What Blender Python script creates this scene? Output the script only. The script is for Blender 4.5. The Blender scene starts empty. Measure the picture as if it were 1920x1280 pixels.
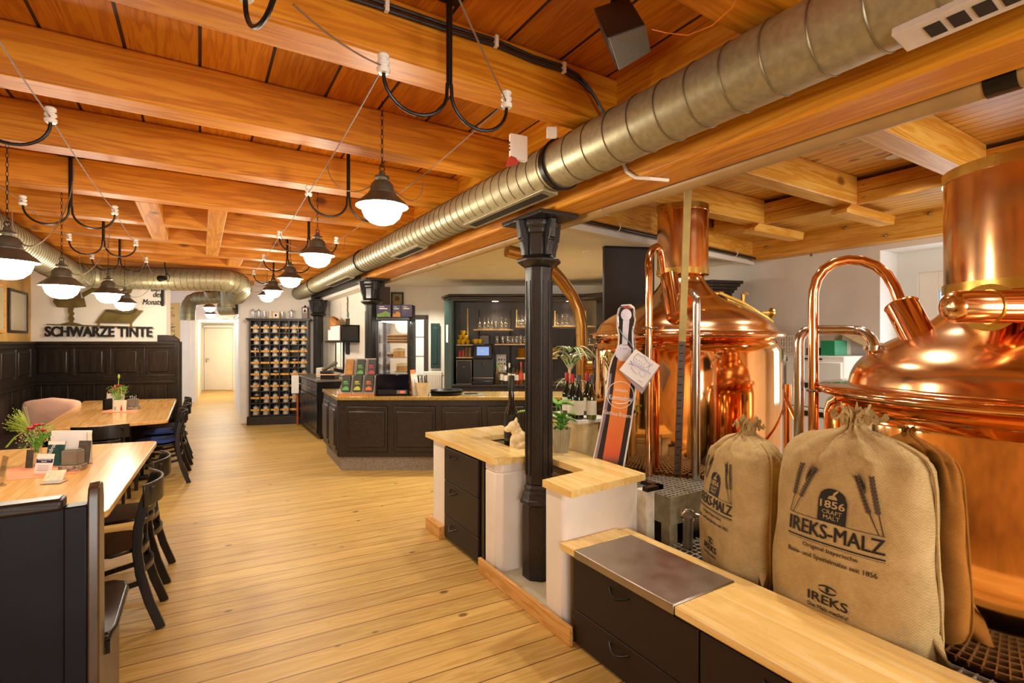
import bpy, bmesh, math, random
from mathutils import Vector, Matrix, Euler
random.seed(7)
PI = math.pi
SC = bpy.context.scene
COL = SC.collection
# ---------------------------------------------------------------- camera frame (metres, z up, +y down the hall)
FPX, EYE, YAW = 950.0, 1.6, math.atan(585/950.0)
SN, CS = math.sin(YAW), math.cos(YAW)
def ray(px, py):
    u, v = (px-960)/FPX, (640-py)/FPX
    return Vector((u*CS+SN, -u*SN+CS, v))
CAM = Vector((0, 0, EYE))
def at(px, py, z=None, x=None, y=None, d=None, pl=None):
    r = ray(px, py)
    if d is not None: t = d
    elif z is not None: t = (z-EYE)/r.z
    elif x is not None: t = x/r.x
    elif y is not None: t = y/r.y
    else:
        P, n = pl
        t = (Vector(P)-CAM).dot(n)/r.dot(n)
    return CAM + r*t
RIGHT, FWD = Vector((CS, -SN, 0)), Vector((SN, CS, 0))
def frame(o, xdir=RIGHT, up=Vector((0, 0, 1))):
    """local axes: x along xdir, y away (x cross z), z up"""
    x = Vector(xdir).normalized(); z = Vector(up).normalized(); y = z.cross(x).normalized(); z = x.cross(y)
    M = Matrix((x, y, z)).transposed().to_4x4(); M.translation = Vector(o)
    return M
def T(x, y, z): return Matrix.Translation((x, y, z))
def RZ(a): return Matrix.Rotation(a, 4, 'Z')
def RX(a): return Matrix.Rotation(a, 4, 'X')
def RY(a): return Matrix.Rotation(a, 4, 'Y')

# ---------------------------------------------------------------- mesh builder
class MB:
    def __init__(s, M=None): s.v = []; s.f = []; s.M = M
    def add(s, vs, fs, M=None):
        b = len(s.v)
        for p in vs:
            p = Vector(p)
            if M is not None: p = M @ p
            if s.M is not None: p = s.M @ p
            s.v.append(p)
        s.f.extend([tuple(i+b for i in f) for f in fs])
        return s
    def box(s, x0, x1, y0, y1, z0, z1, M=None):
        vs = [(x, y, z) for z in (z0, z1) for y in (y0, y1) for x in (x0, x1)]
        return s.add(vs, [(0,2,3,1),(4,5,7,6),(0,1,5,4),(2,6,7,3),(0,4,6,2),(1,3,7,5)], M)
    def cbox(s, c, h, M=None): return s.box(c[0]-h[0], c[0]+h[0], c[1]-h[1], c[1]+h[1], c[2]-h[2], c[2]+h[2], M)
    def prism(s, poly, z0, z1, M=None):
        n = len(poly)
        a = sum(poly[i][0]*poly[(i+1)%n][1]-poly[(i+1)%n][0]*poly[i][1] for i in range(n))
        if a < 0: poly = poly[::-1]
        vs = [(p[0], p[1], z0) for p in poly]+[(p[0], p[1], z1) for p in poly]
        fs = [tuple(range(n-1, -1, -1)), tuple(range(n, 2*n))]+[(i, (i+1)%n, n+(i+1)%n, n+i) for i in range(n)]
        return s.add(vs, fs, M)
    def slab(s, a, b, th, z0, z1, side=1):
        """vertical wall from plan point a to b, thickness th to the left(side=1)/right of a->b"""
        a = Vector((a[0], a[1])); b = Vector((b[0], b[1])); d = (b-a).normalized(); n = Vector((-d.y, d.x))*th*side
        return s.prism([a, b, b+n, a+n], z0, z1)
    def lathe(s, prof, n=24, c=(0, 0, 0), M=None, a0=0, closed_caps=True):
        vs, fs = [], []; m = len(prof)
        for i in range(n):
            a = a0+2*PI*i/n
            for r, z in prof: vs.append((c[0]+r*math.cos(a), c[1]+r*math.sin(a), c[2]+z))
        for i in range(n):
            j = (i+1) % n
            for k in range(m-1): fs.append((i*m+k, j*m+k, j*m+k+1, i*m+k+1))
        if closed_caps:
            if prof[0][0] > 1e-6: fs.append(tuple(i*m for i in range(n-1, -1, -1)))
            if prof[-1][0] > 1e-6: fs.append(tuple(i*m+m-1 for i in range(n)))
        return s.add(vs, fs, M)
    def cyl(s, a, b, r, n=12, r2=None): return s.tube([a, b], [r, r if r2 is None else r2], n)
    def tube(s, pts, r, n=10, closed=False, M=None, caps=True):
        pts = [Vector(p) for p in pts]; N = len(pts)
        rr = r if isinstance(r, (list, tuple)) else [r]*N
        vs, fs = [], []; prev = None
        for i in range(N):
            if closed: t = pts[(i+1) % N]-pts[i-1]
            else: t = pts[min(i+1, N-1)]-pts[max(i-1, 0)]
            if t.length < 1e-9: t = Vector((0, 0, 1))
            t.normalize()
            if prev is None:
                ref = Vector((0, 0, 1)) if abs(t.z) < .9 else Vector((1, 0, 0))
                u = t.cross(ref).normalized()
            else:
                u = prev-t*prev.dot(t)
                u = u.normalized() if u.length > 1e-6 else t.orthogonal().normalized()
            w = t.cross(u); prev = u
            for k in range(n):
                a = 2*PI*k/n
                vs.append(pts[i]+(u*math.cos(a)+w*math.sin(a))*rr[i])
        for i in range(N if closed else N-1):
            j = (i+1) % N
            for k in range(n):
                l = (k+1) % n
                fs.append((i*n+k, i*n+l, j*n+l, j*n+k))
        if not closed and caps:
            fs.append(tuple(range(n-1, -1, -1))); fs.append(tuple((N-1)*n+k for k in range(n)))
        return s.add(vs, fs, M)
    def strip(s, pts, w, th, up=(0, 0, 1), M=None):
        """flat bar swept along pts: width w along 'up', thickness th sideways"""
        pts = [Vector(p) for p in pts]; up = Vector(up); N = len(pts); vs, fs = [], []
        for i in range(N):
            t = (pts[min(i+1, N-1)]-pts[max(i-1, 0)]).normalized(); sd = t.cross(up).normalized(); u2 = sd.cross(t).normalized()
            for a, b in ((-1, -1), (1, -1), (1, 1), (-1, 1)): vs.append(pts[i]+sd*a*th/2+u2*b*w/2)
        for i in range(N-1):
            for k in range(4):
                l = (k+1) % 4; fs.append((i*4+k, (i+1)*4+k, (i+1)*4+l, i*4+l))
        fs.append((0, 1, 2, 3)); e = (N-1)*4; fs.append((e+3, e+2, e+1, e))
        return s.add(vs, fs, M)
    def grid(s, fn, nu, nv, cu=False, cv=False, M=None):
        vs = [fn(i/(nu if cu else nu-1), j/(nv if cv else nv-1)) for i in range(nu) for j in range(nv)]; fs = []
        for i in range(nu if cu else nu-1):
            for j in range(nv if cv else nv-1):
                i2, j2 = (i+1) % nu, (j+1) % nv
                fs.append((i*nv+j, i2*nv+j, i2*nv+j2, i*nv+j2))
        return s.add(vs, fs, M)
    def ball(s, c, r, nu=16, nv=10, M=None):
        r = r if isinstance(r, (tuple, list)) else (r, r, r)
        prof = []
        vs, fs = [], []
        for j in range(1, nv):
            ph = PI*j/nv
            for i in range(nu):
                a = 2*PI*i/nu; vs.append((c[0]+r[0]*math.sin(ph)*math.cos(a), c[1]+r[1]*math.sin(ph)*math.sin(a), c[2]+r[2]*math.cos(ph)))
        for j in range(nv-2):
            for i in range(nu):
                k = (i+1) % nu; fs.append((j*nu+i, (j+1)*nu+i, (j+1)*nu+k, j*nu+k))
        t = len(vs); vs.append((c[0], c[1], c[2]+r[2])); vs.append((c[0], c[1], c[2]-r[2]))
        for i in range(nu):
            k = (i+1) % nu; fs.append((t, i, k)); fs.append((t+1, (nv-2)*nu+k, (nv-2)*nu+i))
        return s.add(vs, fs, M)
    def torus(s, c, R, r, n=24, m=8, M=None):
        return s.tube([(c[0]+R*math.cos(2*PI*i/n), c[1]+R*math.sin(2*PI*i/n), c[2]) for i in range(n)], r, m, closed=True, M=M)
    def text(s, body, size, M, ext=.002, align='CENTER', shear=0, sx=1.0, warp=None, bold=0):
        cu = bpy.data.curves.new('lettering', 'FONT'); cu.body = body; cu.size = size; cu.extrude = ext; cu.align_x = align
        cu.shear = shear; cu.resolution_u = 3; cu.offset = bold
        ob = bpy.data.objects.new('lettering', cu); COL.objects.link(ob)
        dg = bpy.context.evaluated_depsgraph_get(); me = bpy.data.meshes.new_from_object(ob.evaluated_get(dg))
        vs = [Vector((v.co.x*sx, v.co.y, v.co.z)) for v in me.vertices]; fs = [tuple(p.vertices) for p in me.polygons]
        bpy.data.objects.remove(ob); bpy.data.curves.remove(cu); bpy.data.meshes.remove(me)
        if warp: vs = [warp(p) for p in vs]
        return s.add(vs, fs, M)

def _mesh(name, mb, mat, sharp):
    me = bpy.data.meshes.new(name); me.from_pydata([tuple(p) for p in mb.v], [], mb.f)
    bm = bmesh.new(); bm.from_mesh(me); bmesh.ops.recalc_face_normals(bm, faces=bm.faces); bm.to_mesh(me); bm.free()
    if sharp is not None:
        me.polygons.foreach_set('use_smooth', [True]*len(me.polygons)); me.set_sharp_from_angle(angle=math.radians(sharp))
    if mat: me.materials.append(mat)
    return me
def _tag(o, label, cat, group=None, kind=None):
    if label: o['label'] = label
    if cat: o['category'] = cat
    if group: o['group'] = group
    if kind: o['kind'] = kind
def thing(name, label, cat, loc=(0, 0, 0), rz=0, group=None):
    o = bpy.data.objects.new(name, None); COL.objects.link(o); o.empty_display_size = .05
    o.location = loc; o.rotation_euler = (0, 0, rz); _tag(o, label, cat, group); return o
def mat4(o):
    M = Matrix.LocRotScale(o.location, o.rotation_euler, None)
    return mat4(o.parent) @ M if o.parent else M
def part(name, mb, mat, parent, bevel=0, sharp=35, label=None, kind=None, world=True):
    """a part: mb holds world coordinates (world=True) or coordinates local to the thing"""
    if world:
        inv = mat4(parent).inverted(); mb.v = [inv @ p for p in mb.v]
    o = bpy.data.objects.new(name, _mesh(name, mb, mat, sharp)); COL.objects.link(o); o.parent = parent
    if bevel: _bev(o, bevel)
    _tag(o, label, None, None, kind); return o
def _bev(o, w, seg=2):
    m = o.modifiers.new('edge', 'BEVEL'); m.width = w; m.segments = seg; m.limit_method = 'ANGLE'; m.angle_limit = math.radians(40); m.harden_normals = False
def solo(name, mb, mat, label, cat, group=None, kind=None, bevel=0, sharp=35):
    """a thing that is one mesh; origin at its base centre"""
    lo = [min(p[i] for p in mb.v) for i in range(3)]; hi = [max(p[i] for p in mb.v) for i in range(3)]
    L = Vector(((lo[0]+hi[0])/2, (lo[1]+hi[1])/2, lo[2])); mb.v = [p-L for p in mb.v]
    o = bpy.data.objects.new(name, _mesh(name, mb, mat, sharp)); COL.objects.link(o); o.location = L
    if bevel: _bev(o, bevel)
    _tag(o, label, cat, group, kind); return o
def struct(name, mb, mat, label=None, parent=None, bevel=0, sharp=35):
    o = bpy.data.objects.new(name, _mesh(name, mb, mat, sharp)); COL.objects.link(o)
    if parent: o.parent = parent
    else: o['kind'] = 'structure'
    if bevel: _bev(o, bevel)
    if label: o['label'] = label
    return o
def dup(root, loc, rz=None, label=None, group=None):
    r = root.copy(); COL.objects.link(r); r.location = loc
    if rz is not None: r.rotation_euler = (0, 0, rz)
    if label: r['label'] = label
    if group: r['group'] = group
    def kids(src, dst):
        for ch in list(src.children):
            c = ch.copy(); COL.objects.link(c); c.parent = dst; kids(ch, c)
    kids(root, r); return r
ORD = ['first', 'second', 'third', 'fourth', 'fifth', 'sixth', 'seventh', 'eighth', 'ninth', 'tenth', 'eleventh', 'twelfth']

# ---------------------------------------------------------------- materials
def srgb(h):
    h = h.lstrip('#'); c = [int(h[i:i+2], 16)/255 for i in (0, 2, 4)]
    return tuple((x/12.92 if x <= .04045 else ((x+.055)/1.055)**2.4) for x in c)+(1,)
class NT:
    def __init__(s, name):
        s.m = bpy.data.materials.new(name); s.m.use_nodes = True; s.n = s.m.node_tree; s.n.nodes.clear()
        s.out = s.n.nodes.new('ShaderNodeOutputMaterial'); s.b = s.n.nodes.new('ShaderNodeBsdfPrincipled'); s.n.links.new(s.b.outputs[0], s.out.inputs[0])
    def N(s, t, **kw):
        n = s.n.nodes.new(t)
        for k, v in kw.items():
            if k.startswith('i_'): n.inputs[k[2:].replace('_', ' ')].default_value = v
            else: setattr(n, k, v)
        return n
    def L(s, a, b): s.n.links.new(a, b)
    def val(s, x):
        n = s.n.nodes.new('ShaderNodeValue'); n.outputs[0].default_value = x; return n.outputs[0]
    def math(s, op, a, b=None, c=None):
        n = s.n.nodes.new('ShaderNodeMath'); n.operation = op
        for i, x in enumerate((a, b, c)):
            if x is None: continue
            if isinstance(x, (int, float)): n.inputs[i].default_value = x
            else: s.L(x, n.inputs[i])
        return n.outputs[0]
    def mix(s, f, a, b, mode='MIX'):
        n = s.n.nodes.new('ShaderNodeMix'); n.data_type = 'RGBA'; n.blend_type = mode
        for sock, x in ((n.inputs[0], f), (n.inputs[6], a), (n.inputs[7], b)):
            if isinstance(x, (int, float)): sock.default_value = x
            elif isinstance(x, tuple): sock.default_value = x
            else: s.L(x, sock)
        return n.outputs[2]
    def ramp(s, f, stops):
        n = s.n.nodes.new('ShaderNodeValToRGB'); e = n.color_ramp.elements
        while len(e) < len(stops): e.new(.5)
        for i, (p, c) in enumerate(stops): e[i].position = p; e[i].color = c
        s.L(f, n.inputs[0]); return n.outputs[0]
    def co(s, world=False):
        if world: return s.n.nodes.new('ShaderNodeNewGeometry').outputs['Position']
        return s.n.nodes.new('ShaderNodeTexCoord').outputs['Object']
    def mapping(s, v, scale=(1, 1, 1), rot=(0, 0, 0)):
        n = s.n.nodes.new('ShaderNodeMapping'); n.inputs['Scale'].default_value = scale; n.inputs['Rotation'].default_value = rot; s.L(v, n.inputs[0]); return n.outputs[0]
    def noise(s, v, scale, detail=4, rough=.5, dist=0):
        n = s.n.nodes.new('ShaderNodeTexNoise'); n.inputs['Scale'].default_value = scale; n.inputs['Detail'].default_value = detail
        n.inputs['Roughness'].default_value = rough; n.inputs['Distortion'].default_value = dist; s.L(v, n.inputs['Vector']); return n.outputs['Fac']
    def bump(s, h, strength=.2, dist=.01):
        n = s.n.nodes.new('ShaderNodeBump'); n.inputs['Strength'].default_value = strength; n.inputs['Distance'].default_value = dist
        s.L(h, n.inputs['Height']); s.L(n.outputs[0], s.b.inputs['Normal'])
    def set(s, **kw):
        for k, v in kw.items():
            i = s.b.inputs[k.replace('_', ' ')]
            if hasattr(v, 'is_output') or 'NodeSocket' in type(v).__name__: s.L(v, i)
            else: i.default_value = v
        return s.m
def M_plain(name, col, rough=.5, metal=0, var=.12, nscale=14, bump=0, spec=None, coat=0):
    t = NT(name); c = srgb(col)
    f = t.noise(t.co(), nscale, 3)
    dark = tuple(x*(1-var) for x in c[:3])+(1,); lite = tuple(min(1, x*(1+var)) for x in c[:3])+(1,)
    t.set(Base_Color=t.ramp(f, [(.3, dark), (.7, lite)]), Roughness=rough, Metallic=metal)
    if bump: t.bump(t.noise(t.co(), nscale*4, 4), bump, .004)
    if spec is not None: t.b.inputs['Specular IOR Level'].default_value = spec
    if coat: t.b.inputs['Coat Weight'].default_value = coat; t.b.inputs['Coat Roughness'].default_value = .08
    return t.m
def M_metal(name, col, rough=.2, var=.08, brushed=None, bump=0):
    t = NT(name); c = srgb(col); co = t.co()
    v = t.mapping(co, brushed) if brushed else co
    f = t.noise(v, 6 if not brushed else 1, 4)
    dark = tuple(x*(1-var) for x in c[:3])+(1,); lite = tuple(min(1, x*(1+var)) for x in c[:3])+(1,)
    r = t.math('MULTIPLY_ADD', t.noise(v, 9 if not brushed else 2, 3), rough*.6, rough*.7)
    t.set(Base_Color=t.ramp(f, [(.3, dark), (.7, lite)]), Metallic=1.0, Roughness=r)
    if bump: t.bump(t.noise(co, 5, 2), bump, .01)
    return t.m
def M_glass(name, tint='#ffffff', rough=0.0, refl=.12):
    t = NT(name); t.n.nodes.remove(t.b)
    tr = t.N('ShaderNodeBsdfTransparent'); tr.inputs[0].default_value = srgb(tint)
    gl = t.N('ShaderNodeBsdfGlossy'); gl.inputs['Roughness'].default_value = max(rough, .02)
    lw = t.N('ShaderNodeLayerWeight'); lw.inputs[0].default_value = .35
    f = t.math('MULTIPLY_ADD', lw.outputs['Facing'], .55, refl*.5)
    mx = t.N('ShaderNodeMixShader'); t.L(f, mx.inputs[0]); t.L(tr.outputs[0], mx.inputs[1]); t.L(gl.outputs[0], mx.inputs[2]); t.L(mx.outputs[0], t.out.inputs[0])
    return t.m
def M_emit(name, col, strength):
    t = NT(name); t.set(Base_Color=srgb(col), Emission_Color=srgb(col), Emission_Strength=strength, Roughness=.3); return t.m
def M_wood(name, dark, mid, lite, axis='X', rot=0, plank=None, gap=.004, gapcol='#1a0d05', rough=.45, knots=.0, gscale=1.0, world=False, bump=.12, tone=.25, knotcol='#3a1a08', coat=0):
    """board wood: grain along axis (X, Y or Z of object/world space, turned by rot about z); plank = board width"""
    t = NT(name); co = t.co(world)
    if rot: co = t.mapping(co, rot=(0, 0, rot))
    sp = t.N('ShaderNodeSeparateXYZ'); t.L(co, sp.inputs[0])
    X, Y, Z = sp.outputs
    al, a2, a3 = {'X': (X, Y, Z), 'Y': (Y, X, Z), 'Z': (Z, X, Y)}[axis]
    off = 0.0; pid = None; gapf = None
    if plank:
        pf = t.math('DIVIDE', a2, plank); pid = t.math('FLOOR', pf); fr = t.math('FRACT', pf)
        wn = t.N('ShaderNodeTexWhiteNoise'); wn.noise_dimensions = '1D'; t.L(pid, wn.inputs['W']); rnd = wn.outputs['Value']
        al = t.math('MULTIPLY_ADD', rnd, 7.3, al); e = t.math('ABSOLUTE', t.math('SUBTRACT', fr, .5))
        gapf = t.math('GREATER_THAN', e, .5-gap/plank)
    cb = t.N('ShaderNodeCombineXYZ'); t.L(al, cb.inputs[0]); t.L(a2, cb.inputs[1]); t.L(a3, cb.inputs[2])
    v = t.mapping(cb.outputs[0], (.5*gscale, 7*gscale, 7*gscale))
    g1 = t.noise(v, 2.2, 5, .55, .6)
    v2 = t.mapping(cb.outputs[0], (1.6*gscale, 60*gscale, 60*gscale)); g2 = t.noise(v2, 1.6, 3, .6)
    rings = t.math('SINE', t.math('MULTIPLY', g1, 34.0)); rings = t.math('MULTIPLY_ADD', rings, .5, .5)
    f = t.math('ADD', t.math('MULTIPLY', rings, .33), t.math('ADD', t.math('MULTIPLY', g1, .42), t.math('MULTIPLY', g2, .32)))
    col = t.ramp(f, [(.25, srgb(dark)), (.52, srgb(mid)), (.82, srgb(lite))])
    if pid is not None:
        k = t.math('MULTIPLY_ADD', rnd, tone*2, 1-tone)
        vm = t.N('ShaderNodeVectorMath', operation='SCALE'); t.L(col, vm.inputs[0]); t.L(k, vm.inputs['Scale']); col = vm.outputs[0]
    if knots:
        kv = t.mapping(cb.outputs[0], (3.4*knots, 5.2*knots, 5.2*knots)); vo = t.N('ShaderNodeTexVoronoi'); vo.inputs['Scale'].default_value = 1.0; vo.inputs['Randomness'].default_value = 1
        t.L(kv, vo.inputs['Vector']); kd = t.math('ADD', vo.outputs['Distance'], t.math('MULTIPLY', g2, .04))
        sc_ = t.N('ShaderNodeSeparateColor'); t.L(vo.outputs['Color'], sc_.inputs[0]); gate = t.math('GREATER_THAN', sc_.outputs[0], .42); size = t.math('MULTIPLY_ADD', sc_.outputs[1], .06, .05)
        kf = t.math('SUBTRACT', 1.0, t.math('MINIMUM', t.math('MULTIPLY', t.math('MAXIMUM', t.math('SUBTRACT', kd, size), 0), 14.0), 1.0)); kf = t.math('MULTIPLY', t.math('MULTIPLY', kf, gate), .85)
        col = t.mix(kf, col, srgb(knotcol))
    if gapf is not None: col = t.mix(gapf, col, srgb(gapcol))
    t.set(Base_Color=col, Roughness=t.math('MULTIPLY_ADD', g2, .2, rough-.1))
    if coat: t.b.inputs['Coat Weight'].default_value = coat; t.b.inputs['Coat Roughness'].default_value = .15
    h = f if gapf is None else t.math('SUBTRACT', f, t.math('MULTIPLY', gapf, 2.0))
    t.bump(h, bump, .006)
    return t.m
# ================================================================ materials
m_floor = M_wood('floor_pine', '#b08a44', '#c09b52', '#caa962', 'X', rot=math.radians(3.6), plank=.155, gap=.0035, gapcol='#6a4418', rough=.45, knots=1.25, world=True, tone=.10, knotcol='#5d3a16')
m_beam = M_wood('beam_spruce', '#ac6406', '#cd7e0c', '#dc9620', 'X', rough=.5, knots=.55, gscale=.8, world=True, knotcol='#5a2806')
m_girder = M_wood('girder_spruce', '#b06a08', '#d0840f', '#df9c26', 'Y', rough=.5, knots=.6, gscale=.8, world=True, knotcol='#5a2806')
m_board = M_wood('ceiling_board', '#a85c08', '#c9760c', '#d68a1a', 'Y', plank=.29, gap=.007, gapcol='#1a0902', rough=.5, knots=.5, world=True, tone=.16, knotcol='#5a2806')
m_board2 = M_wood('brewery_board', '#c98a2c', '#e0a845', '#ecc066', 'Y', plank=.095, gap=.004, gapcol='#6a3a10', rough=.45, knots=.8, world=True, tone=.1, knotcol='#7a4416')
m_joist = M_wood('brewery_joist', '#cb8522', '#e2a23a', '#edba5a', 'X', rough=.42, knots=.5, world=True, gscale=.8, knotcol='#8a4c18')
m_joistY = M_wood('brewery_fascia', '#c98220', '#e0a036', '#ebb756', 'Y', rough=.42, knots=.6, world=True, gscale=.8, knotcol='#8a4c18')
m_maple = M_wood('pale_worktop', '#e2b865', '#ecc87c', '#f2d698', 'Y', plank=.19, gap=.001, gapcol='#c09050', rough=.28, gscale=.5, world=True, tone=.05, bump=.03, coat=.25)
m_table = M_wood('table_beech', '#d59a50', '#e0aa62', '#e9ba78', 'Y', plank=.21, gap=.001, gapcol='#b8823c', rough=.22, gscale=.5, world=True, tone=.05, bump=.02, coat=.3)
m_base = M_wood('skirting_pine', '#b87a32', '#d09a50', '#ddb06a', 'Y', rough=.4, knots=.9, world=True, knotcol='#7a4a1c')
m_shelfw = M_wood('shelf_beech', '#cfa060', '#e2bd80', '#eccf9a', 'X', rough=.4, gscale=.8)
m_dark = M_wood('black_stained_oak', '#17110c', '#241a12', '#33261a', 'Z', rough=.4, gscale=1.2, bump=.1)
m_darkX = M_wood('black_stained_oak_flat', '#17110c', '#241a12', '#33261a', 'X', rough=.4, gscale=1.2, bump=.1)
m_black = M_plain('black_lacquer', '#120e0c', .28, var=.2)
m_brownlac = M_plain('dark_brown_laminate', '#271c14', .5, var=.05, spec=.3)
m_chair = M_wood('chair_black_stain', '#0c0806', '#17100b', '#241812', 'Z', rough=.3, gscale=1.5, bump=.03)
m_iron = M_plain('cast_iron', '#1a1410', .36, .0, var=.25, nscale=30, bump=.4, coat=.12)
m_plaster = M_plain('white_plaster', '#e9e0d2', .85, var=.04, nscale=5, bump=.35)
m_white = M_plain('white_paint', '#ece4d6', .8, var=.03, nscale=3, bump=.05)
m_whitecool = M_plain('white_limewash', '#e6e2dc', .85, var=.05, nscale=2.5, bump=.2)
m_tanwall = M_plain('ochre_limewash', '#b98f4c', .85, var=.22, nscale=3, bump=.2)
m_signtan = M_plain('ochre_sign_paint', '#d8b878', .8, var=.04, nscale=3)
m_duct = M_plain('galvanised_steel', '#a49c7c', .42, .55, var=.14, nscale=40)
m_ductring = M_plain('duct_seam', '#7d7660', .4, .9, var=.1)
m_tanpipe = M_plain('tan_pipe', '#a58553', .42, var=.1, nscale=8)
m_copper = M_metal('polished_copper', '#f2b678', .07, .05)
m_copper2 = M_metal('copper_dome', '#f4c08c', .17, .08)
m_copper3 = M_metal('copper_pipe', '#f0b482', .1, .08)
m_brass = M_metal('brass', '#dcbc62', .28, .1)
m_steel = M_metal('stainless_steel', '#c9c4bc', .16, .06)
m_steelb = M_metal('brushed_steel', '#a69c90', .34, .08)
m_grat = M_plain('grating_steel', '#b9b2a4', .45, .5, var=.12)
m_darkmetal = M_plain('black_metal', '#15120f', .35, .3, var=.2)
m_lampmetal = M_plain('aged_lamp_enamel', '#5a5344', .38, .25, var=.2)
m_globe = M_emit('opal_glass', '#fff0da', 24)
m_bulb = M_emit('downlight_glow', '#fff0d8', 18)
m_china = M_plain('porcelain', '#ece6da', .2, var=.06, coat=.3)
m_wire = M_plain('cable_brown', '#7a5b42', .6, var=.1)
m_blackcab = M_plain('cable_black', '#14110f', .5, var=.1)
m_stone = M_plain('granite_plinth', '#8d8373', .7, var=.45, nscale=90, bump=.2)
m_slab = M_plain('stone_slab', '#b5aa92', .75, var=.12, nscale=8, bump=.15)
m_counter = M_plain('polished_granite', '#a98c4e', .14, var=.38, nscale=60, coat=.5)
m_teal = M_plain('teal_painted_wood', '#1b3733', .42, var=.12)
m_paper = M_plain('white_paper', '#ece8e2', .7, var=.02)
m_glass = M_glass('clear_glass')
m_winglass = M_glass('window_glass', '#eef6fa', .0, .1)
m_ink = M_plain('black_print', '#17120e', .7, var=.05)
m_redp = M_plain('red_paint', '#c03a22', .5)
m_ltgrey = M_plain('light_grey_plastic', '#cfc6ba', .45)
m_blackpl = M_plain('black_plastic', '#15130f', .35, var=.1)
m_green = M_plain('leaf_green', '#6cae3c', .45, var=.25, nscale=20)

# ================================================================ floor and walls
mb = MB(); mb.box(-2.6, 6.9, -3.2, 19.6, -.1, 0); struct('floor', mb, m_floor)
TW0, TW1 = Vector((-2.11, 10.1, 0)), Vector((-.27, 9.44, 0))          # back wall of the dining side
TWd = (TW1-TW0).normalized(); TWn = Vector((TWd.y, -TWd.x, 0))         # normal towards the camera
TWpl = (TW0, TWn)
mb = MB(); mb.box(-2.33, -2.13, -3.2, 10.4, 0, 2.95); struct('wall_left', mb, m_tanwall)
a = at(312, 600, pl=TWpl)
mb = MB(); mb.slab(TW0-TWd*.1, a, .14, 0, 2.95, 1); struct('wall_back', mb, m_white)
# hutch wall and corridor
HW0 = Vector((.668, 11.21, 0)); HWd = Vector((.946, -.325, 0)).normalized(); HWn = Vector((HWd.y, -HWd.x, 0)); HWpl = (HW0, HWn)
hw1 = HW0+HWd*1.75
mb = MB(); mb.prism([HW0, hw1, hw1+Vector((.6, 1.2, 0)), Vector((2.9, 15.2, 0)), Vector((.80, 15.9, 0))], 0, 2.95); struct('wall_corridor_right', mb, m_plaster)
wl, wr = at(296, 700, d=13.3), at(366, 700, d=13.3); wr2 = at(443, 700, d=13.3)
for v in (wl, wr, wr2): v.z = 0
wd_ = (wr2-wl).normalized(); wn_ = Vector((-wd_.y, wd_.x, 0))
mb = MB(); mb.slab(wl-wd_*2, wr, .12, 0, 2.95, 1); mb.slab(wr, wr2+wd_*.3, .12, 2.17, 2.95, 1); struct('wall_corridor_back', mb, m_white)
# bright back corridor
dl, dr = at(366, 700, d=16.8), at(452, 700, d=16.8)
mb = MB(); e0 = wr+wn_*.06; e1 = at(379, 700, d=16.75); mb.slab((e0.x, e0.y), (e1.x, e1.y), .15, 0, 2.3, 1); struct('wall_passage_left', mb, m_white)
dl.z = dr.z = 0; dd = (dr-dl).normalized(); dn = Vector((-dd.y, dd.x, 0))
mb = MB(); mb.slab(dl-dd*.6, dr+dd*.6, .15, 0, 2.3, 1); struct('wall_passage_end', mb, m_white)
q0, q1, q2, q3 = wr-wd_*.4, wr2+wd_*.5, dr+dd*.6, dl-dd*.6
mb = MB(); mb.prism([q0+wn_*.3, q1+wn_*.3, q2, q3], 2.19, 2.28); struct('ceiling_passage', mb, m_white)
mb = MB(); mb.prism([(.80, 15.9), (2.9, 15.2), (2.9, 19.4), (q2.x-.42, q2.y+.2), (.93, 17)], 0, 2.3); struct('wall_passage_right', mb, m_white)
# passage door with frame and handle
F = frame(at(382, 732, d=16.62)); F.translation.z = 0
mb = MB(F); mb.box(.02, .94, 0, .04, .01, 2.03); dr_ = struct('door_1', mb, m_white, bevel=.004)
mb = MB(F); mb.box(-.09, 0, -.02, .05, 0, 2.12); mb.box(.96, 1.05, -.02, .05, 0, 2.12); mb.box(-.09, 1.05, -.02, .05, 2.05, 2.13); struct('door_frame', mb, m_white, parent=dr_, bevel=.004)
mb = MB(F); mb.lathe([(0, 0), (.028, 0), (.028, .012), (0, .012)], 14, M=T(.09, 0, 1.03)@RX(PI/2)); mb.tube([(.09, -.01, 1.03), (.09, -.05, 1.03), (.11, -.06, 1.03), (.22, -.06, 1.03)], .01, 8)
mb.lathe([(0, 0), (.028, 0), (.028, .012), (0, .012)], 14, M=T(.09, 0, .95)@RX(PI/2)); struct('door_handle', mb, m_steel, parent=dr_)
# passage ceiling light
p = at(415, 597, z=2.19)
t_ = thing('ceiling_light', 'small round flush light glowing on the white ceiling above the passage door', 'ceiling light', (p.x, p.y, 2.15))
mb = MB(); mb.lathe([(.13, .04), (.13, .02), (.11, 0)], 20, c=(p.x, p.y, 2.15)); part('lamp_rim', mb, m_white, t_)
mb = MB(); mb.lathe([(0, -.02), (.06, -.018), (.11, 0)], 20, c=(p.x, p.y, 2.15), closed_caps=False); part('diffuser', mb, m_bulb, t_)
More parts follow.
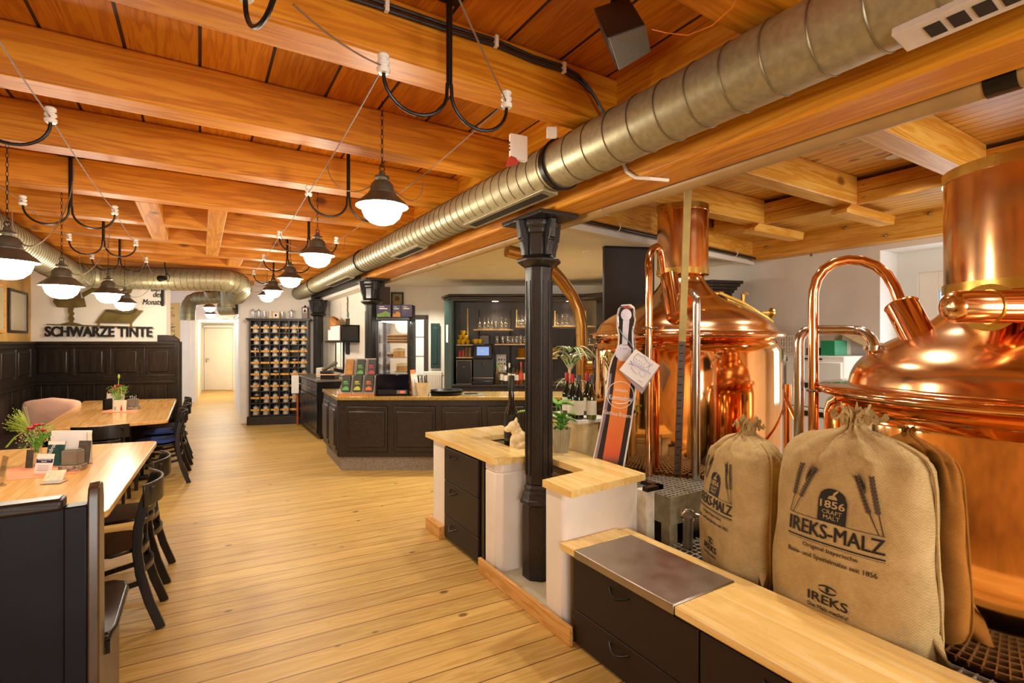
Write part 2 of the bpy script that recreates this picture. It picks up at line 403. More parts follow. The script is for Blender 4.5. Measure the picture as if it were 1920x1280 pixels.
# kitchen wall beside the till (with serving hatch) and bar walls
KX = 2.22
def wall_with_hole(name, x0, x1, y0, y1, z1, hy0, hy1, hz0, hz1, mat):
    mb = MB(); mb.box(x0, x1, y0, hy0, 0, z1); mb.box(x0, x1, hy1, y1, 0, z1); mb.box(x0, x1, hy0, hy1, 0, hz0); mb.box(x0, x1, hy0, hy1, hz1, z1); return struct(name, mb, mat)
h0, h1 = at(645, 690, x=KX), at(616, 640, x=KX)
HZ0, HZ1 = 1.1, at(640, 640, x=KX).z
wall_with_hole('wall_kitchen', KX, KX+.14, 7.35, 11.1, 2.95, h0.y, h1.y, 1.08, 1.6, m_white)
b0 = Vector((KX, 9.3, 0)); bc = at(803, 640, d=9.2); bc.z = 0
bd = (bc-b0).normalized(); bn = Vector((-bd.y, bd.x, 0)); BLpl = (b0, -bn)
dA, dB = at(772, 700, pl=BLpl), at(797, 700, pl=BLpl); dA.z = dB.z = 0
mb = MB(); mb.slab(b0, dA, .14, 0, 2.95, 1); mb.slab(dB, bc, .14, 0, 2.95, 1); mb.slab(dA, dB, .14, 2.02, 2.95, 1); struct('wall_bar_left', mb, m_plaster)
be = at(1180, 640, d=9.0); be.z = 0
mb = MB(); mb.slab(bc, be, .14, 0, 2.95, 1); mb.slab(be, (6.0, 4.9), .14, 0, 2.95, 1); struct('wall_bar_back', mb, m_white)
# kitchen behind hatch and doorway
mb = MB(); mb.box(4.4, 4.5, 8.5, 13.5, 0, 2.9); mb.box(2.4, 4.5, 13.4, 13.5, 0, 2.9); mb.box(2.36, 4.5, 9.6, 13.5, 2.75, 2.85); struct('wall_kitchen_far', mb, M_plain('kitchen_tile', '#dfe9ee', .3, var=.04))
# right wall of the brewery, with a recessed glazed door
RW = 5.85
wA, wB = at(1650, 560, x=RW).y, at(1925, 560, x=RW).y
mb = MB(); mb.box(RW, RW+.5, wA, 6.2, 0, 2.95); mb.box(RW, RW+.5, -3.2, wB-.9, 0, 2.95); mb.box(RW, RW+.5, wB-.9, wA, 2.52, 2.95); struct('wall_right', mb, m_whitecool)
mb = MB(); mb.box(-2.6, -1.9, -3.3, -3.2, 0, 2.95); mb.box(.2, 2.4, -3.3, -3.2, 0, 2.95); mb.box(4.6, 6.9, -3.3, -3.2, 0, 2.95); mb.box(-1.9, 4.6, -3.3, -3.2, 0, .8); mb.box(-1.9, 4.6, -3.3, -3.2, 2.35, 2.95); struct('wall_front', mb, m_white)
for k, (xa, xb) in enumerate(((-1.9, .2), (2.4, 4.6))):  # unseen windows behind the camera, put in to carry fill light
    mb = MB(); mb.box(xa, xb, -3.27, -3.25, .8, 2.35); w = struct('window_%d' % (k+2), mb, m_winglass)
    mb = MB()
    for x in (xa, (xa+xb)/2-.03, xb-.06): mb.box(x, x+.06, -3.29, -3.22, .8, 2.35)
    for z in (.8, 2.29): mb.box(xa, xb, -3.29, -3.22, z, z+.06)
    struct('window_frame', mb, m_white, parent=w)
# glazed door in the right wall
mb = MB(); D0 = at(1724, 560, x=RW+.42)
yy = D0.y
mb.box(RW+.40, RW+.45, yy-.16, yy, 0, 2.3); mb.box(RW+.40, RW+.45, yy-1.0, yy-.84, 0, 2.3); mb.box(RW+.40, RW+.45, yy-.84, yy-.16, 2.1, 2.3); mb.box(RW+.40, RW+.45, yy-.84, yy-.16, 0, .9)
for z in (1.3, 1.7): mb.box(RW+.405, RW+.445, yy-.84, yy-.16, z, z+.03)
mb.box(RW+.405, RW+.445, yy-.52, yy-.49, .9, 2.1); gd = struct('door_2', mb, m_white, bevel=.004)
mb = MB(); mb.box(RW+.42, RW+.43, yy-.84, yy-.16, .9, 2.1); struct('door_glass', mb, m_winglass, parent=gd)
mb = MB(); mb.box(RW+.38, RW+.40, yy-.03, yy+.03, 1.72, 1.86); struct('hinge', mb, m_steelb, parent=gd)
mb = MB(); mb.box(RW+.38, RW+.5, yy, wA, 0, 2.52); mb.box(RW+.38, RW+.5, wB-.9, yy-1, 0, 2.52); mb.box(RW+.38, RW+.5, yy-1, yy, 2.3, 2.52); struct('wall_recess', mb, m_whitecool)
mb = MB(); mb.box(RW+1.4, RW+1.5, -4, 6, -1, .5); mb.box(RW+.5, RW+9, -6, 8, -1.1, -1); struct('ground_outside', mb, M_plain('yard', '#8a8a86', .9))
# ================================================================ ceilings
mb = MB(); mb.box(-2.33, 2.0, -3.2, 17, 2.93, 3.0); ceil = struct('ceiling', mb, m_board)
BY = [-2.1, -1.15, -.1, .95, 1.91, 2.87, 3.77, 4.76, 5.74, 6.67, 7.56, 8.45, 9.3, 10.2, 11.1, 12.0, 12.9]
for i, y in enumerate(BY):
    mb = MB(); mb.box(-2.13, 1.87 if y < 10.3 else .9, y, y+.175, 2.70, 2.93)
    struct('ceiling_beam', mb, m_beam, parent=ceil, bevel=.012)
TR = [(-.44, -.29, 4.935, 6.67), (.06, .2, 4.935, 7.56), (.33, .5, 7.735, 8.45)]
for x0, x1, y0, y1 in TR:
    mb = MB(); mb.box(x0, x1, y0, y1, 2.698, 2.9); struct('trimmer_beam', mb, m_girder, parent=ceil, bevel=.008)
mb = MB(); mb.box(1.87, 2.11, -3.2, 6.98, 2.42, 2.97); g = struct('trim_1', mb, m_girder, bevel=.015)
mb = MB(); mb.box(1.8, 1.868, -3.2, 6.98, 2.72, 2.93)
struct('infill_board', mb, m_girder, parent=g)
mb = MB(); mb.box(1.9, 2.2, 6.98, 10.9, 2.45, 2.95); struct('trim_2', mb, M_plain('dark_soffit', '#2a211b', .5))
mb = MB(); mb.box(2.02, 2.28, 6.98, 10.9, 2.40, 2.45); struct('trim_3', mb, m_white)
# bar ceiling (white) and cross beam
CB0, CB1 = Vector((2.11, 3.22, 0)), Vector((5.85, 3.72, 0)); cbd = (CB1-CB0).normalized()
mb = MB(); mb.slab(CB0, CB1, .16, 2.64, 3.05, 1); cb = struct('trim_4', mb, m_joist, bevel=.012)
cbn = Vector((-cbd.y, cbd.x, 0))
mb = MB(); mb.prism([CB0+cbn*.1-cbd*.0, CB1+cbn*.1, Vector((6.9, 9, 0)), Vector((4, 11.5, 0)), Vector((2.18, 11, 0)), Vector((2.18, 4, 0))], 2.60, 2.66); struct('ceiling_bar', mb, m_white)
# brewery ceiling
mb = MB(); mb.prism([(2.0, -3.2), (6.9, -3.2), (6.9, 4.1), (2.0, 3.3)], 2.985, 3.04); bceil = struct('ceiling_brewery', mb, m_board2)
for y in (-2.0, -1.18, -.36, .46, 1.28, 2.10, 2.92):
    mb = MB(); mb.box(2.11, 4.70, y, y+.15, 2.75, 2.985); struct('ceiling_joist', mb, m_joist, parent=bceil, bevel=.01)
    mb = MB(); mb.prism([(4.62, 2.745), (4.55, 2.70), (4.55, 2.67), (5.40, 2.67), (5.42, 2.75), (4.62, 2.75)], 0, .13, M=T(0, y+.14, 0)@RX(PI/2)); struct('corbel', mb, m_joist, parent=bceil, bevel=.006)
mb = MB(); mb.box(4.70, 4.74, -3.2, 3.5, 2.752, 2.85); mb.box(4.70, 4.74, -3.2, 3.5, 2.853, 2.95); struct('trim_5', mb, m_joistY, bevel=.004)
mb = MB(); mb.box(4.74, 5.7, -3.2, 3.75, 2.80, 2.84); struct('ceiling_soffit', mb, m_board2)
mb = MB(); mb.box(5.70, 5.95, -3.2, 3.72, 2.578, 2.88); wb = struct('trim_6', mb, m_joistY, bevel=.01)
def textfit(mb, body, M, w, h, ext=.002, shear=0, warp=None, bold=0):
    """lettering whose bounding box is w x h, lower left corner at M's origin, in M's xy plane"""
    t = MB(); t.text(body, 1.0, None, .5, 'LEFT', shear, bold=bold)
    xs = [p.x for p in t.v]; ys = [p.y for p in t.v]; x0, x1, y0, y1 = min(xs), max(xs), min(ys), max(ys)
    vs = [Vector(((p.x-x0)/(x1-x0)*w, (p.y-y0)/(y1-y0)*h, p.z*2*ext)) for p in t.v]
    if warp: vs = [warp(p) for p in vs]
    mb.add(vs, t.f, M)
def wallM(o, xdir):            # xy plane lies on a wall: x along xdir, y up, z towards the viewer
    x = Vector(xdir).normalized(); y = Vector((0, 0, 1)); z = x.cross(y)
    M = Matrix((x, y, z)).transposed().to_4x4(); M.translation = Vector(o); return M
# ================================================================ wainscot with bench along the back and left walls
LW = (at(338, 640, pl=TWpl)-TW0).dot(TWd)
def panelling(name, F, L, panels, boards, cuts, label, cat, endpost=False, seat=True):
    t = thing(name, label, cat, F.translation)
    mb = MB(F); mb.box(0, L, -.05, 0, 0, 1.56); part('back_panel', mb, m_dark, t)
    mb = MB(F); mb.box(-.02, L, -.085, 0, 1.555, 1.6); mb.box(0, L, -.07, 0, 1.50, 1.555); mb.box(0, L, -.07, 0, 1.0, 1.09); mb.box(0, L, -.09, 0, .955, 1.0)
    e = [0]+[x for p in panels for x in p]+[L]
    for i in range(0, len(e), 2): mb.box(e[i], e[i+1], -.07, 0, 1.09, 1.50)
    part('rail', mb, m_darkX, t, bevel=.006)
    for a, b in panels:
        mb = MB(F); mb.box(a+.045, b-.045, -.066, -.04, 1.13, 1.46); part('raised_panel', mb, m_dark, t, bevel=.014)
    for a, b in zip(boards[:-1], boards[1:]):
        mb = MB(F); mb.box(a+.003, b-.003, -.075, -.03, .3, .955); part('board', mb, m_dark, t, bevel=.004)
    for x in cuts:
        mb = MB(F); z = .82
        mb.prism([(x-.005, .60), (x+.005, .60), (x+.012, .70), (x+.004, .74), (x+.014, z), (x, z+.07), (x-.014, z), (x-.004, .74), (x-.012, .70)], 0, .003, M=T(0, -.075, 0)@RX(PI/2))
        part('cut_out', mb, m_ink, t)
    if seat:
        mb = MB(F); mb.box(0, L-.06, -.52, -.05, .41, .45); part('seat', mb, m_darkX, t, bevel=.01)
        mb = MB(F); mb.box(0, L-.06, -.46, -.42, 0, .41); part('front_board', mb, m_darkX, t)
    if endpost:
        mb = MB(F); pr = [(L-.30, 1.60), (L-.30, 1.70), (L-.17, 1.70), (L-.07, 1.685), (L-.01, 1.64), (L, 1.60)]
        mb.prism(pr, 0, .05, M=T(0, 0, 0)@RX(PI/2)); mb.box(L-.05, L+.015, -.09, .03, 0, 1.60); part('end_post', mb, m_dark, t, bevel=.006)
    return t
def lx(px, y=640): return (at(px, y, pl=TWpl)-TW0).dot(TWd)
F = frame(TW0+Vector((0, 0, 0)), TWd)
panelling('wall_bench', F, LW, [(lx(70), lx(137)), (lx(145), lx(203)), (lx(213), lx(266)), (lx(276), lx(325))], [0.02]+[lx(x) for x in (85, 134, 183, 229, 274, 317)]+[LW-.05],
          [lx(x) for x in (110, 158, 252, 296)], 'black panelled wall bench below the large sign lettering on the end wall', 'bench', True)
F = frame((-2.13, 4.2, 0), (0, 1, 0)); LL = 5.75
pp = [(.1+i*.7, .1+i*.7+.6) for i in range(8)]
panelling('wall_bench', F, LL, pp, [.02+i*.52 for i in range(12)], [.3+.52*i for i in range(11)], 'black panelled wall bench running along the ochre side wall under the framed pictures', 'bench')
# ================================================================ sign on the end wall
SP = (TW0+TWn*.02, TWn)
def wpoly(pts, th=.008, off=0.0):
    P = (TW0+TWn*(.02+off), TWn); M = wallM(P[0], TWd); inv = M.inverted(); poly = []
    for x, y in pts:
        q = inv @ at(x, y, pl=P); poly.append((q.x, q.y))
    mb = MB(M); mb.prism(poly, 0, th); return mb
m_rust = M_plain('rusty_sheet_steel', '#6b5a2c', .6, .3, var=.3, nscale=8)
o = at(57, 640, pl=TWpl)
t = thing('wall_sign', 'large cut-out steel sign with lectern and sheet above dark lettering on the end wall', 'sign', (o.x, o.y, 1.62))
P1 = at(87, 631, pl=SP); P2 = at(287, 631, pl=SP)
mb = MB(); textfit(mb, 'SCHWARZE TINTE', wallM(P1+TWn*.03, TWd), (P2-P1).length, .155, .012, bold=.02); part('lettering', mb, m_ink, t)
part('rail', wpoly([(88, 607), (287, 613), (287, 615.5), (88, 609)], .012, .02), m_rust, t)
part('lectern_plate', wpoly([(106, 546), (150, 546), (152, 560), (158, 558), (162, 575), (140, 577), (108, 576), (100, 566)], .01, .05), m_rust, t)
part('quill', wpoly([(156, 558), (176, 546), (192, 538), (197, 527), (193, 528), (187, 535), (170, 541), (154, 549)], .008, .055), m_rust, t)
part('pedestal', wpoly([(129, 577), (139, 577), (137, 583), (140, 588), (137, 592), (140, 598), (137, 604), (150, 607), (158, 610), (112, 608), (120, 606), (131, 603), (128, 597), (131, 590), (128, 584)], .012, .04), m_rust, t)
part('sheet', wpoly([(179, 605), (199, 580), (268, 582), (246, 606)], .008, .06), m_rust, t)
part('sheet', wpoly([(196, 583), (222, 588), (240, 590), (252, 586), (258, 580), (252, 578), (250, 584), (240, 587), (222, 585), (205, 580)], .012, .07), M_plain('dark_scroll', '#43381f', .6), t)
part('sheet_leg', wpoly([(184, 605), (187, 605), (187, 612), (184, 612)], .008, .05), m_rust, t); part('sheet_leg', wpoly([(244, 606), (247, 606), (247, 614), (244, 614)], .008, .05), m_rust, t)
part('feather', wpoly([(236, 551), (235, 540), (240, 531), (248, 530), (250, 538), (246, 549), (240, 552), (237, 560), (235.5, 560)], .006, .10), m_rust, t)
mb = MB()
for s, x0, x1, y in (('Bier', 283, 303, 546), ('des', 287, 303, 557), ('Monats', 267, 303, 571)):
    a, b = at(x0, y, pl=SP), at(x1, y, pl=SP); textfit(mb, s, wallM(a, TWd), (b-a).length, .085, .004, shear=.3)
solo('wall_lettering', mb, m_ink, 'black script lettering reading Bier des Monats high on the white end wall', 'lettering')
a, b = at(306, 574, pl=SP), at(306, 537, pl=SP)
mb = MB(); mb.tube([a+TWn*.03, a+TWn*.03+Vector((0, 0, .01)), b+TWn*.03-Vector((0, 0, .01)), b+TWn*.03], [.012, .02, .02, .012], 10); solo('sign_holder', mb, m_darkmetal, 'short dark upright bar fixed beside the Bier des Monats lettering', 'holder')
# WC sign on the corridor wall
F = wallM(wl, wd_); pl2 = (wl-wn_*.0, -wn_)
def wc(px, py): return F.inverted() @ at(px, py, pl=pl2)
a, b = wc(302, 652), wc(337.5, 568)
t = thing('toilet_sign', 'ochre painted sign with WC arrows partly hidden behind the end wall', 'sign', F @ Vector((a.x, a.y, .01)))
mb = MB(F); mb.box(a.x, b.x, a.y, b.y, .0, .012); part('board', mb, m_signtan, t)
mb = MB(F)
for s, x0, x1, y0, h in (('WC', 305, 327, 586, .13), ('DAMEN', 300, 328, 594, .085), ('WC', 305, 326, 616, .13), ('HERREN', 296, 328, 623, .085)):
    c, d_ = wc(x0, y0), wc(x1, y0); textfit(mb, s, T(c.x, c.y, .013), d_.x-c.x, h, .002, shear=.3 if s == 'WC' else 0)
part('lettering', mb, M_plain('ochre_print', '#8a6a34', .7), t)
mb = MB(F); c = wc(321, 613); mb.box(c.x, c.x+.11, c.y-.006, c.y+.012, .013, .018); c = wc(320, 629); mb.prism([(c.x, c.y-.03), (c.x+.06, c.y), (c.x+.15, c.y+.05), (c.x+.09, c.y-.01), (c.x+.13, c.y-.03)], .013, .018); part('arrow', mb, m_ink, t)
# framed pictures on the side wall
for (x0, x1, y0, y1, lab, ink) in ((15, 50, 549, 626, 'small dark framed certificate hanging on the ochre side wall nearest the end wall', '#b0a488'), (-22, 8, 535, 626, 'wood framed print on the ochre side wall cut by the edge of the photo', '#b9ad84')):
    A, B = at(x0, y1, x=-2.12), at(x1, y0, x=-2.12)
    zt = B.z; zb = at((x0+x1)/2, y1-2, x=-2.12).z
    t = thing('picture_frame', lab, 'picture', (-2.13, A.y, zb))
    mb = MB(); w = .035
    for q in ((A.y, A.y+w, zb, zt), (B.y-w, B.y, zb, zt), (A.y+w, B.y-w, zb, zb+w), (A.y+w, B.y-w, zt-w, zt)): mb.box(-2.13, -2.10, *q)
    part('frame', mb, m_dark if x0 > 0 else m_base, t, bevel=.004)
    mb = MB(); mb.box(-2.128, -2.115, A.y+w, B.y-w, zb+w, zt-w); part('print', mb, M_plain('framed_print', ink, .3, var=.08, nscale=30), t)
# ================================================================ tables
def table(label, fr, nr, nl, fl, z=.75):
    c = (Vector(fr)+Vector(nr)+Vector(nl)+Vector(fl))/4; t = thing('dining_table', label, 'table', (c.x, c.y, 0))
    pts = [Vector(p) for p in (fr, nr, nl, fl)]; poly = []
    for i in range(4):
        p, a, b = pts[i], pts[i-1], pts[(i+1) % 4]; u, v = (a-p).normalized()*.07, (b-p).normalized()*.07
        for k in range(5):
            s = k/4; poly.append(p+u*(1-s)**2+v*s**2)
    mb = MB(); mb.prism(poly, z-.035, z); part('tabletop', mb, m_table, t, bevel=.006)
    for y0 in (.25, .75):
        m = (pts[1]*(1-y0)+pts[0]*y0+pts[2]*(1-y0)+pts[3]*y0)/2
        mb = MB(); mb.box(m.x-.05, m.x+.05, m.y-.05, m.y+.05, .04, z-.035); part('leg', mb, m_black, t, bevel=.006)
        mb = MB(); mb.box(m.x-.32, m.x+.32, m.y-.04, m.y+.04, 0, .05); part('foot', mb, m_black, t, bevel=.01)
        mb = MB(); mb.box(m.x-.35, m.x+.35, m.y-.03, m.y+.03, z-.075, z-.035); part('bearer', mb, m_black, t)
    return t
table('long beech table at the back in front of the panelled end wall', (-.296, 9.08), (-.295, 6.62), (-1.34, 6.52), (-1.415, 9.41))
table('beech table nearer the camera behind the high-backed settle', (-.309, 5.30), (-.395, 3.2), (-1.40, 3.15), (-1.40, 5.50))
# ================================================================ chairs
def chair(label, x, y, rz):
    t = thing('dining_chair', label, 'chair', (0, 0, 0), 0, 'black bentwood chairs at the dining tables')
    W = .19
    mb = MB(); pr = []
    for k in range(25):
        a = 2*PI*k/25; r = .205; px, py = r*math.copysign(abs(math.cos(a))**.6, math.cos(a)), r*math.copysign(abs(math.sin(a))**.6, math.sin(a)); pr.append((px*(1+.10*(py > 0)*py/.2), py))
    mb.prism(pr, .445, .465); part('seat', mb, m_chair, t, bevel=.006)
    for s in (-1, 1):
        mb = MB(); mb.strip([(s*.165, .165, .445), (s*.17, .175, .2), (s*.175, .18, 0)], .036, .032, up=(0, 1, 0)); part('leg', mb, m_chair, t, bevel=.004)
        rear = [(s*.175, -.30, 0), (s*.173, -.245, .16), (s*.17, -.205, .32), (s*.168, -.19, .45), (s*.166, -.195, .58), (s*.165, -.225, .72), (s*.164, -.25, .80)]
        mb = MB(); mb.strip(rear, .045, .026, up=(0, 1, 0)); part('leg', mb, m_chair, t, bevel=.004)
        mb = MB(); mb.strip([(s*.17, .17, .27), (s*.165, .0, .235), (s*.165, -.2, .27)], .026, .016); part('stretcher', mb, m_chair, t)
    def bow(z, yb, w, h, th, x0=.2, dep=.055):
        pts = []
        for k in range(13):
            u = -1+2*k/12; pts.append((u*x0, yb-dep*(1-u*u), z))
        mb = MB(); mb.strip(pts, h, th); return mb
    part('back_rail', bow(.755, -.222, .2, .125, .014, .215, .075), m_chair, t, bevel=.004)
    part('back_slat', bow(.655, -.205, .2, .026, .012, .165), m_chair, t); part('back_slat', bow(.595, -.198, .2, .026, .012, .165), m_chair, t)
    part('seat_rail', bow(.43, -.185, .17, .035, .014, .165, .04), m_chair, t); part('stretcher', bow(.33, -.205, .17, .028, .012, .165, .045), m_chair, t)
    mb = MB(); mb.box(-.15, .15, .155, .175, .385, .445); part('seat_rail', mb, m_chair, t)
    t.location = (x, y, 0); t.rotation_euler = (0, 0, rz); return t
chA = chair('black bentwood chair nearest the settle on the aisle side of the front table', -.485, 3.62, PI/2)
dup(chA, (-.475, 4.24, 0), PI/2-.04, 'black bentwood chair second from the settle on the aisle side of the front table')
dup(chA, (-.42, 6.95, 0), PI/2+.08, 'black bentwood chair with a blue cushion at the near aisle corner of the back table')
dup(chA, (-.40, 7.62, 0), PI/2-.05, 'black bentwood chair in the middle of the aisle side of the back table')
dup(chA, (-.40, 8.35, 0), PI/2+.03, 'black bentwood chair furthest along the aisle side of the back table')
dup(chA, (-.79, 6.27, 0), 0, 'black bentwood chair at the near end of the back table, its back to the camera')
m_blue = M_plain('blue_cushion_cloth', '#24408a', .85, var=.12, nscale=40, bump=.2)
def pad(x, y, label):
    mb = MB()
    def f(u, v):
        a = 2*PI*u; r = .19*min(1, math.sin(PI*v)*1.25) if 0 < v < 1 else 0
        q = 1-.12*abs(math.sin(2*a)); return Vector((x+r/q*math.cos(a)*.95, y+r/q*math.sin(a)*.95, .468+.022*(1-math.cos(PI*v))+.012*math.sin(PI*v)*0))
    mb.grid(f, 28, 9, cu=True); solo('seat_cushion', mb, m_blue, label, 'cushion')
pad(-.42, 6.95, 'bright blue pad on the chair at the near aisle corner of the back table'); pad(-.40, 7.62, 'dark blue pad on the chair in the middle of the back table')
# pink cushion in the corner of the bench
pc = at(92, 765, d=6.6); F = frame((pc.x, pc.y, .45), (TWd.x, TWd.y, 0)) @ RX(-.18)
mb = MB(F)
def pil(w, h, d):
    def f(u, v):
        a = 2*PI*u; ca, sa = math.cos(a), math.sin(a); e = .22
        X = math.copysign(abs(ca)**e, ca); Z = math.copysign(abs(sa)**e, sa); r = math.sin(PI*v)
        k = r**.24 if r > 0 else 0; return Vector((X*w/2*k*(1+.03*Z), math.copysign(1, v-.5)*d/2*(1-k**2.2)*1.0 if False else -math.cos(PI*v)*d/2*(1-.85*(max(abs(ca), abs(sa))*0)), Z*h/2*k+h/2+.02*math.cos(X*3)))
    return f
mb.grid(pil(.64, .40, .16), 40, 13, cu=True); solo('bench_cushion', mb, M_plain('pink_cotton', '#e8b79c', .9, var=.08, nscale=6, bump=.25), 'large pale pink cushion leaning in the corner of the wall bench', 'cushion')
# ================================================================ high-backed settle in front
m_chalk = M_plain('blue_black_panel', '#0b0d17', .45, var=.45, nscale=5, spec=.25)
t = thing('settle_bench', 'high-backed black settle seen from behind at the front left', 'bench', (-1.0, 2.6, 0))
mb = MB(); mb.box(-2.0, -.42, 2.425, 2.455, .05, 1.0); part('back_panel', mb, m_chalk, t)
mb = MB(); mb.box(-2.0, -.42, 2.395, 2.475, .99, 1.035); part('top_rail', mb, m_darkX, t, bevel=.012)
mb = MB(); mb.box(-.42, -.352, 2.40, 2.47, 0, 1.0); part('stile', mb, m_chalk, t, bevel=.006)
mb = MB(); mb.box(-2.0, -.4, 2.405, 2.465, .0, .12); part('bottom_rail', mb, m_chalk, t, bevel=.006)
prof = [(2.395, 0), (2.395, 1.02), (2.41, 1.06), (2.445, 1.075), (2.49, 1.06), (2.51, 1.0), (2.525, .5), (2.525, .40), (2.95, .40), (2.94, 0)]
mb = MB(); mb.prism(prof, 0, .035, M=Matrix(((0, 0, 1, -.352), (1, 0, 0, 0), (0, 1, 0, 0), (0, 0, 0, 1)))); part('end_board', mb, M_plain('worn_and_reflecting_edge', '#4a3620', .3, var=.3, nscale=8), t, bevel=.006)  # worn brown, lightened in colour for the window and floor reflection
mb = MB(); mb.prism([(-2.0, 2.50), (-.30, 2.53), (-.285, 2.6), (-.285, 2.98), (-.30, 3.05), (-.35, 3.09), (-2.0, 3.09)], .42, .455); part('seat', mb, m_black, t, bevel=.012)
mb = MB(); mb.box(-.345, -.302, 2.535, 2.60, .37, .42); part('seat_bracket', mb, m_black, t)
mb = MB(); mb.box(-2.0, -.345, 2.96, 2.99, .0, .43); part('front_board', mb, m_darkX, t)
# ================================================================ things on the two tables
m_pinkcl = M_plain('salmon_runner_cloth', '#e0926a', .9, var=.06, nscale=60, bump=.2)
m_greybox = M_plain('grey_felt', '#7c7263', .8, var=.1)
m_driftw = M_wood('whitewashed_driftwood', '#57493c', '#8d7f6e', '#c0b5a4', 'X', rough=.8)
m_redfl = M_plain('red_petals', '#b3182a', .6, var=.25, nscale=60)
m_pinkfl = M_plain('pink_buds', '#d39a86', .6, var=.2)
m_lime = M_plain('lime_grass', '#a9bf4a', .6, var=.2)
ZT = .75
def runner(pts, label):
    P = [at(x, y, z=ZT) for x, y in pts]; mb = MB(); mb.prism([(p.x, p.y) for p in P], ZT, ZT+.003); return solo('table_runner', mb, m_pinkcl, label, 'table runner')
runner([(190, 773), (255, 773.5), (263, 763), (200, 763)], 'salmon runner under the menus and vase on the back table')
runner([(12, 901), (75, 896), (148, 886), (158, 872), (60, 871), (12, 880)], 'salmon runner under the menus and vase on the front table')
def bouquet(px, py, h, label, seed, spray, vase_m, vh=.13):
    rnd = random.Random(seed); b = at(px, py, z=ZT+.003); t = thing('flower_vase', label, 'flowers', b)
    mb = MB(); mb.lathe([(.028, 0), (.036, .01), (.038, vh*.5), (.03, vh*.85), (.034, vh), (.029, vh), (.026, vh*.8), (.03, .015), (0, .012)], 18, c=b); part('vase', mb, vase_m, t)
    mb = MB(); tips = []
    for k in range(26):
        a = rnd.uniform(0, 2*PI); l = rnd.uniform(.5, .9)*h; sp = rnd.uniform(.02, .10)
        p0 = b+Vector((rnd.uniform(-.012, .012), rnd.uniform(-.012, .012), vh*.6)); p1 = b+Vector((math.cos(a)*sp*.5, math.sin(a)*sp*.5, vh*.6+l*.55)); p2 = b+Vector((math.cos(a)*sp*1.2, math.sin(a)*sp*1.2, vh*.6+l))
        mb.tube([p0, p1, p2], .0016, 4); tips.append((p2, a))
    part('stems', mb, m_green, t)
    mb = MB()
    for k in range(130):
        a = rnd.uniform(0, 2*PI); r = rnd.uniform(.01, .10); z = vh+rnd.uniform(-.02, .55)*h; c = b+Vector((math.cos(a)*r, math.sin(a)*r, z)); L = rnd.uniform(.018, .04); d = Vector((math.cos(a), math.sin(a), rnd.uniform(-.3, 1))).normalized()*L; s = d.cross(Vector((rnd.random(), rnd.random(), 1))).normalized()*.006
        mb.add([c, c+d*.5+s, c+d, c+d*.5-s], [(0, 1, 2, 3)])
    part('foliage', mb, m_green, t, kind='stuff')
    for k in range(7):
        p, a = tips[k]; p = b+Vector((math.cos(k*2.4)*.035, math.sin(k*2.4)*.035, vh+h*(.42+.09*(k % 3)))); mb = MB()
        for q in range(14):
            aa = 2*PI*q/14; dv = Vector((math.cos(aa), math.sin(aa), .35))*.026; sd = Vector((-math.sin(aa), math.cos(aa), 0))*.007; mb.add([p, p+dv*.6+sd, p+dv, p+dv*.6-sd], [(0, 1, 2, 3)])
        mb.ball(p+Vector((0, 0, .004)), (.016, .016, .011), 10, 6); part('bloom', mb, m_redfl, t)
    mb = MB()
    for k in range(90):
        a = rnd.uniform(0, 2*PI); r = rnd.uniform(.03, .11); mb.ball(b+Vector((math.cos(a)*r, math.sin(a)*r, vh+rnd.uniform(.1, .5)*h)), .004, 5, 4)
    part('buds', mb, m_pinkfl, t, kind='stuff')
    mb = MB()
    if spray == 'plume':
        for k in range(110):
            a = PI+rnd.uniform(-1.0, .9); el = rnd.uniform(.2, 1.2); L = rnd.uniform(.12, .24); d = Vector((math.cos(a)*math.cos(el)*CS, -math.cos(a)*math.cos(el)*SN+.3*math.sin(a), math.sin(el)))
            o = b+Vector((-.03*CS, .03*SN, vh+h*.35)); mb.tube([o, o+d*L*.6, o+d*L+Vector((0, 0, -.015))], .0009, 3)
            mb.ball(o+d*L+Vector((0, 0, -.015)), .003, 4, 3)
        part('grass_plume', mb, m_lime, t, kind='stuff')
        mb = MB(); o = b+Vector((0, 0, vh+.08)); L = [o, o-RIGHT*.07+Vector((0, 0, .03)), o-RIGHT*.15-Vector((0, 0, .02)), o-RIGHT*.21-Vector((0, 0, .09))]; mb.strip(L, .02, .001, up=FWD); part('blade_leaf', mb, m_green, t)
    else:
        o = b+Vector((0, 0, vh)); mb.tube([o, o+Vector((.01, 0, .16)), o+Vector((.015, 0, .27))], [.003, .004, .002], 5); mb.ball(o+Vector((.015, 0, .27)), (.012, .012, .03), 8, 6)
        mb.strip([o, o+RIGHT*.03+Vector((0, 0, .17)), o+RIGHT*.05+Vector((0, 0, .13)), o+RIGHT*.055+Vector((0, 0, .04))], .012, .001, up=FWD); mb.strip([o, o-RIGHT*.03+Vector((0, 0, .17)), o-RIGHT*.06+Vector((0, 0, .1))], .012, .001, up=FWD); part('grass_blades', mb, m_lime, t)
    return t
m_paperbag = M_plain('white_paper_wrap', '#e6dec8', .6, var=.05)
bouquet(220, 770, .26, 'vase with red blooms and a green bud in the centre of the back table', 3, 'bud', m_glass, .15)
bouquet(68, 868, .24, 'vase with red blooms and a pale grass plume on the front table', 5, 'plume', m_glass, .12)
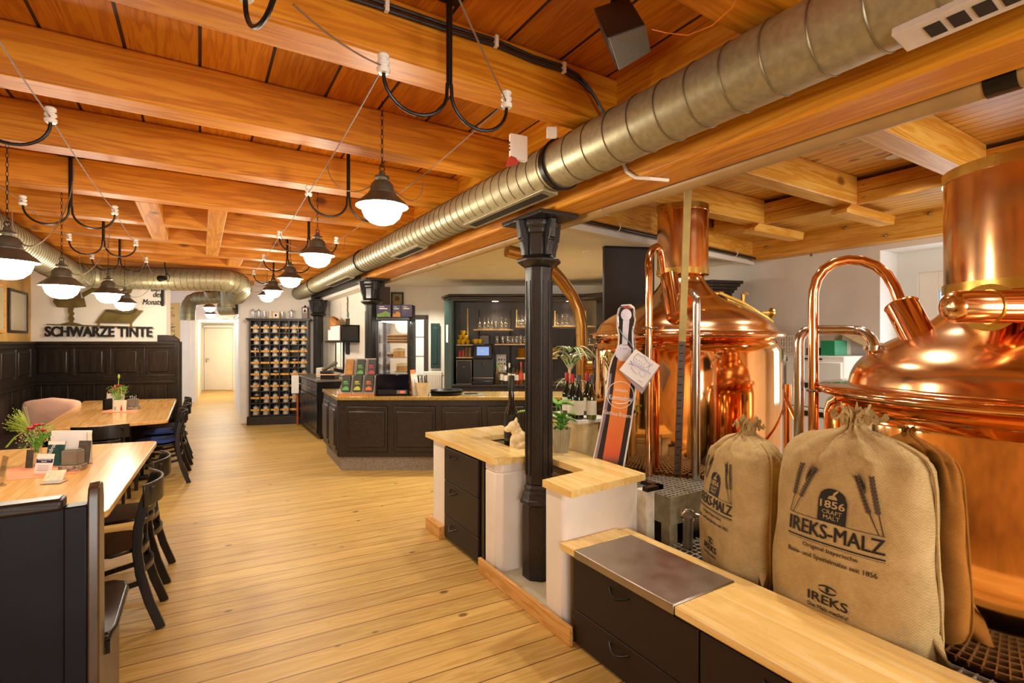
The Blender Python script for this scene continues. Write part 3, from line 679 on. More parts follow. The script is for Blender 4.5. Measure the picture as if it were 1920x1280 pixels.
def board_at(name, x0, x1, yb, z1, label, cat, m, tilt=.2, th=.004, base=ZT+.003, yaw=0, extra=None):
    """upright card standing on the table between two pixels"""
    A, B = at(x0, yb, z=base), at(x1, yb, z=base); F = frame(A, RIGHT) @ RZ(yaw) @ RX(-tilt); w = (B-A).length
    if extra is None:
        mb = MB(F); mb.box(0, w, 0, th, 0, z1); return solo(name, mb, m, label, cat)
    t = thing(name, label, cat, A); mb = MB(F); mb.box(0, w, 0, th, 0, z1); part('card', mb, m, t); extra(t, F, w, z1); return t
board_at('menu_card', 198, 231, 766, .19, 'white menu card behind the vase on the back table', 'menu', m_paper, .12)
def boo(t, F, w, h):
    mb = MB(F); mb.box(w*.1, w*.3, -.001, 0, h*.15, h*.45); part('print', mb, M_plain('olive_print', '#b9b48a', .7), t)
    mb = MB(F); mb.box(w*.66, w*.82, -.001, 0, h*.1, h*.4); mb.box(w*.70, w*.78, -.001, 0, h*.4, h*.58); part('print', mb, m_redp, t)
board_at('paper_sleeve', 211, 233, 772, .14, 'white printed paper sleeve with a red bottle standing before the back vase', 'card', m_paperbag, .05, .03, extra=boo)
board_at('menu_card', 192.5, 196.5, 769, .135, 'thin dark menu seen edge-on beside the white menu on the back table', 'menu', m_darkmetal, .0, .12)
def caddy(px, py, w, label, cut=True):
    b = at(px, py, z=ZT+.003); F = frame(b, RIGHT) @ RZ(.1); t = thing('cutlery_caddy', label, 'caddy', b)
    mb = MB(F); mb.box(0, w, 0, .09, 0, .035); part('wooden_base', mb, m_driftw, t, bevel=.003)
    mb = MB(F); x0, x1, y0, y1 = .01, w-.012, .015, .08
    for q in ((x0, x1, y0, y0+.006), (x0, x1, y1-.006, y1), (x0, x0+.006, y0, y1), (x1-.006, x1, y0, y1)): mb.box(*q, .035, .13)
    mb.box(x0, x1, y0, y1, .035, .042); part('box', mb, m_greybox, t, bevel=.003)
    if cut:
        for i in range(4):
            mb = MB(F); x = x0+.02+.022*i; mb.box(x-.006, x+.006, .04, .044, .045, .165+.01*(i % 2)); part('cutlery', mb, m_steel, t, bevel=.002)
    else:
        mb = MB(F); mb.box(x0+.008, x1-.008, y0+.01, y1-.01, .045, .138); part('napkins', mb, m_greybox, t)
caddy(235, 768, .125, 'grey cutlery holder on a pale wood base on the back table'); caddy(108, 884, .12, 'grey napkin box on a whitewashed wood base on the front table', False)
m_tealpr = M_plain('teal_brochure', '#1d4a4c', .45, var=.5, nscale=25)
m_greypr = M_plain('grey_brochure', '#4b4a42', .5, var=.4, nscale=25)
board_at('menu_card', 88, 164, 868, .225, 'large white menu board leaning behind the brochures on the front table', 'menu', m_paper, .16, .006)
board_at('menu_card', 165.5, 172, 868, .215, 'cream menu seen edge-on at the right of the menu row on the front table', 'menu', M_plain('cream_card', '#d9cfbb', .6), .1, .02, yaw=.9)
def br(t, F, w, h):
    mb = MB(F); mb.box(0, w, -.0015, 0, h*.86, h); part('title_strip', mb, m_paper, t)
    mb = MB(F); textfit(mb, 'Weissbrot', RX(PI/2) @ T(w*.12, h*.2, .002) @ RZ(1.2), h*.7, .03, .0006, shear=.2); part('lettering', mb, m_paper, t)
board_at('brochure', 84, 116, 873, .165, 'teal brochure with white script at the left of the grey napkin box', 'brochure', m_tealpr, .18, extra=br)
board_at('brochure', 143, 166, 870, .16, 'grey-green brochure right of the napkin box on the front table', 'brochure', m_greypr, .15)
board_at('brochure', 47, 60, 877, .12, 'grey leaflet edge behind the blue banded card on the front table', 'brochure', m_greypr, .1)
def cal(t, F, w, h):
    mb = MB(F); mb.box(.002, w-.002, -.001, 0, h*.55, h*.74); part('blue_band', mb, M_plain('navy_print', '#1f2a5e', .6), t)
    mb = MB(F); textfit(mb, 'Reservierung', RX(PI/2) @ T(w*.12, h*.66, .002), w*.76, .010, .0005); textfit(mb, 'heute', RX(PI/2) @ T(w*.35, h*.585, .002), w*.3, .009, .0005); part('lettering', mb, m_paper, t)
    mb = MB(F)
    for i in range(4): mb.box(w*.15, w*.8, -.001, 0, h*(.16+.08*i), h*(.18+.08*i))
    part('print', mb, M_plain('grey_print', '#9a98b4', .7), t)
board_at('tent_card', 63, 95, 888, .125, 'white card with a dark blue band at the front of the front table', 'card', m_paper, .22, extra=cal)
b = at(80, 902, z=ZT+.003); F = frame(b, RIGHT) @ RZ(.25); t = thing('tent_card', 'small folded cream and grey tent card nearest the camera on the front table', 'card', b)
mb = MB(F); mb.box(0, .10, 0, .003, 0, .07, M=RX(-.7)); part('front', mb, M_plain('cream_print', '#ddd2b2', .6, var=.15, nscale=50), t)
mb = MB(F); mb.box(0, .10, -.08, 0, 0, .003, M=RX(.0)@T(.03, .0, 0)); part('flap', mb, M_plain('grey_card', '#9b9088', .6), t)
b = at(-6, 908, z=ZT+.003); F = frame(b, RIGHT) @ RZ(-.5); t = thing('card_holder', 'clear acrylic card holder at the left end of the front table', 'card holder', b)
mb = MB(F); mb.box(0, .08, 0, .004, .01, .17, M=RX(-.15)); part('pane', mb, m_glass, t); mb = MB(F); mb.box(0, .08, -.04, .02, 0, .008); part('foot', mb, m_glass, t)
# ================================================================ mug rack against the end wall of the hall
HP0 = Vector((.755, 10.905, 0)); Hpl = (HP0, HWn); HF = frame(HP0, HWd)
def hx(px): return (at(px, 700, pl=Hpl)-HP0).dot(HWd)
def hz(py, px=520): return at(px, py, pl=Hpl).z
rk = thing('mug_rack', 'tall black pigeon-hole rack of beer mugs against the white end wall', 'shelf', HP0)
X0, X1 = hx(466.5), hx(577.5); ZB, ZT_ = hz(781, 470), hz(602)
mb = MB(HF); mb.box(X0, X1, .225, .245, .0, ZT_+.03); part('back_board', mb, m_darkX, rk)
mb = MB(HF); mb.box(X0-.03, X1+.02, -.03, .245, 0, ZB); part('plinth', mb, m_darkX, rk, bevel=.006)
mb = MB(HF); mb.box(X0-.05, X1+.05, -.04, .245, ZT_+.025, ZT_+.055); mb.box(X0-.03, X1+.03, -.02, .245, ZT_, ZT_+.025); part('cornice', mb, m_darkX, rk, bevel=.006)
cols = [478.4, 497.2, 515.5, 533.8, 551.6, 568.4]; rowy = [613.9, 636, 658.4, 680, 701.6, 723.7, 746, 768.7]
cx = [hx(c) for c in cols]; cw = (cx[5]-cx[0])/5; rz_ = [hz(y, 478) for y in rowy]; rh = (rz_[0]-rz_[7])/7
for i in range(7):
    mb = MB(HF); x = cx[0]-cw/2+cw*i; mb.box(x-.009, x+.009, 0, .225, ZB, ZT_); part('divider', mb, m_darkX, rk)
for s in (0, 1):
    mb = MB(HF); x = (X0, X1-.03)[s]; mb.box(x, x+.03, -.005, .225, ZB, ZT_); part('side_panel', mb, m_darkX, rk)
m_bar = M_plain('retaining_bar_pine', '#dfae4a', .4)
m_tagc = M_plain('name_tag', '#d2882a', .4); floor_z = []
for r, z in enumerate(rz_):
    zs = z-.105; floor_z.append(zs+.009)
    mb = MB(HF); mb.box(X0+.01, X1-.01, .0, .225, zs-.009, zs+.009); part('shelf_board', mb, m_darkX, rk)
    for c in range(6):
        if r >= 5 and c == 5: continue
        mb = MB(HF); mb.box(cx[c]-cw/2+.012, cx[c]+cw/2-.012, -.018, -.006, z-.018, z+.018); b_ = part('retaining_bar', mb, m_bar, rk)
        mb = MB(HF); mb.box(cx[c]-.005, cx[c]+.052, -.022, -.017, z-.019, z+.019); part('name_tag', mb, m_tagc, b_)
        mb = MB(HF); mb.ball((cx[c]-.055, -.022, z), .012, 8, 6); part('lock_knob', mb, m_steel, b_)
m_stein = M_plain('grey_stoneware', '#d0c8b8', .35, var=.1); m_stein2 = M_plain('cream_stoneware', '#d2c5ac', .35, var=.1); m_pewter = M_plain('pewter_lid', '#c4beb2', .35, .4)
def mug(label, mat, lid=True, h=.14, r=.051, group='beer mugs in the rack', glassy=False):
    t = thing('beer_mug', label, 'mug', (0, 0, 0), 0, group)
    mb = MB(); mb.lathe([(0, 0), (r*1.1, 0), (r*1.12, .01), (r, .03), (r*.86, h*.8), (r*.9, h), (r*.84, h), (r*.8, h*.8), (r*.9, .03), (0, .02)], 16); part('body', mb, mat, t)
    mb = MB(); mb.tube([(r*.9, 0, h*.85), (r*1.5, 0, h*.82), (r*1.75, 0, h*.6), (r*1.5, 0, h*.3), (r, 0, h*.22)], .006, 6); part('handle', mb, mat, t)
    if lid:
        mb = MB(); mb.lathe([(r*.95, h), (r*.93, h+.008), (r*.6, h+.022), (.01, h+.03), (.006, h+.036), (.011, h+.044), (0, h+.052)], 14); mb.tube([(r*.95, 0, h+.005), (r*1.25, 0, h+.01), (r*1.3, 0, h-.02)], .005, 5); part('lid', mb, m_pewter, t)
    return t
protos = {}
MUGS = [(0, c) for c in range(6)]+[(1, c) for c in range(6)]+[(2, c) for c in (0, 1, 2, 3, 5)]+[(3, c) for c in (0, 2, 3, 4, 5)]+[(4, c) for c in (0, 1, 2, 4, 5)]+[(5, c) for c in range(4)]+[(6, c) for c in range(5)]+[(7, c) for c in range(4)]
GL = {(0, 3), (2, 0), (3, 4), (4, 2), (6, 0)}; CRM = {(1, 1), (4, 1), (1, 4), (7, 2), (5, 0)}
rnd = random.Random(4)
for r, c in MUGS:
    kind = 'glass' if (r, c) in GL else ('cream' if (r, c) in CRM else 'grey'); lab = '%s lidded beer mug, %s row of the mug rack, %s compartment from the left' % ({'glass': 'clear glass', 'cream': 'cream', 'grey': 'grey'}[kind], ORD[r], ORD[c])
    p = HF @ Vector((cx[c]+rnd.uniform(-.02, .012), .085, floor_z[r]))
    rr = YAW*-1+rnd.choice((0, .2, -.3, .4)) if kind != 'grey' or c > 2 else rnd.uniform(-.5, 2.8)
    if kind not in protos: protos[kind] = mug(lab, {'glass': m_glass, 'cream': m_stein2, 'grey': m_stein}[kind]); protos[kind].location = p; protos[kind].rotation_euler = (0, 0, rr)
    else: dup(protos[kind], p, rr, lab)
topz = ZT_+.055
tg = None
for k, (px, lid) in enumerate(((472, 1), (483, 1), (493.5, 0), (505, 0), (527, 0), (544.6, 1))):
    lab = 'clear glass mug on top of the mug rack, %s from the left' % ORD[k]
    p = HF @ Vector((hx(px), .09, topz)); rr = (.3, 2.0, 1.0, -.4, .6, 2.5)[k]
    t = mug(lab, m_glass if px != 505 else m_stein2, bool(lid), .14, .045, 'mugs on top of the rack'); t.location = p; t.rotation_euler = (0, 0, rr)
F = HF @ T(hx(509.5), .05, topz)
t = thing('photo_frame', 'small pale framed card with a black emblem on top of the mug rack', 'picture', F.translation)
mb = MB(F); mb.box(0, .125, 0, .012, 0, .125); part('frame', mb, m_shelfw, t, bevel=.003); mb = MB(F); mb.box(.02, .105, -.002, 0, .02, .105); part('card', mb, m_paper, t); mb = MB(F); mb.prism([(.045, .04), (.075, .04), (.085, .07), (.06, .09), (.04, .07)], 0, .002, M=T(0, -.002, 0)@RX(PI/2)); part('emblem', mb, m_ink, t)
F = HF @ T(hx(565), .04, topz)
t = thing('table_clock', 'dark red box clock with a black and white face on top of the mug rack', 'clock', F.translation)
m_maroon = M_plain('maroon_box', '#5a1c12', .4)
mb = MB(F); mb.box(0, .115, 0, .08, 0, .23); part('case', mb, m_maroon, t, bevel=.006); mb = MB(F); mb.box(.02, .095, -.003, 0, .12, .205); part('face', mb, m_paper, t); mb = MB(F); mb.prism([(.03, .13), (.085, .13), (.08, .16), (.06, .19), (.04, .165)], 0, .002, M=T(0, -.004, 0)@RX(PI/2)); part('hands', mb, m_ink, t)
mb = MB(F); mb.lathe([(.02, 0), (.026, .01), (.01, .03), (0, .045)], 10, c=(.057, .04, .23)); part('finial', mb, m_darkmetal, t)
# coat hooks on the corridor wall
for k in range(3):
    p = at(448+3.4*k, 574-5*k, x=.68+.0*k); y = 11.6+.55*(2-k); mb = MB(); z = 2.08
    mb.tube([(.69, y, z), (.64, y, z), (.62, y, z+.03)], .008, 6); mb.ball((.62, y, z+.035), .014, 8, 6)
    solo('coat_hook', mb, m_china, 'white coat hook high on the corridor corner wall, %s from the hall' % ORD[2-k], 'hook')
# ================================================================ till counter beside the rack
tc = thing('till_counter', 'black panelled till counter with a steel worktop running back to the mug rack', 'counter', (1.9, 9.6, 0))
mb = MB(); mb.box(1.64, 2.19, 8.68, 10.40, .06, .94); part('carcass', mb, m_black, tc); mb = MB(); mb.box(1.68, 2.19, 8.72, 10.40, 0, .06); part('plinth', mb, m_black, tc)
for k in range(4):
    y = 8.70+k*.425; mb = MB(); mb.box(1.622, 1.64, y+.006, y+.419, .70, .925); d_ = part('drawer', mb, m_black, tc, bevel=.005)
    mb = MB(); mb.box(1.622, 1.64, y+.006, y+.419, .09, .69); e_ = part('door', mb, m_black, tc, bevel=.005)
    for zz in (.09, .63): mb = MB(); mb.box(1.614, 1.622, y+.006, y+.419, zz, zz+.06); part('door_rail', mb, m_black, e_, bevel=.003)
    mb = MB(); mb.tube([(1.62, y+.14, .81), (1.595, y+.15, .81), (1.595, y+.28, .81), (1.62, y+.29, .81)], .006, 6); part('handle', mb, m_steel, d_)
mb = MB(); mb.box(1.60, 2.19, 8.63, 10.40, .94, .98); part('worktop', mb, m_steelb, tc, bevel=.004)
F = frame((1.60, 8.70, .98), RIGHT)
t = thing('card_terminal', 'grey card terminal on a pale wooden stand at the near end of the till counter', 'terminal', F.translation)
mb = MB(F); mb.box(.06, .30, .05, .25, 0, .07); part('stand', mb, m_blackpl, t, bevel=.006); mb = MB(F); mb.box(.0, .34, .0, .30, .07, .085); part('stand_top', mb, M_plain('peach_board', '#dfae85', .5), t, bevel=.004)
mb = MB(F); mb.box(-.0, .26, -.05, .05, -.025, .03, M=T(.07, .14, .145)@RY(-.5)); part('handset', mb, M_plain('olive_grey_plastic', '#5f5a48', .4), t, bevel=.015); mb = MB(F); mb.box(.02, .2, .06, .22, .0, .05, M=T(.03, 0, .088)); part('cradle', mb, m_blackpl, t, bevel=.01)
F2 = frame((1.68, 9.1, .98), RIGHT); mb = MB(F2); mb.box(.0, .24, 0, .2, 0, .17); solo('receipt_printer', mb, m_ltgrey, 'light grey box printer behind the card terminal on the till counter', 'printer', bevel=.015)
mb = MB(); mb.strip([(1.585, 10.42, .0), (1.585, 10.42, .70), (1.595, 10.46, .82), (1.64, 10.50, .86)], .09, .02, up=(0, 1, 0)); solo('wooden_rack_end', mb, M_plain('orange_varnish', '#b4561b', .3, var=.15), 'curved orange varnished board standing at the far end of the till counter', 'board')
F = frame((1.50, 10.33, .62), HWd); mb = MB(F); mb.box(-.03, .10, 0, .012, 0, .34); solo('paper_sheet', mb, m_paper, 'white paper sheet hung in front of the orange board by the mug rack', 'paper')
# wall shelf with papers, paper bag, hatch frame, hangings on the kitchen wall
A, B = at(645, 640, x=KX-.30), at(606, 613, x=KX-.30)
ya, yb = at(645, 630, x=KX-.25).y, at(612, 630, x=KX-.25).y
t = thing('wall_shelf', 'black wall box shelf above the serving hatch beside the far column', 'shelf', (KX-.15, (ya+yb)/2, 1.6))
mb = MB(); mb.box(KX-.28, KX, ya, yb, 1.58, 1.61); mb.box(KX-.28, KX, ya, ya+.02, 1.6, 1.86); mb.box(KX-.02, KX, ya, yb, 1.6, 1.86); mb.box(KX-.28, KX, ya+.0, yb-.6, 1.85, 1.87); part('shelf_box', mb, m_black, t)
mb = MB(); mb.box(KX-.30, KX-.285, ya+.10, ya+.75, 1.62, 1.86); mb.box(KX-.30, KX-.285, ya+.75, ya+.95, 1.62, 1.80); solo('paper_stack', mb, m_paper, 'white sheets stuck to the front of the black wall shelf', 'paper')
mb = MB(); c = at(601, 640, x=KX-.2)
def bagf(u, v):
    a = 2*PI*u; e = .5; X = math.copysign(abs(math.cos(a))**e, math.cos(a)); Y = math.copysign(abs(math.sin(a))**e, math.sin(a)); k = (1-.1*v) if v < .75 else (.925-.1*(v-.75))*(1+.3*(v-.75)*Y*4)
    return Vector((KX-.155+.085*k*X*(1 if v < .95 else .4)+.01*math.sin(9*v+5*a), ya+1.02+.17*k*Y*(1+.35*v), 1.615+.40*v*(1+.12*Y)))
mb.grid(bagf, 28, 12, cu=True); solo('paper_bag', mb, M_plain('brown_kraft_paper', '#b0753a', .7, var=.2, nscale=18, bump=.5), 'crumpled brown paper bag standing at the far end of the black wall shelf', 'bag')
mb = MB(); y0, y1 = h0.y, h1.y
for q in ((y0-.05, y0+.02, 1.03, 1.63), (y1-.02, y1+.05, 1.03, 1.63), (y0+.02, y1-.02, 1.58, 1.63), (y0+.02, y1-.02, 1.03, 1.09)): mb.box(KX-.02, KX+.15, *q)
struct('window_1', mb, m_black)
mb = MB(); mb.box(KX-.012, KX, 9.62, 9.635, .9, 2.3); solo('wall_conduit', mb, m_ltgrey, 'thin grey conduit running up the kitchen wall beside the hanging ornaments', 'conduit')
c = at(651, 590, x=KX-.02)
t = thing('hanging_ornament', 'string of beads with a round green pendant hanging on the kitchen wall', 'ornament', (KX-.02, c.y, c.z))
mb = MB(); zt = at(651, 557, x=KX-.02).z
for k in range(16):
    mb.ball((KX-.015, c.y+.012*math.sin(k), c.z+.06+(zt-c.z-.06)*k/15), .012, 6, 5)
part('beads', mb, M_plain('brown_beads', '#6b4a2c', .5), t); mb = MB(); mb.lathe([(0, 0), (.055, 0), (.055, .012), (0, .016)], 18, M=T(KX-.004, c.y, c.z)@RY(-PI/2)); part('pendant', mb, M_plain('green_enamel', '#5f8577', .4), t)
for (y0p, y1p, lab) in ((597, 628, 'dark wooden plaque with carved lettering on the kitchen wall'), (641, 664, 'small dark plaque low on the kitchen wall below the carved plaque')):
    a, b = at(651, y1p, x=KX-.02), at(651, y0p, x=KX-.02); t = thing('wall_plaque', lab, 'plaque', (KX, a.y, a.z)); mb = MB(); mb.box(KX-.025, KX, a.y-.10, a.y+.10, a.z, b.z); part('board', mb, m_dark, t, bevel=.004)
    if y0p < 600:
        mb = MB(); textfit(mb, 'PROSIT', wallM((KX-.026, a.y-.05, a.z+.03), (0, -1, 0)) @ RZ(PI/2) @ T(0, -.0, 0), (b.z-a.z)*.8, .07, .001); part('lettering', mb, m_brass, t)
mb = MB(); mb.box(KX-.05, KX+.16, 7.28, 7.36, 0, 2.4); struct('trim_7', mb, M_plain('brown_frame', '#3a2a1f', .4))
# ================================================================ bar counter
B0 = at(636, 882, z=0); BF = frame(B0, RIGHT); BS = 6.25/950
def bx(px): return (px-636)*BS
BL = 2.95
side = Vector((1.518, 7.566, 0)); sl = BF.inverted() @ side
bar = thing('bar_counter', 'dark panelled bar counter with a granite plinth and polished stone top', 'counter', B0+RIGHT*1.4)
poly = [(0, 0), (BL, 0), (BL, .55), (.45, .55), (sl.x+.6, sl.y), (sl.x, sl.y)]
mb = MB(BF); mb.prism([(x+.02*(x < .1), y+.02) for x, y in poly], 0, .172); part('plinth', mb, m_stone, bar)
mb = MB(BF); mb.prism(poly, .172, .876); part('carcass', mb, m_darkX, bar)
mb = MB(BF); mb.prism([(-.02, -.05), (BL, -.05), (BL, .6), (.5, .6), (sl.x+.7, sl.y+.03), (sl.x-.05, sl.y+.03)], .876, .922); part('worktop', mb, m_counter, bar, bevel=.008)
edges = [650, 728, 740, 818, 830, 905, 915, 985, 995, 1060]
def panel(F, a, b):
    mb = MB(F); mb.box(a, b, -.035, 0, .235, .80); p_ = part('panel_frame', mb, m_darkX, bar, bevel=.012)
    mb = MB(F); mb.box(a+.03, b-.03, -.05, -.0, .29, .745); part('raised_panel', mb, m_darkX, p_, bevel=.02)
mb = MB(BF); e = [0]+[bx(x) for x in edges]+[BL]
for i in range(0, len(e), 2): mb.box(e[i], e[i+1], -.018, 0, .172, .876)
mb.box(0, BL, -.0175, 0, .172, .235); mb.box(0, BL, -.0175, 0, .80, .876); part('stile', mb, m_darkX, bar, bevel=.003)
for i in range(0, len(edges), 2):
    panel(BF, bx(edges[i]), bx(edges[i+1]))
SF = BF @ frame((sl.x, sl.y, 0), Vector((-sl.x, -sl.y, 0)))
SL = math.hypot(sl.x, sl.y)
mb = MB(SF); mb.box(0, SL, -.018, 0, .172, .235); mb.box(0, SL, -.018, 0, .80, .876)
for a, b in ((0, .06), (SL*.47, SL*.55), (SL-.06, SL)): mb.box(a, b, -.018, 0, .172, .876)
part('stile', mb, m_dark, bar, bevel=.003)
panel(SF, .06, SL*.47); panel(SF, SL*.55, SL-.06)
ZC = .922
# glazed cake cabinet
CF = BF @ T(bx(703), .06, ZC); CW, CD, CH = bx(767)-bx(703), .40, .985
t = thing('cake_cabinet', 'black glazed refrigerated cake cabinet on the bar counter', 'display cabinet', CF.translation)
mb = MB(CF); mb.box(0, CW, 0, CD, 0, .27); part('base', mb, M_plain('glossy_navy_black', '#0b0d1c', .12, coat=.4), t, bevel=.01)
mb = MB(CF); mb.box(.02, CW-.02, -.004, 0, .02, .075); b_ = part('vent_panel', mb, m_blackpl, t); mb = MB(CF); mb.box(CW*.62, CW*.9, -.007, -.003, .025, .068); part('control', mb, m_steelb, b_); mb = MB(CF); mb.box(CW*.73, CW*.84, -.009, -.006, .034, .058); part('display', mb, M_emit('red_led', '#ff3a2a', 4), b_)
for x, y in ((0, 0), (CW-.03, 0), (0, CD-.03), (CW-.03, CD-.03)):
    mb = MB(CF); mb.box(x, x+.03, y, y+.03, .27, .935); part('post', mb, m_black, t)
mb = MB(CF); mb.box(0, CW, 0, CD, .935, CH); part('top', mb, m_black, t, bevel=.008)
for q in ((.03, CW-.03, .006, .012), (.03, CW-.03, CD-.012, CD-.006), (.006, .012, .03, CD-.03), (CW-.012, CW-.006, .03, CD-.03)): mb = MB(CF); mb.box(*q, .27, .935); part('glass_pane', mb, m_glass, t)
shz = [.29, .47, .655]
for z in shz: mb = MB(CF); mb.box(.03, CW-.03, .03, CD-.03, z-.006, z); part('glass_shelf', mb, m_glass, t)
mb = MB(CF); mb.box(.05, CW-.05, .05, CD-.05, .925, .934); part('light_strip', mb, M_emit('cabinet_light', '#eaf4ff', 7), t)
def cake(x, y, z, r, h, m1, m2, lab, wedge=None):
    o = CF @ Vector((x, y, z)); t = thing('cake', lab, 'cake', o); mb = MB()
    if wedge: mb.box(-r*1.4, r*1.4, -r*.6, r*.6, 0, h, M=T(*o)@RZ(-YAW))
    else: mb.lathe([(0, 0), (r, 0), (r, h), (0, h)], 24, c=o)
    part('sponge', mb, m1, t); mb = MB()
    if wedge:
        for k in (.3, .62): mb.box(-r*1.41, r*1.41, -r*.61, r*.61, h*k, h*(k+.1), M=T(*o)@RZ(-YAW))
        mb.box(-r*1.42, r*1.42, -r*.62, r*.62, h, h*1.12, M=T(*o)@RZ(-YAW))
    else: mb.lathe([(r*1.01, h*.75), (r*1.03, h), (0, h*1.12)], 24, c=o)
    part('icing', mb, m2, t); mb = MB(); mb.lathe([(0, .001), (r*1.25, .001), (r*1.35, .008), (r*1.2, .004), (0, .004)], 24, c=o); part('plate', mb, m_china, t)
mch, mcr, mbe = M_plain('chocolate', '#5b3216', .5, var=.2), M_plain('cream_icing', '#e8d9b0', .5), M_plain('sponge_cake', '#c99a55', .7, var=.2)
cake(CW*.55, .2, shz[2]+.001, .09, .10, mch, mbe, 'layered chocolate cake on the top shelf of the cake cabinet', True)
cake(CW*.58, .2, shz[1]+.001, .075, .11, mbe, mcr, 'pale sponge cake on the middle shelf of the cake cabinet')
cake(CW*.30, .26, shz[1]+.001, .05, .06, mch, mcr, 'small brown cake at the left of the middle shelf of the cake cabinet')
cake(CW*.68, .2, shz[0]+.001, .075, .10, mbe, mcr, 'cream topped cake at the bottom of the cake cabinet')
# boxes on the cabinet
m_purp = M_plain('purple_carton', '#31244a', .4, var=.2)
for (x0, x1, y, lab, c2) in ((0, .185, .02, 'purple carton with a landscape print at the left on top of the cake cabinet', '#6b8c3a'), (.19, .305, .05, 'purple carton with an amber cup print in the middle on top of the cake cabinet', '#d08a2c'), (.31, CW+.03, .02, 'plain purple carton at the right on top of the cake cabinet', '#463a63')):
    o = CF @ T(x0, y, CH); t = thing('tea_carton', lab, 'carton', o.translation); mb = MB(o); mb.box(0, x1-x0-.004, 0, .2, 0, .155); part('carton', mb, m_purp, t, bevel=.003)
    mb = MB(o); w = x1-x0-.004; mb.prism([(w*.03, .003), (w*.97, .003), (w*.95, .05), (w*.6, .075), (w*.35, .05), (w*.05, .04)], 0, .0015, M=T(0, -.001, 0)@RX(PI/2)); part('print', mb, M_plain('carton_print', c2, .5, var=.3, nscale=40), t)
    mb = MB(o); mb.box(w*.2, w*.75, -.0015, 0, .10, .112); mb.box(w*.2, w*.55, -.0015, 0, .125, .132); part('lettering', mb, m_paper, t)
# teas: stepped display stand and six cartons
TF = BF @ T(bx(637), .0, ZC)
t = thing('tea_display', 'white stepped display stand on an orange board at the left end of the bar counter', 'display stand', TF.translation)
mb = MB(TF); mb.box(-.03, bx(702)-bx(637), .0, .30, 0, .03); part('board', mb, M_plain('orange_board', '#d98c4a', .5), t)
for k in range(3):
    x = .005+.142*k; mb = MB(TF); mb.prism([(0.01, .03), (.27, .03), (.27, .46), (.20, .46), (.14, .25), (.09, .25), (.02, .06)], x, x+.137, M=Matrix(((0, 0, 1, 0), (1, 0, 0, 0), (0, 1, 0, 0), (0, 0, 0, 1)))); part('riser', mb, M_plain('pale_card', '#b9ab9c', .7), t)
TC = [('#b87a2c', 'orange'), ('#5c9a4a', 'green'), ('#b8324a', 'red')], [('#4fa348', 'bright green'), ('#b4b832', 'lime'), ('#d0662c', 'orange')]
m_tea = M_plain('dark_green_carton', '#2c3328', .45, var=.1)
for r in (0, 1):
    for k in range(3):
        c, nm = TC[r][k]; o = TF @ T(.022+.142*k, (.112, -.018)[r], (.255, .062)[r]) @ RX(-.28)
        t = thing('tea_box', 'tea box with %s print, %s row of the stepped display, %s from the left' % (nm, ('upper', 'lower')[r], ORD[k]), 'tea box', o.translation, 0, 'tea boxes on the stepped display')
        mb = MB(o); mb.box(0, .105, 0, .045, 0, .205); part('box', mb, m_tea if (r, k) != (0, 0) else M_plain('ochre_carton', '#9a6a2c', .5), t, bevel=.002)
        mb = MB(o); mb.box(.02, .085, -.0015, 0, .09, .10); mb.box(.02, .07, -.0015, 0, .11, .13); mb.prism([(.01, .015), (.095, .015), (.085, .05), (.055, .065), (.02, .045)], 0, .0015, M=RX(PI/2)); part('print', mb, M_plain('tea_print', c, .5), t)
o = BF @ T(bx(622), .32, ZC); mb = MB(o); mb.box(0, .10, 0, .1, 0, .11); mb.tube([(0, .02, .09), (-.03, .02, .06), (-.03, .02, .01), (.02, .0, .006)], .003, 5); solo('small_speaker_box', mb, M_plain('taupe_plastic', '#7d705e', .5), 'small taupe box with a cable at the left end of the bar worktop', 'box')
# pot of cutlery, leaflets, trays
o = BF @ Vector((bx(791), .12, ZC)); t = thing('cutlery_pot', 'cream pot of black handled cutlery beside the cake cabinet', 'pot', o)
mb = MB(); mb.lathe([(0, 0), (.075, 0), (.10, .165), (.094, .165), (.07, .008), (0, .008)], 28, c=o); part('pot', mb, M_plain('cream_ceramic', '#dcc9a0', .4), t)
rnd = random.Random(11)
for k in range(12):
    a = rnd.uniform(0, 6.28); r = rnd.uniform(.01, .06); p = o+Vector((r*math.cos(a), r*math.sin(a), .02)); q = o+Vector((r*1.25*math.cos(a)-.02, r*1.25*math.sin(a), .235+rnd.uniform(-.02, .02)))
    mb = MB(); mb.tube([p, q], .0075, 6); part('cutlery', mb, m_blackpl if k % 3 else m_steel, t)
for k, (c, n) in enumerate((('#d98b52', 'orange'), ('#ead9bd', 'cream'), ('#f0ece4', 'white'))):
    o = BF @ T(bx(769)+.022*k+.005, .10-.03*k, ZC) @ RZ(1.25) @ RX(-.12); mb = MB(o); mb.box(0, .15, 0, .004, 0, .32-.05*k); solo('leaflet', mb, M_plain('leaflet_'+n, c, .6), '%s leaflet leaning at the right side of the cake cabinet' % n, 'leaflet')
o = BF @ Vector((bx(834), .2, ZC))
for k in range(2):
    mb = MB(); z = .002+.028*k; mb.lathe([(0, z), (.19, z), (.205, z+.025), (.21, z+.03), (.20, z+.028), (.186, z+.006), (0, z+.005)], 40, c=o); solo('serving_tray', mb, m_blackpl, '%s round black tray of the pair stacked on the bar counter' % ('lower', 'upper')[k], 'tray', 'serving trays')
o = BF @ T(bx(866), .08, ZC); mb = MB(o); mb.box(0, .27, 0, .30, 0, .004); solo('counter_mat', mb, M_plain('grey_rubber', '#5d5648', .7), 'flat grey mat on the bar counter right of the trays', 'mat')
mb = MB(o); mb.tube([(.02, .12, .011), (.19, .16, .011)], .007, 8); solo('pen', mb, m_blackpl, 'black pen lying on the grey mat', 'pen')
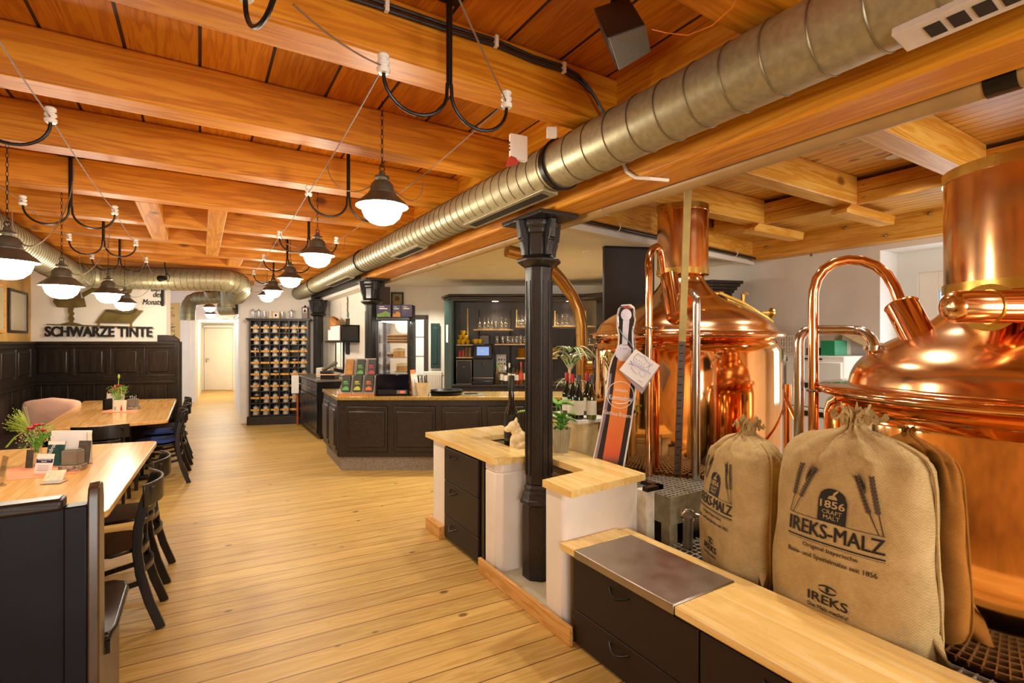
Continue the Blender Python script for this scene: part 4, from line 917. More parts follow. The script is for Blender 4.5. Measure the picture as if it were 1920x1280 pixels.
# ================================================================ back bar
K0 = at(827, 640, d=8.2); K0.z = 0; KF = frame(K0, RIGHT); KS = 8.2/950
def kx(px): return (px-827)*KS
def kz(py): return EYE+(640-py)*KS
bb = thing('back_bar', 'dark back bar cabinet with green end panel, cornice and beech shelves behind the counter', 'cabinet', K0+RIGHT*1.3)
zt = kz(560); zt_bb = zt-.06
mb = MB(KF); mb.prism([(0, .40), (.17, 0), (.20, 0), (.20, .40)], 0, zt); part('end_panel', mb, m_teal, bb)
mb = MB(KF); mb.prism([(-.06, .42), (.13, -.05), (2.3, -.05), (2.3, .42)], zt+.04, zt+.075); mb.prism([(-.02, .42), (.15, -.02), (2.3, -.02), (2.3, .42)], zt, zt+.04); part('cornice', mb, m_darkX, bb, bevel=.012)
mb = MB(KF); mb.box(.2, 2.3, .38, .41, 0, zt); part('back_board', mb, m_dark, bb)
mb = MB(KF); mb.box(.2, 2.3, 0, .38, zt-.03, zt); part('soffit', mb, m_darkX, bb)
mb = MB(KF); mb.box(.2, 2.3, -.1, .40, 0, .88); part('base_cabinet', mb, m_darkX, bb); mb = MB(KF); mb.box(.19, 2.3, -.13, .40, .88, .91); part('worktop', mb, m_darkX, bb, bevel=.004)
RFr = KF @ T(2.3, .0, 0) @ RZ(-.75)
mb = MB(RFr); mb.box(0, .75, .38, .41, 0, zt); part('back_board', mb, m_dark, bb); mb = MB(RFr); mb.box(-.25, .75, -.04, .42, zt, zt+.075); part('cornice', mb, m_darkX, bb, bevel=.012)
SHV = [(887, 962, 617, .05, .36), (967, 1035, 611.5, .05, .36), (1035, 1117, 610.5, .05, .36), (927, 1030, 644.5, .08, .36), (854, 887, 645.5, .1, .38), (854, 886, 669.5, .1, .38), (968, 1046, 671, .1, .38), (1090, 1117, 645, .1, .36)]
for x0, x1, y, ya, yb in SHV:
    mb = MB(KF); mb.box(kx(x0), kx(x1), ya, yb, kz(y)-.02, kz(y)); part('shelf', mb, m_shelfw, bb, bevel=.003)
for x, y0, y1 in ((896, 578, 720), (957, 578, 720), (969, 578, 612), (873, 575, 645), (1044, 580, 611), (1104, 580, 611)):
    mb = MB(KF); mb.tube([(kx(x), .36, kz(y1)), (kx(x), .36, kz(y0))], .012, 8); part('shelf_post', mb, m_shelfw if y1 < 700 else m_dark, bb)
for px in (928, 1000, 1070):
    mb = MB(KF); mb.lathe([(0, zt-.032), (.05, zt-.032), (.055, zt-.03)], 18, c=(kx(px), .15, 0)); part('downlight', mb, m_bulb, bb)
mb = MB(KF); o = KF @ T(.0, .40, 0) @ RZ(math.atan2(-.4, .17)) ; mb = MB(o); mb.box(.12, .24, -.004, -.001, kz(642), kz(608)); solo('notice_sheet', mb, m_paper, 'white list taped to the green end panel of the back bar', 'notice')
def glassware(kind):
    mb = MB()
    if kind == 'wine': mb.lathe([(.028, 0), (.035, .03), (.034, .07), (.022, .10), (.005, .115), (.004, .175), (.012, .18), (.033, .185)], 14, closed_caps=False)
    elif kind == 'tumbler': mb.lathe([(.03, 0), (.036, .12)], 14, closed_caps=False); mb.lathe([(0, .006), (.029, .006)], 14, closed_caps=False)
    elif kind == 'carafe': mb.lathe([(.032, 0), (.04, .03), (.036, .09), (.016, .13), (.017, .16), (.025, .19)], 14, closed_caps=False)
    return mb
gp = {}; cnt = {}
m_bglass = M_glass('lit_glassware', '#f4f4f0', .02, .45)
def put(kind, px, py, yd, where):
    o = KF @ Vector((kx(px), yd, kz(py)+.001)); lab = {'wine': 'upturned wine glass', 'tumbler': 'straight clear tumbler', 'carafe': 'small clear carafe'}[kind]+' '+where
    if kind not in gp:
        gp[kind] = solo({'wine': 'wine_glass', 'tumbler': 'tumbler', 'carafe': 'carafe'}[kind], glassware(kind), m_bglass, lab, {'wine': 'wine glass', 'tumbler': 'glass', 'carafe': 'carafe'}[kind], {'wine': 'wine glasses on the back bar', 'tumbler': 'tumblers on the back bar', 'carafe': 'carafes on the back bar'}[kind]); gp[kind].location = o
    else:
        c = gp[kind].copy(); COL.objects.link(c); c.location = o; c['label'] = lab
for k, px in enumerate((898, 907, 915, 921, 940, 948)): put('wine', px, 616, (.12, .2, .12, .22, .12, .14)[k], 'on the upper left shelf of the back bar, %s from the left' % ORD[k])
put('tumbler', 929, 616, .1, 'among the wine glasses on the upper left shelf of the back bar')
for k, px in enumerate((972, 978, 984, 975, 981, 987)): put('wine', px, 611, (.1, .1, .1, .24, .24, .24)[k], '%s from the left, %s line of the shelf left of the column' % (ORD[k % 3], ('front', 'rear')[k//3]))
for k, px in enumerate((931, 942, 951, 960, 968, 976, 984, 955, 965, 975, 985)): put('tumbler', px, 644, .14 if k < 7 else .26, '%s from the left, %s line of the long middle bar shelf' % (ORD[k if k < 7 else k-7], ('front', 'rear')[k >= 7]))
for k, px in enumerate((1046, 1056, 1065)): put('carafe', px, 610, .15, 'on the shelf right of the column, %s from the left' % ORD[k])
for k, px in enumerate((1094, 1101, 1108)): put('tumbler', px, 645, .2, 'on the lowest right shelf behind the brass tube, %s from the left' % ORD[k])
m_yel = M_plain('yellow_glaze', '#e2b414', .25, var=.08)
cup = None
for k, (px, py, dz, yd) in enumerate(((858, 645, 0, .15), (866, 645, 0, .12), (875, 645, 0, .15), (861, 645, .075, .16), (870, 645, .075, .15), (865, 645, .15, .17))):
    o = KF @ Vector((kx(px), yd+.06, kz(py)+.001+dz)); lab = 'yellow cup in the %s layer of the cup pile, %s from the left' % (('bottom', 'middle', 'top')[0 if k < 3 else (1 if k < 5 else 2)], ORD[k if k < 3 else (k-3 if k < 5 else 0)])
    if cup is None:
        cup = thing('yellow_cup', lab, 'cup', (0, 0, 0), 0, 'yellow cups on the back bar'); mb = MB(); mb.lathe([(0, 0), (.026, 0), (.038, .03), (.042, .075), (.038, .075), (.033, .03), (0, .01)], 16); part('cup', mb, m_yel, cup)
        mb = MB(); mb.tube([(.038, 0, .06), (.06, 0, .058), (.062, 0, .035), (.036, 0, .025)], .005, 6); part('handle', mb, m_yel, cup); cup.location = o
    else: dup(cup, o, rnd.uniform(-1, 1), lab)
# coffee machine and neighbours
o = KF @ T(kx(886), -.02, .911); t = thing('coffee_machine', 'black coffee machine with a tilted touch screen on the back bar', 'coffee machine', o.translation)
W_ = kx(926)-kx(886)
mb = MB(o); mb.box(0, W_, .05, .335, .03, .50); part('body', mb, m_blackpl, t, bevel=.01); mb = MB(o); mb.box(.0, W_, -.04, .335, .001, .06); part('drip_tray', mb, m_black, t, bevel=.008); mb = MB(o); mb.box(.0, W_, -.045, -.03, .10, .11); part('trim_strip', mb, m_steel, t)
so = o @ T(.01, .02, .40) @ RX(-.2); mb = MB(so); mb.box(0, W_-.03, -.03, .02, 0, .25); s_ = part('screen_housing', mb, m_black, t, bevel=.02); mb = MB(so); mb.box(.06, W_-.09, -.033, -.029, .06, .20); part('screen', mb, M_emit('screen_blue', '#6f8fc8', 1.1), s_); mb = MB(so); mb.box(W_*.36, W_*.5, -.0345, -.033, .12, .14); part('screen_icon', mb, m_paper, s_)
mb = MB(o); mb.tube([(W_*.5, .0, .36), (W_*.5, .0, .30)], .018, 10); part('spout', mb, m_steel, t); mb = MB(o); mb.box(.10, .27, .14, .34, .50, .80); part('bean_hopper', mb, M_plain('smoked_hopper', '#4a4038', .25), t, bevel=.015)
for k in range(2):
    c = o @ Vector((.05+.07*k, .08, .655)); dup(cup, c, 2.5, 'yellow cup standing on the coffee machine screen shelf, %s from the left' % ORD[k])
mb = MB(o); mb.box(0.0, .19, .02, .13, .63, .653); part('cup_shelf', mb, m_black, t)
o = KF @ T(kx(856), 0, .911); t = thing('milk_cooler', 'small black cooler with silver edges left of the coffee machine', 'cooler', o.translation); W2 = kx(884)-kx(856)
mb = MB(o); mb.box(0, W2, .02, .34, 0, .385); part('body', mb, m_blackpl, t, bevel=.006); mb = MB(o); mb.box(.008, W2-.008, 0, .02, .01, .375); d_ = part('door', mb, m_black, t, bevel=.004)
mb = MB(o)
for q in ((0, .006, 0, .385), (W2-.006, W2, 0, .385), (.006, W2-.006, .379, .385), (.006, W2-.006, 0, .006)): mb.box(q[0], q[1], -.003, .02, q[2], q[3])
part('edge_trim', mb, m_steel, t); mb = MB(o); mb.ball((W2*.5, -.002, .28), .012, 8, 6); part('lamp', mb, m_steel, d_)
for k, (c, h, n) in enumerate((('#c2331f', .11, 'red'), ('#b5482a', .12, 'rust red'), ('#7a5230', .17, 'brown'), ('#8f6a44', .16, 'tan'))):
    o = KF @ T(kx(857)+.055*k, .18, kz(669.5)+.001) @ RX(-.15); mb = MB(o); mb.box(0, .05, 0, .04, 0, h); solo('coffee_packet', mb, M_plain('packet_'+n.replace(' ', '_'), c, .5), '%s packet on the small left shelf above the cooler' % n, 'packet', 'packets above the cooler', bevel=.006)
o = KF @ T(kx(929), .322, kz(701)); t = thing('switch_box', 'white framed switch panel with coloured buttons behind the bottles', 'switch panel', o.translation)
mb = MB(o); mb.box(0, .17, 0, .05, 0, .31); part('box', mb, m_ltgrey, t, bevel=.006); mb = MB(o)
mb.box(.02, .15, -.004, 0, .03, .28); part('face', mb, m_paper, t)
for i in range(3):
    for j in range(2): mb = MB(o); mb.box(.04+.045*i, .06+.045*i, -.014, -.003, .14+.07*j, .165+.07*j); part('button', mb, (m_redp, m_darkmetal, m_ink)[(i+j) % 3], t)
plt = None
for px in (979, 1041):
    for k in range(8):
        mb = MB(); o = KF @ Vector((kx(px), .24, kz(671)+.001+.019*k)); lab = 'mustard yellow plate in the stack %s the column, %s from the bottom' % ('left of' if px < 1000 else 'right of', ORD[k])
        if plt is None: mb.lathe([(0, 0), (.05, 0), (.078, .012), (.082, .018), (.076, .016), (.05, .006), (0, .006)], 24); plt = solo('plate', mb, M_plain('mustard_glaze', '#c78f2e', .3), lab, 'plate', 'mustard plates on the back bar'); plt.location = o
        else: c = plt.copy(); COL.objects.link(c); c.location = o; c['label'] = lab
def bottle(o, h, r, m, label, cat='bottle', group=None, capm=None, labm=None, neck=.32, fill=None, lab_z=(.2, .5)):
    t = thing('bottle', label, cat, o, 0, group)
    prof = [(0, 0), (r*.9, 0), (r, .008), (r, h*(.96-neck-.16)), (r*.93, h*(.96-neck-.08)), (r*.42, h*(1-neck)), (r*.36, h*.93), (r*.42, h*.935), (r*.42, h*.965), (r*.36, h*.97)]
    mb = MB(); mb.lathe(prof, 20, c=o); part('glass_body', mb, m, t)
    if capm: mb = MB(); mb.lathe([(r*.40, h*.80), (r*.45, h*.80), (r*.46, h*.985), (r*.40, h), (0, h)], 16, c=o); part('capsule', mb, capm, t)
    if labm: mb = MB(); mb.lathe([(r*1.015, h*lab_z[0]), (r*1.015, h*lab_z[1])], 20, c=o, closed_caps=False); part('paper_label', mb, labm, t)
    return t
m_clearb = M_glass('pale_bottle_glass', '#f0f2e0', .02, .3); m_yellowb = M_glass('yellow_liqueur', '#f0d860', .02, .25); m_amberb = M_plain('amber_spirit', '#7a3a14', .1, coat=.4); m_creaml = M_plain('cream_label', '#e4dcc6', .6, var=.06)
for k, (px, h, m, cm, lm, txt) in enumerate(((933, .34, m_yellowb, m_green, None, 'tall bottle of yellow liqueur with a green cap'), (941, .32, m_clearb, m_brass, m_creaml, 'clear bottle with a gold cap and cream label'), (948, .29, m_clearb, m_paper, m_creaml, 'short clear bottle with a white cap'), (955, .34, m_clearb, m_creaml, m_creaml, 'clear bottle with a cream cap behind the dark wine bottle'), (963, .33, m_clearb, m_darkmetal, m_creaml, 'clear bottle with a dark cap and pale label'), (970, .30, m_amberb, m_darkmetal, m_creaml, 'amber spirit bottle with a dark cap'), (977, .36, m_amberb, m_redp, m_redp, 'amber bottle with a red label and red top'), (985, .35, m_clearb, m_brass, m_creaml, 'clear bottle with a gold top next to the column'))):
    bottle(KF @ Vector((kx(px), -.03+.05*(k % 2), .911)), h, .034, m, txt+' on the back bar', 'bottle', 'spirit bottles on the back bar', cm, lm)
# shutter, radiator, icon, door frame, wall behind
o = frame(at(808, 640, d=9.15), RIGHT); o.translation.z = 0; s9 = 9.15/950
t = thing('wall_shutter', 'narrow dark green panelled shutter on the wall left of the back bar', 'shutter', o.translation)
w = 17*s9; za, zb = EYE-50*s9, EYE+34*s9
mb = MB(o); mb.box(0, w, -.03, 0, za, zb); part('frame', mb, m_teal, t, bevel=.006); mb = MB(o); mb.box(w*.25, w*.75, -.04, -.028, za+.08, zb-.08); part('panel', mb, m_teal, t, bevel=.01)
o = frame(at(794, 640, d=8.95), RIGHT); o.translation.z = 0
t = thing('radiator', 'white panel radiator under the green shutter', 'radiator', o.translation)
mb = MB(o); mb.box(0, .33, -.05, .05, .25, EYE-55*s9); part('panel', mb, m_white, t, bevel=.01); mb = MB(o)
for k in range(10): mb.box(.015+.032*k, .035+.032*k, -.06, -.05, .3, EYE-60*s9)
part('fins', mb, m_white, t); mb = MB(o); mb.tube([(.31, -.02, 1.0), (.36, -.02, 1.0)], .02, 10); part('valve', mb, m_steel, t)
a, b = at(733, 574, pl=BLpl), at(757, 548, pl=BLpl); o = frame(Vector((a.x, a.y, a.z)), bd)
t = thing('picture_frame', 'small dark framed gold and brown picture on the wall above the cake cabinet', 'picture', o.translation); w = (Vector((b.x, b.y))-Vector((a.x, a.y))).length; h = b.z-a.z
mb = MB(o)
for q in ((0, .03, 0, h), (w-.03, w, 0, h), (.03, w-.03, 0, .03), (.03, w-.03, h-.03, h)): mb.box(q[0], q[1], -.03, -.001, q[2], q[3])
part('frame', mb, m_dark, t); mb = MB(o); mb.box(.03, w-.03, -.012, -.001, .03, h-.03); part('print', mb, M_plain('old_gold_print', '#8d7a4c', .4, .2, var=.45, nscale=22), t)
mb = MB(o); mb.lathe([(0, -.016), (w*.2, -.016), (w*.2, -.012)], 16, M=T(w/2, 0, h*.55)@RX(-PI/2)); part('medallion', mb, M_plain('brown_medallion', '#5c3a20', .5), t)
m_brfr = M_plain('brown_door_frame', '#3b2a1e', .4)
mb = MB(frame(dA, bd)); L = (dB-dA).length; mb.box(-.03, .02, -.03, .15, 0, 2.05); mb.box(L-.02, L+.06, -.03, .15, 0, 2.07); mb.box(-.03, L+.06, -.03, .15, 2.0, 2.08); struct('door_3', mb, m_brfr, bevel=.004)
# shelf of bottles seen through the doorway
o = frame(dA+FWD*1.0, bd); t = thing('storage_rack', 'bright storage rack seen through the doorway beside the cake cabinet', 'rack', o.translation)
mb = MB(o)
for z in (.4, .9, 1.3, 1.7): mb.box(-.3, .9, .3, .6, z-.02, z)
for x in (-.3, .88): mb.box(x, x+.02, .3, .6, 0, 1.9)
part('frame', mb, m_steelb, t)
for k, (x, z, c) in enumerate(((.35, .9, '#c8452a'), (.2, 1.3, '#3f6e5a'), (.5, 1.3, '#cfd8d2'), (.35, 1.7, '#d8cfc0'))):
    mb = MB(o); z += .003; mb.lathe([(0, z), (.07, z), (.08, z+.12), (.03, z+.2), (0, z+.2)], 14, c=(x, .45, 0)); solo('storage_jar', mb, M_plain('jar_%d' % k, c, .4), '%s jar on the %s shelf of the rack seen through the doorway' % (('red', 'dark green', 'grey', 'cream')[k], ('lower', 'middle', 'middle', 'upper')[k]), 'jar')
# dark hanging panel and right-hand dresser beyond the kettle
o = frame(at(1133, 640, d=5.3), (CS, -SN+.18, 0)); o.translation.z = 0
t = thing('dark_screen', 'tall plain black screen hanging behind the left copper kettle', 'screen', o.translation); s5 = 5.3/950
mb = MB(o); mb.box(0, 100*s5, 0, .05, 1.0, EYE+181*s5-.03); part('panel', mb, M_plain('matt_black_brown', '#271d18', .6), t); mb = MB(o); mb.box(0, 100*s5, -.01, .06, EYE+181*s5-.03, EYE+181*s5-.005); part('top_rail', mb, m_darkmetal, t); mb = MB(o); mb.tube([(90*s5, -.03, 1.8), (90*s5, -.03, EYE+150*s5)], .004, 5); part('pull_cord', mb, m_ltgrey, t)
o = frame(at(1336, 640, d=6.1), RIGHT); o.translation.z = 0; s6 = 6.1/950
t = thing('dresser', 'grey-black dresser with a moulded cornice by the right wall behind the left copper kettle', 'cabinet', o.translation)
zc = EYE+92*s6
mb = MB(o); mb.prism([(-.3, .45), (-.3, .3), (0, 0), (.28, .1), (.28, .36)], 0, zc); part('body', mb, m_dark, t)
for k in range(4):
    e = .02+.025*k; mb = MB(o); mb.prism([(-.3-e, .45), (-.3-e, .3-e), (-e*.5, -e), (.28+e, .1-e), (.28+e, .36)], zc+.035*k, zc+.035*k+.037); part('cornice_step', mb, m_darkX, t, bevel=.006)
# brass tube
mb = MB(); P = [at(950, 470, d=4.9), at(990, 479, d=5.0), at(1030, 500, d=5.1), at(1052, 525, d=5.2), at(1072, 553, d=5.3), at(1084, 580, d=5.3), at(1090, 610, d=5.3), at(1091, 650, d=5.3), at(1091, 720, d=5.3)]
m_brtube = M_metal('brown_brass_tube', '#b08548', .32)
solo('flue_tube', mb.tube(P, .062, 18), m_brtube, 'thick brass coloured flue tube curving down behind the dark column', 'tube')
mb = MB(); mb.tube([at(1095, 690, d=5.25), at(1150, 690, d=5.3)], .075, 18); solo('flue_branch', mb, m_brtube, 'short horizontal brass coloured branch joining the flue tube low down', 'tube')
# ================================================================ ventilation ducts
def ringed_tube(path, r, step, name, mat, root, n=32):
    """sheet-metal tube plus its seam rings along a path"""
    pts = [Vector(p) for p in path]; part(name, MB().tube(pts, r, n), mat, root)
    mb = MB(); acc = 0.0; nxt = step*.5
    for a, b in zip(pts[:-1], pts[1:]):
        L = (b-a).length; t = (b-a).normalized()
        while nxt < acc+L:
            p = a+t*(nxt-acc); rot = t.to_track_quat('Z', 'Y').to_matrix().to_4x4()
            mb.torus((0, 0, 0), r+.001, .0028, n, 5, M=Matrix.Translation(p) @ rot); nxt += step
        acc += L
    return part('seams', mb, m_ductring, root, kind='stuff')
DX, DZ, DR = 1.66, 2.554, .125
t = thing('ventilation_duct', 'long galvanised ventilation duct hung along the main timber girder', 'duct', (DX, 3.5, DZ))
ringed_tube([(DX, -3.0, DZ), (DX, 2.2, DZ)], DR, .15, 'tube', m_duct, t); ringed_tube([(DX, 2.2, DZ), (DX, 10.75, DZ)], DR, .10, 'tube', m_duct, t)
for y in (2.2, 6.04, 9.07):
    mb = MB(); mb.tube([(DX, y-.02, DZ), (DX, y+.02, DZ)], DR+.007, 32); mb.torus((0, 0, 0), DR+.008, .006, 32, 6, M=T(DX, y-.022, DZ)@RX(PI/2)); part('clamp', mb, m_darkmetal, t)
for y0, y1, n in ((-.55, .63, 22), (2.26, 3.25, 42), (4.14, 4.86, 24), (6.6, 7.85, 30)):
    a = math.radians(262); M = Matrix.Translation((DX, 0, DZ)) @ RY(-(a-PI*1.5)) @ T(0, 0, -DR)
    mb = MB(M); w = .05
    mb.box(-w, w, y0, y1, -.012, .012); v = part('vent_plate', mb, m_ltgrey if y0 < 0 else m_duct, t, bevel=.003)
    mb = MB(M); p = (y1-y0-.10)/n
    for k in range(n): mb.box(-w*.55, w*.55, y0+.05+p*k, y0+.05+p*(k+.72), -.0135, -.0115)
    part('vent_slots', mb, m_ink, v)
# left duct, round the corner and along the end wall
lt = thing('ventilation_duct', 'galvanised ventilation duct bending round above the dining tables in front of the end wall', 'duct', (-1.5, 7, 2.53))
ringed_tube([(-1.5, 2.0, 2.53), (-1.5, 8.9, 2.53), (-1.47, 9.1, 2.53), (-1.38, 9.26, 2.53), (-1.22, 9.33, 2.53), (-1.0, 9.28, 2.53), (.2, 8.86, 2.53), (.36, 8.83, 2.525), (.47, 8.90, 2.51), (.53, 9.05, 2.49), (.55, 9.3, 2.46), (.55, 10.2, 2.42)], .165, .085, 'tube', m_duct, lt)
ft = thing('ventilation_duct', 'short galvanised duct with a downturned elbow at the mouth of the corridor', 'duct', at(390, 558, d=9.8))
ringed_tube([at(352, 600, d=9.7), at(352, 585, d=9.7), at(354, 572, d=9.75), at(360, 563, d=9.8), at(370, 559, d=9.8), at(428, 556, d=9.8)], .125, .09, 'tube', m_duct, ft, 24)
st = thing('ventilation_duct', 'dark galvanised duct stub at the right side of the corridor mouth', 'duct', at(430, 578, d=11.2))
ringed_tube([at(414, 578, d=11.0), at(442, 577, d=11.0)], .15, .1, 'tube', m_duct, st, 24)
for px, y0, y1, w in ((394, 541, 552, 'left'), (425, 541, 575, 'right')):
    a, b = at(px, y0, d=9.3), at(px+3, y1, d=9.4); mb = MB(); mb.tube([a, b], .115, 24); mb.torus((0, 0, 0), .118, .008, 24, 6, M=Matrix.Translation(b)); solo('duct_collar', mb, m_duct, 'round duct collar hanging below the end of the corner duct, the %s of two' % w, 'duct collar')
# pipe along the girder
t = thing('ceiling_pipe', 'slim tan painted pipe running along the brewery side of the main girder', 'pipe', (2.165, 2.5, 2.43))
part('pipe', MB().tube([(2.165, -2.5, 2.43), (2.165, 6.85, 2.43)], .042, 16), m_tanpipe, t)
for y in (.55, 2.42, 5.0): part('collar', MB().tube([(2.165, y-.04, 2.43), (2.165, y+.04, 2.43)], .046, 16), m_tanpipe if y > 1 else m_darkmetal, t)
# ================================================================ pendant lamps on chains
def pendant(label, x, y, z, ztop, lw=None, rw=None):
    t = thing('pendant_lamp', label, 'lamp', (x, y, z), 0, 'enamel pendant lamps hung on chains')
    c = (x, y, z)
    mb = MB(); mb.lathe([(.1435, -.004), (.1445, .0), (.14, .006), (.125, .022), (.103, .04), (.085, .058), (.074, .066), (.074, .074), (.066, .078), (.063, .10), (.060, .118), (.045, .135), (.024, .142)], 32, c=c, closed_caps=False); part('shade', mb, m_lampmetal, t)
    mb = MB(); mb.lathe([(.022, .140), (.022, .152), (.042, .156), (.040, .163), (.020, .172), (.016, .19), (.010, .195), (0, .196)], 20, c=c); part('cap', mb, m_lampmetal, t)
    mb = MB(); mb.lathe([(.139, .002), (.126, -.004), (.112, -.008), (.108, -.03), (.095, -.062), (.066, -.09), (.034, -.101), (0, -.104)], 32, c=c, closed_caps=False); part('opal_globe', mb, m_globe, t)
    mb = MB(); mb.torus((0, 0, 0), .014, .003, 14, 6, M=T(x, y, z+.208)@RX(PI/2))
    n = max(2, int((ztop-z-.215)/.026)); s = (ztop-z-.215)/n
    for k in range(n):
        M = T(x, y, z+.222+s*(k+.5)-.007) @ RZ(PI/2*(k % 2)) @ RX(PI/2) @ Matrix.Diagonal((.55, 1.25, 1, 1)); mb.torus((0, 0, 0), .012, .0022, 10, 4, M=M)
    part('chain', mb, m_darkmetal, t)
    for q, sgn in ((lw, -1), (rw, 1)):
        if q is None: continue
        q = Vector(q); a = Vector((x+sgn*.055, y, z+.11)); pts = []
        m1 = Vector((x+sgn*.17, y*.6+q.y*.4, z-.0)); m2 = Vector((q.x-sgn*.0, q.y, (z+q.z)/2-.03))
        for k in range(15):
            u = k/14; pts.append(a*(1-u)**3+m1*3*u*(1-u)**2+m2*3*u*u*(1-u)+q*u**3)
        part('cable', MB().tube(pts, .0028, 5), m_wire, t)
    return t
RX_, LX_ = (.56, 1.06), (-1.06, -.53)
ZW = 2.53
right = [(.86, 2.77), (.86, 4.585), (.9, 6.41), (.92, 8.23), (.95, 9.3)]; left = [(-.92, 3.9), (-.93, 5.27), (-.85, 7.0), (-.87, 8.6)]
zr = [2.35, 2.34, 2.335, 2.35, 2.36]; zl = [2.05, 2.04, 2.12, 2.12]
for k, (x, y) in enumerate(right): pendant('grey enamel pendant lamp over the aisle beside the girder duct, %s from the camera' % ORD[k], x, y, zr[k], 2.93 if k == 0 else 2.915, (x-.30, y-.05, ZW-.02), (x+.22, y-.05, ZW-.02))
for k, (x, y) in enumerate(left): pendant('grey enamel pendant lamp over the dining tables, %s from the camera' % ORD[k], x, y, zl[k], 2.915, (x-.16, y-.55, ZW-.02), (x+.36, y-.45, ZW-.02))
for k, (px, py, d) in enumerate(((393, 576, 11.3), (395, 589, 12.8))):
    p = at(px, py, d=d); pendant('small looking pendant lamp glowing in the corridor mouth, the %s of two' % ('upper', 'lower')[k], p.x, p.y, p.z, 2.92)
# ================================================================ ceiling brackets with porcelain insulators
def bracket(label, x, y, rz=0):
    t = thing('cable_bracket', label, 'bracket', (x, y, 2.3), rz, 'anchor shaped cable brackets on the ceiling')
    M = T(x, y, 0) @ RZ(rz)
    mb = MB(M); mb.box(-.07, .07, -.07, .07, 2.918, 2.93); part('ceiling_plate', mb, m_darkmetal, t, bevel=.002)
    mb = MB(M); mb.tube([(0, 0, 2.92), (0, 0, 2.56)], .012, 10); part('rod', mb, m_darkmetal, t)
    for s in (-1, 1):
        pts = [(s*.008, 0, 2.57)]+[(s*(.13-.122*math.cos(a)), 0, 2.54-.115*math.sin(a)) for a in [PI*k/14 for k in range(1, 14)]]+[(s*.252, 0, 2.545)]
        mb = MB(M); mb.tube(pts, .007, 8); part('hook', mb, m_darkmetal, t)
        mb = MB(M); mb.lathe([(0, 0), (.018, .001), (.023, .008), (.023, .016), (.015, .022), (.015, .026), (.022, .031), (.022, .039), (.014, .044), (.014, .049), (.020, .053), (.021, .062), (.016, .068), (0, .070)], 16, c=(s*.252, 0, 2.54)); part('insulator', mb, m_china, t)
    return t
KR = [(.80, 1.75), (.85, 3.48), (.87, 5.05), (.88, 6.5), (.9, 8.0)]; KL = [(-.80, 2.9), (-.79, 4.75), (-.79, 6.2), (-.80, 7.45)]
for k, (x, y) in enumerate(KR): bracket('black anchor bracket with two white insulators over the aisle, %s from the camera' % ORD[k], x, y)
for k, (x, y) in enumerate(KL): bracket('black anchor bracket with two white insulators over the dining tables, %s from the camera' % ORD[k], x, y)
p0 = at(550, 8, z=2.57); bracket('black anchor bracket seen edge-on at the top edge between the two lamp rows', p0.x-.06, p0.y-.24, PI/2+.25)
def wire(pts, label, sag=.02):
    mb = MB(); P = []
    for a, b in zip(pts[:-1], pts[1:]):
        a, b = Vector(a), Vector(b)
        for k in range(8):
            u = k/8; P.append(a+(b-a)*u-Vector((0, 0, sag*4*u*(1-u))))
    P.append(Vector(pts[-1])); mb.tube(P, .0032, 6); solo('lamp_wire', mb, m_wire, label, 'wire')
for nm, s in (('near the dining tables', -1), ('near the girder', 1)):
    st_ = [(p0.x-.0, p0.y, 2.57)] if s < 0 else [(.1, .75, 2.62)]
    wire(st_+[(x+s*.252, y, ZW+.035) for x, y in KR]+[(.9+s*.25, 9.4, ZW)], 'thin twisted lamp wire of the aisle row on the side %s' % nm)
wire([(-1.06, 1.8, 2.56)]+[(x-.252, y, ZW+.035) for x, y in KL]+[(-1.05, 8.5, ZW)], 'thin twisted lamp wire of the table row on the side of the ochre wall')
wire([(-.53, 1.8, 2.56)]+[(x+.252, y, ZW+.035) for x, y in KL]+[(-.55, 8.5, ZW)], 'thin twisted lamp wire of the table row on the side of the aisle')
# ================================================================ loudspeaker, repeater, spot, cables
g = [at(1138, 70, d=1.62), at(1210, 44, d=1.68), at(1220, 96, d=1.80), at(1158, 133, d=1.74)]
v = at(1112, 14, d=1.80)-g[0]; b = [p+v for p in g]; b = [b[0], b[1]-(g[1]-g[0])*.0, b[2], b[3]]
t = thing('loudspeaker', 'black loudspeaker with a grey grille hung from the ceiling boards beside the girder', 'loudspeaker', g[3])
mb = MB(); mb.add(g+b, [(0, 1, 2, 3), (7, 6, 5, 4), (0, 4, 5, 1), (1, 5, 6, 2), (2, 6, 7, 3), (3, 7, 4, 0)]); part('cabinet', mb, m_blackpl, t, bevel=.008)
nrm = (g[1]-g[0]).cross(g[3]-g[0]).normalized(); nrm = nrm if nrm.dot(CAM-g[0]) > 0 else -nrm
c = sum(g, Vector())/4; q = [p+(c-p)*.06+nrm*.006 for p in g]; mb = MB(); mb.add(q+[p-nrm*.01 for p in q], [(0, 1, 2, 3), (7, 6, 5, 4), (0, 4, 5, 1), (1, 5, 6, 2), (2, 6, 7, 3), (3, 7, 4, 0)]); part('grille', mb, M_plain('speaker_grille', '#5b5348', .5, .2, var=.2, nscale=200), t)
mb = MB(); o = (b[0]+b[1]+b[2]+b[3])/4; mb.tube([o, (o.x, o.y, 2.93)], .018, 10); part('mount', mb, m_darkmetal, t)
pts = [at(1222, 55, d=1.75), at(1250, 62, d=1.75), at(1290, 66, d=1.7), at(1335, 48, d=1.6), at(1372, 15, d=1.55), at(1385, -10, d=1.5)]
solo('speaker_wire', MB().tube(pts, .002, 5), M_plain('orange_wire', '#d8782a', .5), 'thin orange wire trailing from the loudspeaker to the girder', 'wire')
F = frame(at(958, 308, d=2.62), RIGHT) @ RZ(.45)
t = thing('wifi_repeater', 'white radio repeater box with a red tip perched by the girder duct', 'repeater', F.translation)
